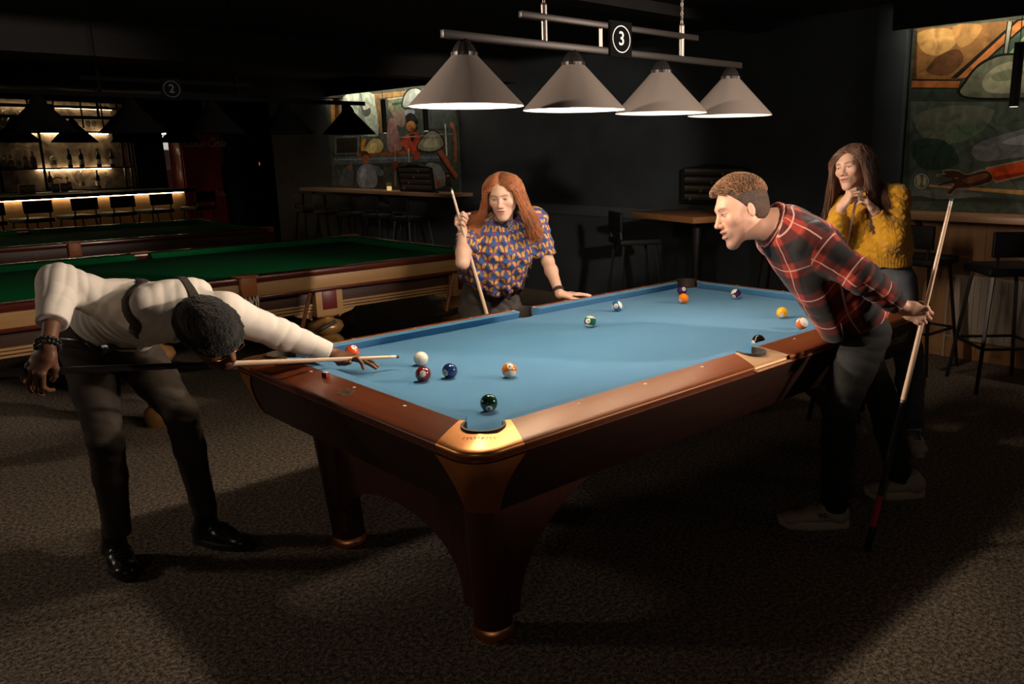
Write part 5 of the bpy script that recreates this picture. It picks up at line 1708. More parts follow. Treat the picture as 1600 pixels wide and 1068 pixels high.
def ribbon(name, solid, pts, width, th, m, parent, n=40, off=0.003, wdir=None):
    """a strap lying on a surface"""
    pts = np.array(pts, float)
    tt = np.linspace(0, len(pts) - 1, n)
    i0 = np.clip(tt.astype(int), 0, len(pts) - 2); fr = (tt - i0)[:, None]
    def cr(i): return pts[np.clip(i, 0, len(pts) - 1)]
    p0, p1, p2, p3 = cr(i0 - 1), cr(i0), cr(i0 + 1), cr(i0 + 2)
    P = 0.5 * (2 * p1 + (p2 - p0) * fr + (2 * p0 - 5 * p1 + 4 * p2 - p3) * fr ** 2 + (3 * p1 - p0 - 3 * p2 + p3) * fr ** 3)
    P = solid.snap(P, off, 10)
    for _ in range(12):
        P[1:-1] = 0.5 * P[1:-1] + 0.25 * (P[:-2] + P[2:])
    P = solid.snap(P, off, 3)
    G = solid.grad(P, 0.012)
    for _ in range(8):
        G[1:-1] = 0.5 * G[1:-1] + 0.25 * (G[:-2] + G[2:])
    G /= np.linalg.norm(G, axis=1)[:, None] + 1e-9
    T = np.gradient(P, axis=0); T /= np.linalg.norm(T, axis=1)[:, None] + 1e-9
    Sd = np.cross(T, G); Sd /= np.linalg.norm(Sd, axis=1)[:, None] + 1e-9
    rows = []
    m_ = MB()
    for w_, o_ in ((-1, 0), (-0.9, 1), (0, 1.15), (0.9, 1), (1, 0), (0, -0.3), (-1, 0)):
        Q = P + Sd * w_ * width / 2
        rows.append([tuple(x) for x in (Q + G * th * o_)])
    m_.grid(rows)
    return m_.build(name, m, parent, smooth=60)

def shoe_parts(person, toe, heel, m_up, m_sole, m_lace, shaft=0.0, chunky=False, lace=True, name='shoe', width=0.047, ankle=None, zoff=0.0, collar=0.0):
    """toe, heel: floor points (tips). builds upper (one skin) with sole and laces as its parts"""
    toe = np.array(toe, float); heel = np.array(heel, float)
    L = np.linalg.norm(toe - heel); d = (toe - heel) / L
    up = nrm(V(0, 0, 1) - d * d[2]); sd = np.cross(up, d)
    def p(a, b, c): return heel + d * a * L + sd * b + up * c
    s = Solid()
    ax = (d, sd, up)
    sh = 0.036 if chunky else 0.028
    s.ell(p(0.14, 0, sh + 0.025), ax, (0.042, 0.034, 0.046), 0.02)
    s.slab(p(0.20, 0, sh + 0.034), p(0.52, 0, sh + 0.026), sd, (0.036, 0.042), (0.042, 0.032), 0.03)
    s.slab(p(0.50, 0, sh + 0.022), p(0.82, 0, sh + 0.008), sd, (0.043, 0.043), (0.030, 0.022), 0.03)
    s.ell(p(0.845, 0, sh + 0.006), ax, (0.040, 0.042, 0.024), 0.02)
    if ankle is not None:
        a2 = np.array(ankle, float)
        s.cone(p(0.24, 0, 0.075), a2, 0.044, 0.046, 0.03)
        s.cut(a2, a2 - p(0.24, 0, 0.06), a2 - 0.2, a2 + 0.2)
    s.cut(p(0, 0, sh - 0.010), -up, p(0.5, 0, 0) - 0.3, p(0.5, 0, 0) + 0.3)
    o = skin_mesh(name, s, 0.0035, m_up, person)
    # sole outline
    out = []
    for k in range(28):
        a = 2 * PI * k / 28
        x = 0.5 - 0.5 * math.cos(a)
        wdt = (0.036 + 0.012 * math.sin(PI * min(1, max(0, (x - 0.2) / 0.75)))) * (abs(math.sin(a)) ** 0.55)
        out.append((x * L, math.copysign(wdt, math.sin(a))))
    T = frame(heel, d, sd, up)
    b = MB()
    if chunky:
        rows = []
        for zz, ww in ((0.0, 0.97), (0.004, 1.03), (0.018, 1.06), (0.034, 1.04), (0.040, 0.97)):
            rows.append([T @ Vector((x + (0.008 * (zz / 0.04) if x > L * 0.8 else 0), y * ww, zz + (0.012 if x > L * 0.93 else 0) + (0.004 if (k % 2 and zz < 0.003) else 0))) for k, (x, y) in enumerate(out)])
        b.grid(rows, True); b.add(rows[0], [list(range(28))[::-1]]); b.add(rows[-1], [list(range(28))])
    else:
        rows = []
        for zz, ww in ((0.0, 0.98), (0.003, 1.02), (0.020, 1.02), (0.026, 1.04), (0.030, 0.98)):
            rows.append([T @ Vector((x, y * ww, zz)) for x, y in out])
        b.grid(rows, True); b.add(rows[0], [list(range(28))[::-1]]); b.add(rows[-1], [list(range(28))])
    so = b.build('sole', m_sole, o, smooth=50)
    if lace:
        lb = MB()
        for k in range(5):
            a = 0.44 + 0.055 * k
            pts = [p(a, q * 0.020, 0.13 - 0.10 * a + 0.01) for q in (-1, -0.5, 0, 0.5, 1)]
            pts = s.snap(np.array(pts), 0.002)
            lb.tube([Vector(q) for q in pts], 0.0025, 6)
            pts = [p(a + 0.03 * (q + 1) / 2, q * 0.020, 0.13 - 0.10 * a + 0.01) for q in (-1, -0.5, 0, 0.5, 1)]
            pts = s.snap(np.array(pts), 0.003)
            lb.tube([Vector(q) for q in pts], 0.0022, 6)
        for q in (-1, 1):
            lb.tube([Vector(x) for x in s.snap(np.array([p(0.46, 0, 0.1), p(0.45, q * 0.02, 0.1), p(0.49, q * 0.036, 0.07), p(0.52, q * 0.03, 0.09), p(0.47, q * 0.005, 0.1)]), 0.005)], 0.0022, 6)
        lb.build('laces', m_lace, o, smooth=180)
    return o, s, p
# ================================================================ cues
m_cue = wood('maple_cue_shaft', (0.80, 0.60, 0.42), (0.72, 0.52, 0.35), 'Z', 0.5, rough=0.3, coat=0.2)
m_cueblk = mat('black_cue_butt', (0.010, 0.010, 0.011), 0.18, coat=0.6)
m_cuered = mat('red_cue_inlay', (0.55, 0.015, 0.03), 0.25, coat=0.4)
m_ferr = mat('white_ferrule', (0.85, 0.80, 0.72), 0.4)
m_tip = mat('leather_cue_tip', (0.06, 0.07, 0.08), 0.8)
def cue(tip, back, label, L=1.46, black=0.70, red=None):
    """tip point and any point behind it on the cue's axis"""
    tip = Vector(tip); back = Vector(back)
    d = (back - tip).normalized()
    T = frame(tip, d.orthogonal().normalized(), d.cross(d.orthogonal().normalized()), d)
    root = bpy.data.objects.new('billiard_cue', None)
    COL.objects.link(root)
    root.matrix_world = T
    tag(root, label, 'cue')
    def r(z): return 0.0062 + (0.0148 - 0.0062) * (z / L) ** 0.9
    def part(name, z0, z1, m, extra=0.0):
        o = MB().lathe([(r(z0) + extra, z0), (r((z0 + z1) / 2) + extra, (z0 + z1) / 2), (r(z1) + extra, z1)], n=18).build(name, m, smooth=40)
        o.parent = root
    part('tip', 0.0, 0.010, m_tip)
    part('ferrule', 0.010, 0.030, m_ferr)
    part('shaft', 0.030, black, m_cue)
    part('joint_ring', black, black + 0.012, m_post, 0.0004)
    part('butt', black + 0.012, L - 0.02, m_cueblk)
    if red:
        part('red_inlay', red[0], red[1], m_cuered, 0.0003)
    part('bumper', L - 0.02, L, m_black)
    return root
# ================================================================ the player bending over the shot
SKA = (0.150, 0.066, 0.034)
m_skinA = attr_mat('dark_brown_skin', rough=0.48, spec=0.45)
m_shirtA = mat('white_jersey', (0.78, 0.72, 0.64), 0.85, spec=0.2, bump=(500, 0.04), sheen=0.1)
m_jeansA = mat('washed_black_denim', (0.060, 0.047, 0.037), 0.85, spec=0.2, vary=(7, 0.45), bump=(260, 0.2))
m_boot = mat('black_boot_leather', (0.012, 0.012, 0.012), 0.28, spec=0.6, bump=(40, 0.1))
m_sole = mat('black_rubber_sole', (0.016, 0.014, 0.012), 0.6)
m_laceb = mat('black_laces', (0.02, 0.02, 0.02), 0.7)
m_strap = mat('dark_webbing', (0.026, 0.020, 0.016), 0.8, vary=(160, 0.7, (0.075, 0.058, 0.045)), bump=(300, 0.4))
m_cap = mat('black_fleece', (0.016, 0.015, 0.014), 0.95, spec=0.15, bump=(120, 1.0), sheen=0.15)
m_gold = mat('gold_frame', (0.85, 0.50, 0.20), 0.3, 1.0)
m_beads = mat('dark_beads', (0.015, 0.014, 0.014), 0.15, coat=0.5)

A_tip = V(-1.028, 0.223, 0.830)
A_butt = V(-2.1408, 0.5740, 0.9268)
cue(A_tip, A_butt, 'cue aimed at the white ball over the rail by the player in the white shirt', red=(1.33, 1.43), black=0.66)

hipc = V(-1.8115, 1.1217, 0.8826)
hR = V(-1.8734, 1.1317, 0.8580); hL = V(-1.7215, 1.0594, 0.8319)
kR = V(-1.9222, 0.8394, 0.5638); kL = V(-1.6737, 0.7607, 0.6352)
aR = V(-1.9102, 0.9277, 0.1590); aL = V(-1.5942, 0.8785, 0.1710)
sR = V(-1.8006, 0.7346, 1.0589); sL = V(-1.5750, 0.4659, 1.0532)
dR = nrm(V(-0.5159, 0.0645, -0.8450)); nR = V(0.7921, 0.5865, -0.2259)
eR = V(-2.0111, 0.7527, 1.1847); eL = V(-1.3863, 0.4456, 0.9430)
wR = grip_wrist(A_butt, dR, nR, 1.0, 0.085, 0.020); wL = V(-1.2143, 0.3826, 0.8505)
stA = [V(-1.8214, 1.1057, 0.8920), V(-1.8062, 0.9730, 0.9751), V(-1.7583, 0.7742, 1.0431), V(-1.6952, 0.6026, 1.0626), V(-1.6702, 0.5127, 1.0402)]
sideA = nrm(sL - sR)
HA = V(-1.6584, 0.3864, 0.9985)
fA, uA, lA = basis(V(0.2801, -0.7566, -0.5885), V(-0.2290, -0.6680, 0.7165))

def torsoA(s, inf):
    W = [(0.150, 0.105), (0.140, 0.090), (0.158, 0.094), (0.168, 0.088)]
    for i in range(3):
        s.slab(stA[i], stA[i + 1], sideA, (W[i][0] + inf, W[i + 1][0] + inf), (W[i][1] + inf, W[i + 1][1] + inf), 0.05)
    s.slab(stA[3], stA[4], sideA, (0.150 + inf, 0.075 + inf), (0.092 + inf, 0.065 + inf), 0.05)
    s.cone(stA[3] * 0.5 + stA[4] * 0.5, sR, 0.075 + inf, 0.062 + inf, 0.05)
    s.cone(stA[3] * 0.5 + stA[4] * 0.5, sL, 0.075 + inf, 0.062 + inf, 0.05)
def armsA(s, inf, cuffR=1.0, cuffL=1.0):
    s.cone(sR, eR, 0.060 + inf, 0.044 + inf, 0.03)
    s.cone(eR, eR + (wR - eR) * cuffR, 0.044 + inf, 0.044 + inf - 0.014 * cuffR, 0.02)
    s.cone(sL, eL, 0.058 + inf, 0.044 + inf, 0.03)
    s.cone(eL, eL + (wL - eL) * cuffL, 0.044 + inf, 0.044 + inf - 0.015 * cuffL, 0.02)
# --- body
b = Solid()
add_head(b, HA, fA, uA, lA, 1.0, male=True)
b.cone(HA + uA * -0.075 - fA * 0.03, stA[4], 0.054, 0.060, 0.03)
torsoA(b, -0.012)
armsA(b, -0.008)
add_leg(b, hR, kR, aR, -0.016, side=sideA); add_leg(b, hL, kL, aL, -0.016, side=sideA)
# bridge hand flat on the cloth, thumb towards the cue
dL = nrm(V(0.10, -0.175, -0.035)); nL = V(0, 0, -1)
tipsL = add_hand(b, wL, dL, nL, 'L', ((-24, 52, 30), (-2, 12, 10), (2, 10, 8), (4, 12, 8)), (16, 4, -5, -16), ((0.75, 0.65, 0.15), (0.9, 0.3, -0.25), (0.95, 0.1, -0.35)), 1.0)
tipsR = add_hand(b, wR, dR, nR, 'R', ((30, 45, 25), (22, 38, 22), (16, 30, 20), (10, 26, 18)), (8, 2, -5, -14), ((0.75, 0.35, 0.5), (0.8, -0.1, 0.6), (0.7, -0.4, 0.5)), 1.0)
def colA(P):
    c = np.tile(np.array(SKA), (len(P), 1)) * (1 + 0.10 * noise(P, 30))[:, None]
    c = head_colour(P, c, HA, fA, uA, lA, 1.0, SKA, (0.15, 0.055, 0.045), (0.012, 0.009, 0.008), (0.02, 0.012, 0.01), stubble=0.5)
    for tps in (tipsL, tipsR):
        for q in tps:
            m = np.exp(-(np.linalg.norm(P - q, axis=1) / 0.010) ** 4)[:, None] * 0.5
            c = c * (1 - m) + np.array((0.30, 0.15, 0.10)) * m
    return c
persA = skin_mesh('person', b, 0.0032, m_skinA, None, colA, origin=(hipc[0], hipc[1], 0))
tag(persA, 'person in white shirt and black cap bending low along a cue at left', 'person')
# --- shirt
s = Solid()
torsoA(s, 0.006)
s.cone(sR, eR, 0.074, 0.060, 0.04); s.cone(eR, eR + (wR - eR) * 0.70, 0.062, 0.050, 0.02)
s.cone(sL, eL, 0.070, 0.056, 0.04); s.cone(eL, eL + (wL - eL) * 1.0, 0.057, 0.038, 0.02)
s.cone(stA[4], stA[4] + (HA - uA * 0.08 - fA * 0.03 - stA[4]) * 0.5, 0.072, 0.062, 0.02)
cutp = eR + (wR - eR) * 0.66
s.cut(cutp, wR - eR, cutp - 0.09, cutp + 0.09)
cutp = eL + (wL - eL) * 0.93
s.cut(cutp, wL - eL, cutp - 0.07, cutp + 0.07)
cutp = stA[0] + (stA[1] - stA[0]) * 0.25
s.cut(cutp, stA[0] - stA[1] + V(-0.0200, -0.0180, -0.1169), cutp - 0.3, cutp + 0.3)
cn = nrm(HA - uA * 0.08 - fA * 0.03 - stA[4]); cutp = stA[4] + cn * 0.035
s.cut(cutp, cn, cutp - 0.085, cutp + 0.085)
axA = nrm(stA[3] - stA[1]); axR = nrm(sR - eR); axL = nrm(wL - sL)
def foldA(P):
    n1 = noise(P, 9); n2 = noise(P, 22)
    g = np.zeros(len(P))
    for ax, o, wd, lam, am in ((axR, eR, 0.14, 0.042, 0.0065), (axL, eL, 0.22, 0.060, 0.0050), (nrm(wR - eR), eR, 0.14, 0.050, 0.0040)):
        q = (P - o) @ ax
        fall = np.exp(-(np.linalg.norm(P - o, axis=1) / wd) ** 2)
        g += am * fall * np.abs(np.sin(PI * q / lam + 1.6 * n1)) ** 0.7
    for ax2, o2, lam2 in ((nrm(sideA + 0.8 * axA), stA[2] + sideA * -0.12, 0.036), (nrm(sideA - 0.7 * axA), stA[3], 0.040)):
        g += 0.0055 * np.exp(-(np.linalg.norm(P - o2, axis=1) / 0.13) ** 2) * np.abs(np.sin(PI * ((P - o2) @ ax2) / lam2 + 1.8 * n1))
    tq = (P - stA[2]) @ (sideA * 0.55 + axA * 0.83)
    g += 0.0060 * np.exp(-(np.linalg.norm(P - stA[2], axis=1) / 0.22) ** 2) * np.abs(np.sin(PI * tq / 0.075 + 2.2 * n1))
    return -g + 0.004 + 0.0012 * n2
s.disp(foldA)
shA = skin_mesh('shirt', s, 0.0042, m_shirtA, persA)
# suspender straps over the back
up_ = nrm(V(0, 0, 1))
ribbon('strap', s, [V(-1.8379, 0.6466, 0.9853), V(-1.8106, 0.6004, 1.0152), V(-1.7918, 0.5821, 1.0606), V(-1.7767, 0.6397, 1.1065), V(-1.7574, 0.7746, 1.1361)], 0.040, 0.003, m_strap, persA, off=0.002)
ribbon('strap', s, [V(-1.6796, 0.7103, 1.1310), V(-1.6678, 0.5963, 1.1274), V(-1.6678, 0.4769, 1.1153), V(-1.6763, 0.3879, 1.0821)], 0.030, 0.003, m_strap, persA, off=0.002)
# --- trousers
t = Solid()
t.slab(V(-1.8244, 1.1030, 0.8747), V(-1.8131, 1.0166, 0.9321), sideA, (0.168, 0.158), (0.128, 0.122), 0.04)
add_leg(t, hR, kR, aR, 0.0, 0.016, r=(0.094, 0.060, 0.056, 0.046)); add_leg(t, hL, kL, aL, 0.0, 0.016, r=(0.094, 0.060, 0.056, 0.046))
for a_, k_ in ((aR, kR), (aL, kL)):
    t.cut(a_, a_ - k_, a_ - 0.1, a_ + 0.1)
cutp = V(-1.8116, 0.9790, 0.9550)
t.cut(cutp, stA[1] - stA[0], cutp - V(0.3, 0.3, 0.06), cutp + 0.3)
def foldT(P):
    n1 = noise(P, 8)
    g = np.zeros(len(P))
    for o, lam, wd in ((kR, 0.050, 0.10), (kL, 0.050, 0.10), (aR, 0.040, 0.10), (aL, 0.040, 0.10), (hR, 0.07, 0.14), (hL, 0.07, 0.14)):
        g += 0.006 * np.exp(-(np.linalg.norm(P - o, axis=1) / wd) ** 2) * np.abs(np.sin(PI * (P[:, 2] + 0.3 * P[:, 0]) / lam + 2.0 * n1))
    return -g + 0.002 + 0.0015 * noise(P, 25)
t.disp(foldT)
skin_mesh('trousers', t, 0.0045, m_jeansA, persA)
bl = Solid()
ribbon('belt', t, [V(-1.9323, 1.1375, 0.9187), V(-1.9239, 0.9599, 0.9315), V(-1.8754, 0.8499, 0.9181), V(-1.7980, 0.8254, 0.9010), V(-1.7056, 0.8746, 0.8897)], 0.035, 0.003, m_boot, persA, off=0.003)
# --- boots
for heel, toe, an in ((V(-1.905, 1.085, 0), V(-1.915, 0.800, 0), aR), (V(-1.615, 0.985, 0), V(-1.470, 0.722, 0), aL)):
    c = heel + (toe - heel) * 0.26
    shoe_parts(persA, toe, heel, m_boot, m_sole, m_laceb, name='boot', ankle=V((c[0] + an[0]) / 2, (c[1] + an[1]) / 2, 0.185))
# --- cap, glasses, bracelet
k = Solid()
def pA(a, b_, c): return HA + fA * a + lA * b_ + uA * c
k.ell(pA(-0.014, 0, 0.040), (fA, lA, uA), (0.112, 0.090, 0.098), 0.01)
k.cut(pA(0.0, 0, 0.030), -(uA + fA * 0.12), HA - 0.2, HA + 0.2)
for q in range(24):
    a0 = 2 * PI * q / 24; a1 = 2 * PI * (q + 1) / 24
    k.cone(pA(-0.014 + 0.108 * math.cos(a0), 0.086 * math.sin(a0), 0.036 - 0.014 * math.cos(a0)), pA(-0.014 + 0.108 * math.cos(a1), 0.086 * math.sin(a1), 0.036 - 0.014 * math.cos(a1)), 0.016, 0.016, 0.012)
k.disp(lambda P: -0.0028 * np.abs(noise(P, 150)) - 0.002 * noise(P, 60))
skin_mesh('cap', k, 0.0030, m_cap, persA, smooth_it=0)
g = MB()
for q in (-1, 1):
    g.tube([Vector(pA(0.094 + 0.004 * math.cos(a), q * 0.032 + 0.024 * math.cos(a), 0.000 + 0.021 * math.sin(a))) for a in np.linspace(0, 2 * PI, 21)], 0.0013, 6, False)
    g.tube([Vector(pA(0.090, q * 0.056, 0.006)), Vector(pA(0.06, q * 0.074, 0.008)), Vector(pA(0.0, q * 0.083, 0.010))], 0.0012, 6)
g.tube([Vector(pA(0.097, -0.009, 0.003)), Vector(pA(0.101, 0, 0.006)), Vector(pA(0.097, 0.009, 0.003))], 0.0013, 6)
g.build('spectacles', m_gold, persA, smooth=180)
wd = nrm(wR - eR); w1 = nrm(np.cross(wd, V(0, 0, 1) + 0.1)); w2 = np.cross(wd, w1)
br = MB()
for row, off in ((0, -0.004), (1, 0.012)):
    for q in range(17):
        a = 2 * PI * q / 17
        br.sphere(tuple(wR - wd * off + (w1 * math.cos(a) + w2 * math.sin(a)) * 0.034), 0.0066, 10)
br.build('bracelet', m_beads, persA, smooth=180)
# ================================================================ the red haired woman leaning on the far rail
SKB = (0.74, 0.47, 0.35)
m_skinB = attr_mat('fair_skin', rough=0.5, spec=0.35)
m_blouse = attr_mat('butterfly_print', rough=0.6, spec=0.3, bump=(300, 0.05))
m_jeansB = mat('grey_denim', (0.14, 0.13, 0.12), 0.85, spec=0.2, vary=(9, 0.4), bump=(260, 0.2))
m_redhair = mat('red_hair', (0.42, 0.135, 0.040), 0.42, spec=0.5, vary=(14, 0.45), sheen=0.1)
m_watch = mat('dark_wristband', (0.03, 0.02, 0.017), 0.5)
m_wpearl = mat('pale_beads', (0.75, 0.62, 0.55), 0.3)

B_end = V(0.220, 1.009, 0.004)
B_top = V(-0.0977, 1.1293, 1.4221)
cue(B_top, B_end, 'pale cue held upright by the woman in the butterfly blouse', L=1.46, black=0.98)

neck = V(0.2150, 1.0970, 1.2080)
HB = V(0.1528, 1.0102, 1.3742)
fB, uB, lB = basis(V(-0.7583, -0.6155, -0.2065), V(-0.1944, -0.0996, 0.9722))
sRb = V(0.1063, 1.2337, 1.2086); sLb = V(0.4124, 1.0527, 1.2292)
eRb = V(-0.0963, 1.0607, 1.0354); wRb = None
eLb = V(0.4244, 0.9661, 0.9982); wLb = V(0.345, 0.785, 0.840)
cdB = nrm(B_end - B_top)
def on_cue(z): return B_top + cdB * ((z - B_top[2]) / cdB[2])
gB = on_cue(1.262)
dB = nrm(V(-0.6415, -0.2601, 0.7143)); nB = V(0.5452, -0.8714, 0.0918)
wRb = grip_wrist(gB, dB, nB, 0.92)
stB = [V(0.2256, 1.1132, 1.1567), V(0.2188, 1.1330, 1.0628), V(0.2175, 1.2089, 0.9365), V(0.2548, 1.2962, 0.7847)]
sideB = nrm(sLb - sRb)
hRb = V(0.2234, 1.3641, 0.7198); hLb = V(0.4062, 1.3512, 0.7040)
kRb = V(hRb[0] - 0.02, hRb[1] - 0.10, 0.46); kLb = V(hLb[0] + 0.02, hLb[1] - 0.10, 0.46)
aRb = V(kRb[0], kRb[1] + 0.10, 0.09); aLb = V(kLb[0], kLb[1] + 0.10, 0.09)
def torsoB(s, inf):
    W = [(0.135, 0.085), (0.150, 0.105), (0.135, 0.095), (0.155, 0.110)]
    for i in range(3):
        s.slab(stB[i], stB[i + 1], sideB, (W[i][0] + inf, W[i + 1][0] + inf), (W[i][1] + inf, W[i + 1][1] + inf), 0.05)
    s.cone(stB[0], neck, 0.09 + inf, 0.045 + inf, 0.05)
    s.cone(stB[0], sRb, 0.07 + inf, 0.052 + inf, 0.05); s.cone(stB[0], sLb, 0.07 + inf, 0.052 + inf, 0.05)
b = Solid()
add_head(b, HB, fB, uB, lB, 0.95, jaw=0.97)
b.cone(HB - uB * 0.07 - fB * 0.025, neck, 0.044, 0.050, 0.03)
torsoB(b, -0.01)
for s_, e_, w_ in ((sRb, eRb, wRb), (sLb, eLb, wLb)):
    b.cone(s_, e_, 0.043, 0.034, 0.03)
    b.cone(e_, e_ + (w_ - e_) * 0.3, 0.034, 0.035, 0.02)
    b.cone(e_ + (w_ - e_) * 0.3, w_, 0.035, 0.0235, 0.02)
add_leg(b, hRb, kRb, aRb, -0.012); add_leg(b, hLb, kLb, aLb, -0.012)
# right hand closed round the cue
add_hand(b, wRb, dB, nB, 'R', GRIP, (4, 1, -3, -6), ((0.75, 0.45, 0.5), (0.75, 0.0, 0.7), (0.35, -0.2, 0.9)), 0.92)
# left hand flat on the rail
tipsB = add_hand(b, wLb, V(0.20, -0.075, -0.016), V(0, 0, -1), 'L', ((0, 8, 8), (0, 6, 8), (0, 8, 8), (4, 8, 8)), (8, 2, -4, -12), ((0.7, 0.7, 0.25), (0.9, 0.35, 0.15), (0.95, 0.2, 0.1)), 0.94)
def colB(P):
    c = np.tile(np.array(SKB), (len(P), 1)) * (1 + 0.04 * noise(P, 40))[:, None]
    return head_colour(P, c, HB, fB, uB, lB, 0.93, SKB, (0.55, 0.17, 0.13), (0.24, 0.10, 0.05), (0.10, 0.09, 0.07), brow_w=0.0036, closed=0.35, cheek=0.4)
persB = skin_mesh('person', b, 0.0030, m_skinB, None, colB, origin=(stB[3][0], stB[3][1], 0))
tag(persB, 'person with long red hair in a butterfly print blouse leaning on the rail', 'person')
# --- blouse with short wide sleeves
s = Solid()
W = [(0.165, 0.110), (0.182, 0.135), (0.190, 0.140), (0.168, 0.120)]
hemB = [V(0.2280, 1.1153, 1.1707), V(0.2150, 1.1226, 1.0639), V(0.2048, 1.1806, 0.9441), V(0.1991, 1.2367, 0.8768)]
for i in range(3):
    s.slab(hemB[i], hemB[i + 1], sideB, (W[i][0], W[i + 1][0]), (W[i][1], W[i + 1][1]), 0.05)
s.cone(stB[0], sRb, 0.085, 0.068, 0.05); s.cone(stB[0], sLb, 0.085, 0.068, 0.05)
for s_, e_ in ((sRb, eRb), (sLb, eLb)):
    k_ = 0.70 if s_ is sRb else 0.88
    s.cone(s_, s_ + (e_ - s_) * (k_ + 0.10), 0.068, 0.062, 0.03)
    cp = s_ + (e_ - s_) * k_
    s.cut(cp, e_ - s_, cp - 0.085, cp + 0.085)
nd_ = nrm(HB - uB * 0.07 - fB * 0.025 - neck)
s.cone(stB[0] + (neck - stB[0]) * 0.4, neck + nd_ * 0.065, 0.078, 0.055, 0.03)
cp = neck + nd_ * 0.052
s.cut(cp, nd_, cp - 0.07, cp + 0.07)
cp = hemB[3]
s.cut(cp, hemB[3] - hemB[2] + V(-0.0033, -0.0030, -0.0195), cp - 0.3, cp + 0.3)
def foldB(P):
    n1 = noise(P, 9)
    q = (P - hemB[2]) @ sideB
    zf = np.clip((hemB[0][2] - P[:, 2]) / 0.35, 0, 1.2)
    g = 0.010 * zf * np.sin(2 * PI * q / 0.085 + 2.0 * n1)
    g += 0.004 * np.sin(2 * PI * (P[:, 2] + 0.6 * q) / 0.07 + 2.5 * n1)
    return g + 0.0015 * noise(P, 30)
s.disp(foldB)
def wrapcoord(P, o, sd, up):
    """distance round the body and down it"""
    fr = np.cross(sd, up)
    q = P - o
    ang = np.arctan2(q @ sd, q @ fr)
    return ang, q @ up
upB = nrm(hemB[0] - hemB[3])
upB = nrm(upB - sideB * (upB @ sideB))
def colBl(P):
    q = P - hemB[1]
    fr = np.cross(sideB, upB)
    if fr @ V(-0.6859, -0.6924, 0.2239) < 0: fr = -fr
    uu_ = np.arctan2(q @ sideB, (q @ fr) + 0.06) * 0.165
    vv_ = q @ upB
    # sleeves use their own length
    for s_, e_, sg in ((sRb, eRb, -1), (sLb, eLb, 1)):
        ax = nrm(e_ - s_)
        h = (P - s_) @ ax
        rad = np.linalg.norm(P - s_ - h[:, None] * ax, axis=1)
        m = (rad < 0.088) & (h > 0.02) & ((P - hemB[1]) @ sideB * sg > 0.145)
        x1 = nrm(np.cross(ax, fr)); x2 = np.cross(ax, x1)
        aa = np.arctan2((P - s_) @ x1, np.abs((P - s_) @ x2)) * 0.075
        uu_ = np.where(m, aa + 0.3, uu_); vv_ = np.where(m, -h, vv_)
    px, py = 0.052, 0.046
    row = np.floor(vv_ / py)
    x = (uu_ / px + 0.5 * (row % 2)) % 1.0 - 0.5
    y = vv_ / py - row - 0.5
    X = np.abs(x) * px; Y = y * py
    c = np.tile(np.array((0.045, 0.085, 0.26)), (len(P), 1))
    # pinkish violet trellis behind
    tr = np.abs(((uu_ / px + vv_ / (2 * py)) % 1.0) - 0.5) < 0.11
    tr2 = np.abs(((uu_ / px - vv_ / (2 * py)) % 1.0) - 0.5) < 0.11
    c[tr | tr2] = (0.22, 0.06, 0.17)
    # diamonds of lighter blue
    # upper and lower wings
    w1_ = (((X - 0.0120) * 0.85 - (Y - 0.004) * 0.5) / 0.0115) ** 2 + (((X - 0.0120) * 0.5 + (Y - 0.004) * 0.85) / 0.0068) ** 2
    up1 = ((X - 0.0125 - (Y - 0.005) * 0.45) / 0.0080) ** 2 + ((Y - 0.0050) / 0.0115) ** 2
    lo1 = ((X - 0.0085) / 0.0080) ** 2 + ((Y + 0.0085) / 0.0070) ** 2
    wing = np.minimum(up1, lo1)
    c[wing < 1.35] = (0.06, 0.03, 0.035)
    c[wing < 1.0] = (0.62, 0.30, 0.045)
    inner = np.minimum(((X - 0.0125 - (Y - 0.005) * 0.45) / 0.0045) ** 2 + ((Y - 0.0060) / 0.0065) ** 2, ((X - 0.008) / 0.0040) ** 2 + ((Y + 0.0085) / 0.0035) ** 2)
    c[(inner < 1.0)] = (0.72, 0.46, 0.16)
    c[(inner < 0.35)] = (0.16, 0.16, 0.30)
    c[(X < 0.0022) & (np.abs(Y) < 0.013)] = (0.07, 0.035, 0.03)
    return c
blB = skin_mesh('blouse', s, 0.0026, m_blouse, persB, colBl)
# collar points and a dark bow at the neck
k = Solid()
for q in (-1, 1):
    a0 = neck + nd_ * 0.040 + lB * q * 0.036 + fB * 0.046
    k.slab(a0, a0 + lB * q * 0.020 + fB * 0.026 - uB * 0.050, lB + fB * -0.5 * q, (0.030, 0.012), (0.007, 0.006), 0.004)
    c0 = neck + nd_ * 0.022 + fB * 0.074
    k.slab(c0, c0 + lB * q * 0.034 + uB * 0.006, uB, (0.006, 0.017), (0.007, 0.009), 0.003)
    k.slab(c0, c0 + lB * q * 0.016 - uB * 0.050 + fB * 0.010, lB, (0.006, 0.010), (0.005, 0.004), 0.003)
skin_mesh('collar', k, 0.0026, m_blouse, persB, lambda P: np.where((np.linalg.norm(P - c0, axis=1) < 0.040)[:, None], np.array((0.022, 0.030, 0.065)), np.array((0.045, 0.085, 0.26)) + (np.sin(P[:, 0] * 330) * np.sin(P[:, 2] * 310) > 0.25)[:, None] * np.array((0.5, 0.2, -0.2))))
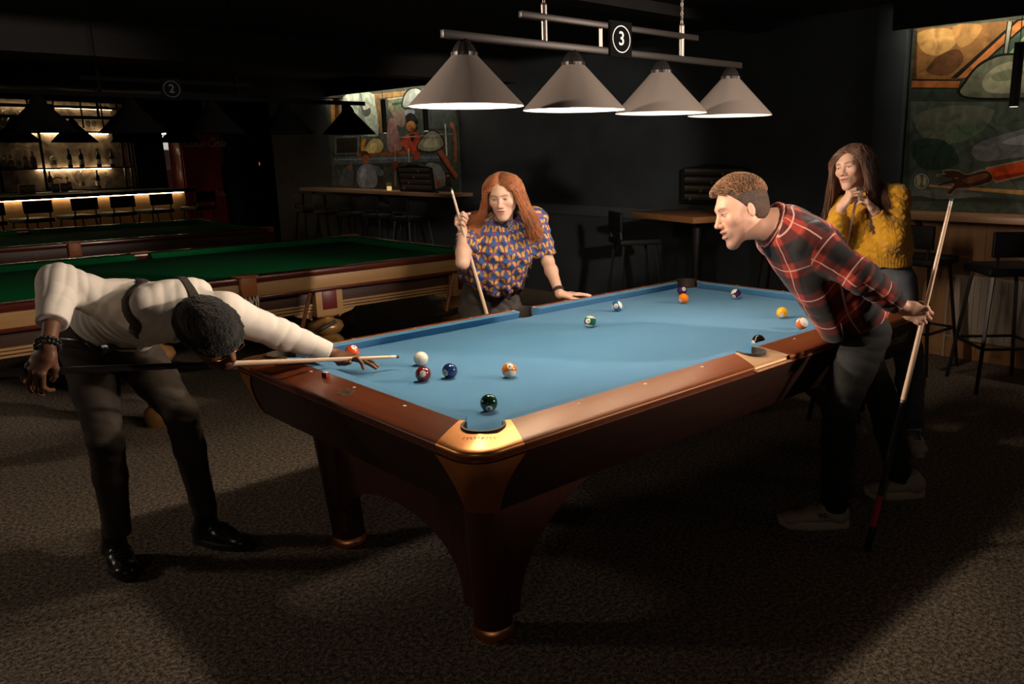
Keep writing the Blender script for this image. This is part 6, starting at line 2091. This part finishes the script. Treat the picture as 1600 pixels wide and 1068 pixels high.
# --- jeans
t = Solid()
t.slab(V(0.2346, 1.2584, 0.8742), V(0.2772, 1.3359, 0.7081), sideB, (0.150, 0.180), (0.110, 0.125), 0.04)
add_leg(t, hRb, kRb, aRb, 0.008, 0.03, r=(0.092, 0.062, 0.056, 0.046)); add_leg(t, hLb, kLb, aLb, 0.008, 0.03, r=(0.092, 0.062, 0.056, 0.046))
t.disp(lambda P: -0.004 * np.abs(np.sin(PI * (P[:, 2] + 0.4 * P[:, 0]) / 0.06 + 2 * noise(P, 8))) + 0.001)
for a_ in (aRb, aLb):
    t.cut(a_ - V(0, 0, 0.02), V(0, 0, -1), a_ - 0.1, a_ + 0.1)
skin_mesh('jeans', t, 0.0045, m_jeansB, persB)
for a_ in (aRb, aLb):
    shoe_parts(persB, V(a_[0] - 0.06, a_[1] - 0.19, 0), V(a_[0] + 0.01, a_[1] + 0.055, 0), m_jeansB, m_sole, m_laceb, lace=False, name='shoe', ankle=V(a_[0], a_[1], 0.12))
# --- long straight hair parted in the middle
rnd = random.Random(5)
def long_hair(pers, H, f, u, l, sc, m, n, length, spread_l, spread_r, fall_dir, keepoff, thick=0.0027, part=0.0, face_gap=0.050, wave=0.006, front=0.35):
    strands = []
    for i in range(n):
        # root on the scalp
        sgn = 1 if rnd.random() < 0.5 else -1
        th = rnd.uniform(0.0, 1.0)          # 0 parting .. 1 ear level
        fa = rnd.uniform(-1.0, 0.90)         # back .. front
        w = math.sqrt(max(0.0, 1 - fa * fa))
        lat = math.sin(th * PI / 2)
        root = np.array((0.094 * fa - 0.014, sgn * (0.001 + 0.088 * lat * max(0.35, w)) + part, 0.039 + 0.093 * math.cos(th * PI / 2) * max(0.25, w)))
        def W3(q): return H + (f * q[0] + l * q[1] + u * q[2]) * sc
        P0 = W3(root)
        # pass outside the temple / cheek
        sd = spread_l if sgn > 0 else spread_r
        tempf = min(0.060, 0.09 * fa - 0.01) + rnd.uniform(-0.01, 0.008)
        P1 = W3((tempf * 0.98, sgn * (0.086 + rnd.uniform(0, 0.018)) + part * 0.4, 0.020 + rnd.uniform(-0.02, 0.02)))
        P2 = W3((tempf * 0.85 - 0.005, sgn * (0.091 + sd * 0.35 + rnd.uniform(-0.004, 0.020)), -0.075 + rnd.uniform(-0.02, 0.02)))
        ln = length * rnd.uniform(0.75, 1.08)
        P3 = P2 + fall_dir * ln * 0.5 * sc + l * sgn * sd * rnd.uniform(0.5, 1.1) - f * 0.01 * rnd.random()
        P4 = P3 + fall_dir * ln * 0.5 * sc + l * sgn * sd * rnd.uniform(0.1, 0.9) + (f * rnd.uniform(-1, 1) + l * rnd.uniform(-1, 1)) * 0.018
        ctl = [P0, P0 * 0.5 + P1 * 0.5 + (P0 - H) * 0.16 + u * 0.004, P1, P2, P3, P4]
        ctl = np.array(ctl)
        out = []
        K = 14
        for j in range(K):
            tpos = j / (K - 1) * (len(ctl) - 1)
            a = min(int(tpos), len(ctl) - 2); fr_ = tpos - a
            c0 = ctl[max(0, a - 1)]; c1 = ctl[a]; c2 = ctl[a + 1]; c3 = ctl[min(len(ctl) - 1, a + 2)]
            q = 0.5 * (2 * c1 + (c2 - c0) * fr_ + (2 * c0 - 5 * c1 + 4 * c2 - c3) * fr_ ** 2 + (3 * c1 - c0 - 3 * c2 + c3) * fr_ ** 3)
            q = q + (f * math.sin(j * 0.9 + i) + l * math.cos(j * 0.8 + i * 1.7)) * wave * (j / K)
            out.append(q)
        strands.append((np.array(out), rnd.uniform(0.7, 1.3)))
    # keep the locks outside the head and clothes
    allp = np.concatenate([s_[0] for s_ in strands])
    for solid, offs in keepoff:
        for _ in range(3):
            d = solid(allp)
            mk = d < offs
            if mk.any():
                gq = solid.grad(allp[mk])
                allp[mk] += gq * np.minimum(0.03, offs - d[mk])[:, None]
    K = 14
    strands = [(allp[i * K:(i + 1) * K], strands[i][1]) for i in range(n)]
    return tube_bundle('hair', strands, thick, m, pers)
scalp('hair', HB, fB, uB, lB, 0.94, m_redhair, persB, hairline=0.068)
long_hair(persB, HB, fB, uB, lB, 0.95, m_redhair, 1700, 0.185, 0.040, 0.060, nrm(V(0, 0, -1) + fB * -0.22), [(b, 0.005), (s, 0.006)], wave=0.012)
# --- wrist things
def band(pers, name, W, ax, r, w, th, m):
    x = nrm(np.cross(ax, V(0.1, 0.2, 1))); y = np.cross(ax, x)
    mb = MB()
    rows = []
    for o_, rr_ in ((-w / 2, r), (-w / 2, r + th), (w / 2, r + th), (w / 2, r), (-w / 2, r)):
        rows.append([tuple(W + ax * o_ + (x * math.cos(a) + y * math.sin(a)) * rr_) for a in np.linspace(0, 2 * PI, 25)[:-1]])
    mb.grid(rows, True)
    return mb.build(name, m, pers, smooth=40)
band(persB, 'watch_band', wLb + (eLb - wLb) * 0.10, nrm(eLb - wLb), 0.0285, 0.020, 0.004, m_watch)
mb = MB(); wd = nrm(wRb - eRb); w1 = nrm(np.cross(wd, V(1, 0.2, 0))); w2 = np.cross(wd, w1)
for q in range(20):
    a = 2 * PI * q / 20
    mb.sphere(tuple(eRb + (wRb - eRb) * 0.80 + (w1 * math.cos(a) + w2 * math.sin(a)) * 0.031 + wd * 0.008 * math.cos(a)), 0.0045, 8)
mb.build('bracelet', m_wpearl, persB, smooth=180)
# ================================================================ the man in the checked shirt
SKC = (0.62, 0.35, 0.24)
m_skinC = attr_mat('tan_skin', rough=0.5, spec=0.35)
m_brownhair = mat('brown_hair', (0.25, 0.120, 0.050), 0.45, spec=0.5, vary=(16, 0.45), sheen=0.1)
m_trouserC = mat('charcoal_chinos', (0.030, 0.031, 0.030), 0.85, spec=0.2, vary=(6, 0.3), bump=(280, 0.15))
m_sneak = mat('beige_sneaker', (0.46, 0.37, 0.29), 0.65, vary=(12, 0.2), bump=(90, 0.15))
m_sneaksole = mat('beige_sneaker_sole', (0.52, 0.43, 0.34), 0.7)
m_laceC = mat('beige_laces', (0.40, 0.32, 0.25), 0.8)

def plaid():
    m = mat('red_black_check', (0.3, 0.03, 0.02), 0.8, spec=0.2, sheen=0.15)
    nt = m.node_tree; b = nt.nodes['Principled BSDF']
    a = nd(nt, 'ShaderNodeAttribute', attribute_name='pc')
    sp = nd(nt, 'ShaderNodeSeparateXYZ')
    nt.links.new(a.outputs['Vector'], sp.inputs[0])
    def M2(op, x, y=None):
        n = nd(nt, 'ShaderNodeMath', operation=op)
        for i, q in enumerate((x, y)):
            if q is None: continue
            if isinstance(q, (int, float)): n.inputs[i].default_value = q
            else: nt.links.new(q, n.inputs[i])
        return n.outputs[0]
    def ramp(src, stops):
        r = nd(nt, 'ShaderNodeValToRGB')
        e = r.color_ramp.elements
        e[0].position, e[0].color = stops[0][0], (stops[0][1],) * 3 + (1,)
        e[1].position, e[1].color = stops[-1][0], (stops[-1][1],) * 3 + (1,)
        for p_, c_ in stops[1:-1]:
            k = e.new(p_); k.color = (c_,) * 3 + (1,)
        nt.links.new(src, r.inputs['Fac'])
        return r.outputs['Color']
    ds, ws = [], []
    for ch in ('X', 'Y'):
        fr = M2('FRACT', M2('DIVIDE', sp.outputs[ch], 0.140))
        ds.append(ramp(fr, [(0.0, 1.0), (0.48, 1.0), (0.55, 0.0), (0.93, 0.0), (1.0, 1.0)]))
        ws.append(ramp(fr, [(0.0, 0.0), (0.725, 0.0), (0.738, 1.0), (0.760, 1.0), (0.773, 0.0), (1.0, 0.0)]))
    dark = M2('MULTIPLY', M2('ADD', ds[0], ds[1]), 0.5)
    r = nd(nt, 'ShaderNodeValToRGB')
    e = r.color_ramp.elements
    e[0].position, e[0].color = 0.0, (0.36, 0.036, 0.020, 1)
    e[1].position, e[1].color = 1.0, (0.011, 0.010, 0.010, 1)
    k = e.new(0.5); k.color = (0.085, 0.011, 0.009, 1)
    nt.links.new(dark, r.inputs['Fac'])
    wl = M2('MAXIMUM', ws[0], ws[1])
    mx = nd(nt, 'ShaderNodeMix', data_type='RGBA')
    nt.links.new(M2('MULTIPLY', wl, 0.85), mx.inputs['Factor'])
    nt.links.new(r.outputs['Color'], mx.inputs['A'])
    mx.inputs['B'].default_value = (0.66, 0.42, 0.34, 1)
    nt.links.new(mx.outputs['Result'], b.inputs['Base Color'])
    return m
m_plaid = plaid()

C_end = V(0.270, -1.116, 0.004)
C_top = V(0.5530, -1.2249, 1.4051)
cue(C_top, C_end, 'cue held upright beside the man in the checked shirt, butt on the carpet', L=float(np.linalg.norm(C_top - C_end)), black=0.80, red=(1.20, 1.33))
ccd = nrm(C_end - C_top)
def on_cueC(z): return C_top + ccd * ((z - C_top[2]) / ccd[2])

HC = V(0.1051, -0.5651, 1.3589)
fC, uC, lC = basis(V(-0.8252, 0.4798, -0.2401), V(-0.0974, 0.2535, 0.9321))
nkC = V(0.2144, -0.6501, 1.2967)
stC = [V(0.2528, -0.6808, 1.2749), V(0.3158, -0.7418, 1.1900), V(0.4330, -0.8212, 1.0353), V(0.5375, -0.8776, 0.8686)]
axC = nrm(stC[3] - stC[0])
sideC = nrm(V(-0.6234, -0.7705, 0.1739))          # his right side, towards the camera
sideC = nrm(sideC - axC * (sideC @ axC))
sRc = stC[0] + sideC * 0.165 + axC * 0.055; sLc = stC[0] - sideC * 0.165 + axC * 0.055
eRc = V(0.2482, -1.0300, 1.1190)
gC = on_cueC(0.950)
dC = nrm(V(0.2907, -0.8352, -0.3525)); nC = V(0.7213, 0.6571, -0.2246)
wRc = grip_wrist(gC, dC, nC, 1.0, 0.085, 0.022)
eLc = V(0.62, -0.62, 1.05); wLc = V(0.66, -0.775, 0.885)
hRc = stC[3] + sideC * 0.080 + V(0, 0, -0.03); hLc = stC[3] - sideC * 0.080 + V(0, 0, -0.03)
kRc = V(0.3251, -0.9301, 0.5471); aRc = V(0.3749, -0.9043, 0.1089)
kLc = V(0.7367, -0.9278, 0.4751); aLc = V(0.8782, -0.9566, 0.1047)
def torsoC(s, inf, k=0.05):
    W = [(0.125, 0.090), (0.172, 0.118), (0.165, 0.112), (0.145, 0.100)]
    for i in range(3):
        s.slab(stC[i], stC[i + 1], sideC, (W[i][0] + inf, W[i + 1][0] + inf), (W[i][1] + inf, W[i + 1][1] + inf), k)
    s.cone(stC[0] + axC * 0.03, sRc, 0.080 + inf, 0.062 + inf, k); s.cone(stC[0] + axC * 0.03, sLc, 0.080 + inf, 0.062 + inf, k)
b = Solid()
add_head(b, HC, fC, uC, lC, 1.04, mouth_open=0.009, male=True, jaw=1.02)
b.cone(HC - uC * 0.070 - fC * 0.035, nkC, 0.058, 0.062, 0.03)
b.cone(nkC, stC[0] + axC * 0.03, 0.062, 0.075, 0.03)
torsoC(b, -0.015)
for s_, e_, w_ in ((sRc, eRc, wRc), (sLc, eLc, wLc)):
    b.cone(s_, e_, 0.050, 0.042, 0.03); b.cone(e_, w_, 0.042, 0.028, 0.02)
add_leg(b, hRc, kRc, aRc, -0.016); add_leg(b, hLc, kLc, aLc, -0.016)
tipsC = add_hand(b, wRc, dC, nC, 'R', GRIP, (4, 1, -3, -6), ((0.7, 0.5, 0.35), (0.75, 0.0, 0.55), (0.70, -0.35, 0.60)), 1.0)
add_hand(b, wLc, V(0.10, 0.16, -0.10), V(0, -0.2, -1), 'L', ((-8, 12, 8), (-8, 10, 8), (-8, 10, 8), (-6, 10, 8)))
def colC(P):
    c = np.tile(np.array(SKC), (len(P), 1)) * (1 + 0.05 * noise(P, 40))[:, None]
    return head_colour(P, c, HC, fC, uC, lC, 1.04, SKC, (0.42, 0.15, 0.11), (0.10, 0.05, 0.025), (0.03, 0.025, 0.02), stubble=0.45, cheek=0.3, closed=0.25)
persC = skin_mesh('person', b, 0.0030, m_skinC, None, colC, origin=(stC[3][0], stC[3][1], 0))
tag(persC, 'person in red checked shirt leaning over the right side of the table', 'person')
# --- hair: clipped sides, a quiff swept up in front
_, scC = scalp('hair', HC, fC, uC, lC, 1.05, mat('clipped_brown_hair', (0.070, 0.034, 0.018), 0.6, vary=(60, 0.5), bump=(260, 0.6)), persC, hairline=0.070, grow=0.004, low=-0.035)
rnd = random.Random(11)
st_ = []
for i in range(3200):
    fa = rnd.uniform(-1, 0.80); th = rnd.uniform(-1.32, 1.32)
    w_ = math.sqrt(1 - fa * fa)
    root = HC + (fC * (0.098 * fa - 0.016) + lC * 0.080 * math.sin(th) * w_ + uC * (0.036 + 0.090 * math.cos(th) * w_)) * 1.05
    if abs(th) > 0.95 and fa > 0.42: continue
    out = nrm(root - HC - uC * 0.03)
    topk = max(0.0, math.cos(th * 1.1)) * (0.35 + 0.65 * max(0, fa + 0.3))
    L = 0.013 + 0.026 * topk
    dr = nrm(out * 0.55 + fC * (0.75 * max(0, fa) + 0.25) + uC * 0.10 + lC * rnd.uniform(-0.35, 0.35))
    p1 = root + dr * L * 0.5
    p2 = p1 + nrm(dr - out * 0.35 + fC * 0.3 * topk + lC * rnd.uniform(-0.3, 0.3)) * L * 0.5
    st_.append((np.array([root - out * 0.006, root + out * 0.001, p1, p2]), rnd.uniform(0.7, 1.2)))
tube_bundle('hair', st_, 0.0025, m_brownhair, persC, 4)

# --- checked shirt
s = Solid()
torsoC(s, 0.016)
s.slab(V(0.2669, -0.7889, 1.0731), V(0.3534, -0.8622, 0.8436), sideC, (0.120, 0.085), (0.060, 0.030), 0.06)
s.slab(stC[2], V(0.5145, -0.8876, 0.9011), sideC, (0.178, 0.168), (0.122, 0.110), 0.05)
fabs = [(sRc, eRc, wRc), (sLc, eLc, wLc)]
for s_, e_, w_ in fabs:
    s.cone(s_, e_, 0.078, 0.064, 0.04); s.cone(e_, e_ + (w_ - e_) * 1.0, 0.064, 0.044, 0.02)
    cp = e_ + (w_ - e_) * 0.90
    s.cut(cp, w_ - e_, cp - 0.07, cp + 0.07)
cn = nrm(nkC - stC[0])
s.cone(stC[0] + axC * 0.02, nkC + cn * 0.02, 0.090, 0.073, 0.03)
cp = nkC + cn * 0.0
s.cut(cp, cn, cp - 0.13, cp + 0.13)
hem = V(0.5237, -0.8976, 0.8983)
s.cut(hem, axC * 0.8 + V(0, 0, -0.7) + V(0.1771, -0.1765, -0.0032), hem - V(0.4, 0.4, 0.35), hem + V(0.4, 0.4, 0.1))
def foldC(P):
    n1 = noise(P, 8); n2 = noise(P, 20)
    g = np.zeros(len(P))
    aw = nrm(wRc - eRc); au = nrm(eRc - sRc)
    q = (P - eRc) @ aw
    nearF = np.exp(-(np.minimum(np.linalg.norm(P - eRc - np.clip(q, 0, 0.25)[:, None] * aw, axis=1), 0.3) / 0.10) ** 2) * (q > -0.06)
    g += 0.0085 * nearF * np.abs(np.sin(PI * q / 0.052 + 1.5 * n1)) ** 0.8
    q2 = (P - sRc) @ au
    g += 0.005 * np.exp(-(np.linalg.norm(P - sRc, axis=1) / 0.16) ** 2) * np.abs(np.sin(PI * q2 / 0.06 + 1.8 * n1))
    q3 = (P - stC[2]) @ nrm(axC + 0.8 * V(0.3956, -0.5839, -0.5938))
    g += 0.005 * np.exp(-(np.linalg.norm(P - stC[2], axis=1) / 0.22) ** 2) * np.abs(np.sin(PI * q3 / 0.09 + 2 * n1))
    return -g + 0.004 + 0.0012 * n2
s.disp(foldC)
frC = np.cross(sideC, axC)
def pcC(P):
    q = P - stC[1]
    # body: round the trunk and along it, turned a little so that the check runs on the bias
    ang = np.arctan2(q @ frC, q @ sideC)
    u_ = ang * 0.155 + 0.04 * np.sin(P[:, 2] * 9); v_ = q @ axC + 0.02 * np.sin(ang * 2)
    for s_, e_, w_ in fabs:
        for a_, b_, r_, base in ((s_, e_, 0.082, 0.0), (e_, w_, 0.076, np.linalg.norm(e_ - s_))):
            ax = nrm(b_ - a_); L = np.linalg.norm(b_ - a_)
            h = (P - a_) @ ax
            x1 = nrm(np.cross(ax, V(0, 0, 1))); x2 = np.cross(ax, x1)
            rad = np.linalg.norm(P - a_ - h[:, None] * ax, axis=1)
            m = (rad < r_) & (h > (0.035 if base == 0 else -0.02)) & (h < L + 0.03) & ((q @ sideC) * (1 if s_ is sRc else -1) > 0.10)
            if s_ is sLc: m &= (q @ sideC) < -0.1
            al = np.arctan2((P - a_) @ x1, (P - a_) @ x2) * 0.065
            u_ = np.where(m, al + 0.03, u_); v_ = np.where(m, base + h + 0.05, v_)
    return np.stack([u_, v_, np.zeros(len(P))], 1)
skin_mesh('shirt', s, 0.0030, m_plaid, persC, extra=pcC)
# collar standing round the neck
k = Solid()
x1 = nrm(np.cross(cn, sideC)); x2 = sideC
for q in range(20):
    a0 = 2 * PI * q / 20; a1 = 2 * PI * (q + 1) / 20
    c0 = nkC - cn * 0.012 + (x1 * math.cos(a0) * 0.090 + x2 * math.sin(a0) * 0.083); c1 = nkC - cn * 0.012 + (x1 * math.cos(a1) * 0.090 + x2 * math.sin(a1) * 0.083)
    k.slab(c0 - cn * 0.034, c0 + cn * 0.030, c1 - c0, (0.018, 0.016), (0.0065, 0.0045), 0.006)
skin_mesh('collar', k, 0.0028, m_plaid, persC, extra=lambda P: np.stack([(P - nkC) @ x2 * 1.0 + 0.09, (P - nkC) @ cn + 0.10, np.zeros(len(P))], 1))
# --- trousers
t = Solid()
t.slab(V(0.4939, -0.8517, 0.9491), stC[3] + axC * 0.01, sideC, (0.150, 0.155), (0.100, 0.105), 0.04)
add_leg(t, hRc, kRc, aRc, 0.0, 0.016, r=(0.096, 0.068, 0.064, 0.056)); add_leg(t, hLc, kLc, aLc, 0.0, 0.016, r=(0.096, 0.068, 0.064, 0.056))
for a_, k_ in ((aRc, kRc), (aLc, kLc)):
    t.cut(a_ - V(0, 0, 0.03), a_ - k_, a_ - 0.1, a_ + 0.1)
def foldTC(P):
    n1 = noise(P, 8); g = np.zeros(len(P))
    for o, lam, wd in ((kRc, 0.055, 0.11), (kLc, 0.055, 0.11), (aRc, 0.045, 0.10), (aLc, 0.045, 0.10), (hRc, 0.06, 0.16)):
        g += 0.007 * np.exp(-(np.linalg.norm(P - o, axis=1) / wd) ** 2) * np.abs(np.sin(PI * (P[:, 2] + 0.35 * P[:, 0]) / lam + 2.0 * n1))
    return -g + 0.002
t.disp(foldTC)
skin_mesh('trousers', t, 0.0045, m_trouserC, persC)
# --- sneakers
for heel, toe, an, txt in ((V(0.420, -0.955, 0), V(0.215, -0.730, 0), aRc, True), (V(0.955, -1.050, 0), V(0.760, -0.850, 0), aLc, False)):
    c = heel + (toe - heel) * 0.24
    o, ss_, pp = shoe_parts(persC, toe, heel, m_sneak, m_sneaksole, m_laceC, name='sneaker', chunky=True, ankle=V((c[0] * 2 + an[0]) / 3, (c[1] * 2 + an[1]) / 3, 0.118))
    d_ = nrm(toe - heel); sd_ = np.cross(V(0, 0, 1), d_)
    side_ = -sd_ if (-sd_) @ V(-0.6859, -0.6924, 0.2239) > 0 else sd_
    sg = 1 if side_ @ sd_ > 0 else -1
    if txt:
        ctr = ss_.snap(np.array([pp(0.40, sg * 0.06, 0.075)]), 0.0015)[0]
        nn = ss_.grad(ctr[None], 0.006)[0]
        xx = d_ * (-1 if sg > 0 else 1); xx = nrm(xx - nn * (xx @ nn)) 
        if xx @ V(0.7083, -0.7058, -0.0130) < 0: xx = -xx
        T = frame(ctr, xx, np.cross(nn, xx), nn)
        MB().text('SNX', 0.026, T, 0.001, bold=0.0006).build('lettering', m_black, o)
# ================================================================ the woman in the mustard sweater chalking her cue
SKD = (0.66, 0.40, 0.28)
m_knit = mat('mustard_knit', (0.60, 0.295, 0.018), 0.9, spec=0.15, vary=(30, 0.18), bump=(170, 0.35), sheen=0.25)
m_darkhair = mat('chestnut_hair', (0.125, 0.055, 0.026), 0.42, spec=0.5, vary=(14, 0.4), sheen=0.1)
m_jeansD = mat('blue_grey_denim', (0.115, 0.125, 0.150), 0.85, spec=0.2, vary=(9, 0.35), bump=(260, 0.2))
m_shoeD = mat('white_trainer', (0.50, 0.46, 0.42), 0.6, vary=(10, 0.15))

D_tip = V(1.4178, -0.3851, 1.3812); D_end = V(1.585, -0.060, 0.006)
cue(D_tip, D_end, 'cue whose tip is being chalked by the woman in the mustard sweater', L=float(np.linalg.norm(D_tip - D_end)), black=0.78)

HD = V(1.5438, -0.2703, 1.4969)
fD, uD, lD = basis(V(-1.0031, 0.0134, 0.0057), V(-0.0336, 0.1751, 0.9742))
nkD = V(1.6316, -0.3312, 1.3541)
stD = [V(1.6458, -0.3411, 1.3225), V(1.6509, -0.3687, 1.2081), V(1.6568, -0.4051, 1.0689), V(1.6630, -0.4359, 0.9036)]
sideD = nrm(V(0.2604, -0.9316, 0.1498))          # towards her left
sLd = stD[0] + sideD * 0.140 - V(0, 0, 0.012); sRd = stD[0] - sideD * 0.145 - V(0, 0, 0.03)
eLd = V(1.5677, -0.5283, 1.1295); eRd = V(1.4194, -0.2606, 1.1456)
cdD = nrm(D_end - D_tip)
dLd = nrm(V(-0.5414, 0.3227, 0.6794)); nLd = V(-0.1561, 0.6324, -0.5322)
wLd = D_tip + cdD * 0.035 - dLd * 0.125 - nrm(nLd) * 0.030
dRd = nrm(V(0.1877, -0.4220, 0.8331)); nRd = V(0.6172, -0.3659, -0.3574)
wRd = D_tip + cdD * -0.004 - dRd * 0.115 - nrm(nRd) * 0.032
hLd = stD[3] + sideD * 0.085 - V(0, 0, 0.05); hRd = stD[3] - sideD * 0.085 - V(0, 0, 0.05)
aLd = V(1.585, -0.700, 0.10); aRd = V(1.63, -0.33, 0.10)
kLd = (hLd + aLd) / 2 + V(-0.03, -0.03, 0.02); kRd = (hRd + aRd) / 2 + V(-0.03, 0.02, 0.02)
def torsoD(s, inf):
    W = [(0.115, 0.075), (0.150, 0.100), (0.132, 0.090), (0.160, 0.108)]
    for i in range(3):
        s.slab(stD[i], stD[i + 1], sideD, (W[i][0] + inf, W[i + 1][0] + inf), (W[i][1] + inf, W[i + 1][1] + inf), 0.05)
    s.cone(stD[0], sLd, 0.065 + inf, 0.05 + inf, 0.05); s.cone(stD[0], sRd, 0.065 + inf, 0.05 + inf, 0.05)
b = Solid()
add_head(b, HD, fD, uD, lD, 0.95, jaw=0.92)
b.cone(HD - uD * 0.07 - fD * 0.025, nkD, 0.044, 0.050, 0.03)
torsoD(b, -0.012)
for s_, e_, w_ in ((sLd, eLd, wLd), (sRd, eRd, wRd)):
    b.cone(s_, e_, 0.042, 0.036, 0.03); b.cone(e_, w_, 0.036, 0.025, 0.02)
add_leg(b, hLd, kLd, aLd, -0.014); add_leg(b, hRd, kRd, aRd, -0.014)
tl = add_hand(b, wLd, dLd, nLd, 'L', ((38, 40, 22), (34, 42, 25), (34, 46, 28), (36, 48, 28)), (6, 1, -4, -9), ((0.75, 0.45, 0.5), (0.9, 0.0, 0.4), (0.9, -0.1, 0.4)), 0.93)
tr = add_hand(b, wRd, dRd, nRd, 'R', ((42, 52, 28), (48, 60, 30), (52, 62, 32), (54, 62, 32)), (5, 1, -4, -8), ((0.75, 0.45, 0.5), (0.9, 0.0, 0.45), (0.9, -0.1, 0.45)), 0.93)
def colD(P):
    c = np.tile(np.array(SKD), (len(P), 1)) * (1 + 0.04 * noise(P, 40))[:, None]
    for q in tl[:4] + tr[:4]:
        m = np.exp(-(np.linalg.norm(P - q, axis=1) / 0.0065) ** 4)[:, None] * 0.8
        c = c * (1 - m) + np.array((0.80, 0.66, 0.58)) * m
    return head_colour(P, c, HD, fD, uD, lD, 0.95, SKD, (0.42, 0.13, 0.11), (0.08, 0.045, 0.03), (0.06, 0.06, 0.05), brow_w=0.0036, closed=0.30, cheek=0.3)
persD = skin_mesh('person', b, 0.0032, m_skinC, None, colD, origin=(stD[3][0], stD[3][1], 0))
tag(persD, 'person with long brown hair in a mustard cable sweater chalking a cue', 'person')
s = Solid()
W = [(0.135, 0.095), (0.165, 0.125), (0.170, 0.130), (0.160, 0.115)]
hemD = [V(1.6471, -0.3446, 1.3156), V(1.6439, -0.3759, 1.2089), V(1.6448, -0.4073, 1.0701), V(1.6472, -0.4280, 0.9688)]
for i in range(3):
    s.slab(hemD[i], hemD[i + 1], sideD, (W[i][0], W[i + 1][0]), (W[i][1], W[i + 1][1]), 0.05)
s.cone(stD[0], sLd, 0.078, 0.064, 0.05); s.cone(stD[0], sRd, 0.078, 0.064, 0.05)
for s_, e_, w_ in ((sLd, eLd, wLd), (sRd, eRd, wRd)):
    s.cone(s_, e_, 0.066, 0.066, 0.04); s.cone(e_, e_ + (w_ - e_) * 0.95, 0.066, 0.032, 0.03)
    cp = e_ + (w_ - e_) * 0.88
    s.cut(cp, w_ - e_, cp - 0.06, cp + 0.06)
nd2 = nrm(HD - uD * 0.07 - fD * 0.025 - nkD)
s.cone(stD[0], nkD + nd2 * 0.03, 0.085, 0.062, 0.03)
cp = nkD + nd2 * 0.012
s.cut(cp, nd2, cp - 0.07, cp + 0.07)
s.cut(hemD[3], V(0, 0, -1), hemD[3] - 0.3, hemD[3] + 0.3)
frD = np.cross(sideD, V(0, 0, 1))
def knitD(P):
    q = P - hemD[1]
    ang = np.arctan2(q @ sideD, q @ frD) * 0.17
    z = P[:, 2]
    rib = np.clip((hemD[3][2] + 0.06 - z) / 0.01, 0, 1)
    fu = (ang / 0.052) % 1.0 - 0.5
    br = np.abs(np.sin(PI * (z / 0.034 + np.abs(fu) * 1.4))) * np.exp(-(fu / 0.28) ** 2)
    ln = np.exp(-((np.abs(fu) - 0.42) / 0.06) ** 2)
    n1 = noise(P, 8)
    fold = 0.006 * np.abs(np.sin(PI * (z + 0.5 * (q @ sideD)) / 0.075 + 2.2 * n1))
    return -(1 - rib) * (0.0045 * br + 0.002 * ln) - rib * 0.002 * np.abs(np.sin(ang / 0.0060)) - fold + 0.005
s.disp(knitD)
swD = skin_mesh('sweater', s, 0.0034, m_knit, persD, smooth_it=0)
t = Solid()
t.slab(V(1.6620, -0.4186, 0.9985), stD[3] - V(0, 0, 0.03), sideD, (0.140, 0.170), (0.100, 0.115), 0.04)
add_leg(t, hLd, kLd, aLd, 0.008, 0.03, r=(0.088, 0.062, 0.058, 0.050)); add_leg(t, hRd, kRd, aRd, 0.008, 0.03, r=(0.088, 0.062, 0.058, 0.050))
for a_ in (aLd, aRd):
    t.cut(a_ + V(0, 0, 0.015), V(0, 0, -1), a_ - 0.1, a_ + 0.1)
t.disp(lambda P: -0.004 * np.abs(np.sin(PI * (P[:, 2] + 0.4 * P[:, 0]) / 0.07 + 2 * noise(P, 8))) + 0.001)
skin_mesh('jeans', t, 0.0045, m_jeansD, persD)
for a_ in (aLd, aRd):
    shoe_parts(persD, V(a_[0] - 0.15, a_[1] - 0.12, 0), V(a_[0] + 0.05, a_[1] + 0.045, 0), m_shoeD, m_sneaksole, m_laceb, name='sneaker', ankle=V(a_[0], a_[1], 0.12))
scalp('hair', HD, fD, uD, lD, 0.96, m_darkhair, persD, hairline=0.068)
long_hair(persD, HD, fD, uD, lD, 0.97, m_darkhair, 1400, 0.27, 0.030, 0.030, nrm(V(0, 0, -1) - fD * 0.10), [(b, 0.005), (s, 0.005)], part=0.018, wave=0.010)
ck = D_tip + cdD * -0.012
t_ = thing('chalk_cube', tuple(ck), 'dark chalk cube pinched by the woman in the mustard sweater', 'chalk')
MB().box((0, 0, 0), (0.021, 0.021, 0.021), None, 0.002, rz=0.4).build('paper_wrap', mat('dark_chalk_wrap', (0.03, 0.03, 0.035), 0.7), t_).matrix_parent_inverse = Matrix()
MB().box((0, 0, -0.0115), (0.0195, 0.0195, 0.003), None, 0.001, rz=0.4).build('chalk_top', mat('blue_chalk', (0.05, 0.10, 0.2), 0.9), t_).matrix_parent_inverse = Matrix()
band(persD, 'bracelet', wLd + (eLd - wLd) * 0.08, nrm(eLd - wLd), 0.027, 0.004, 0.002, m_gold)
bpy.context.view_layer.update()
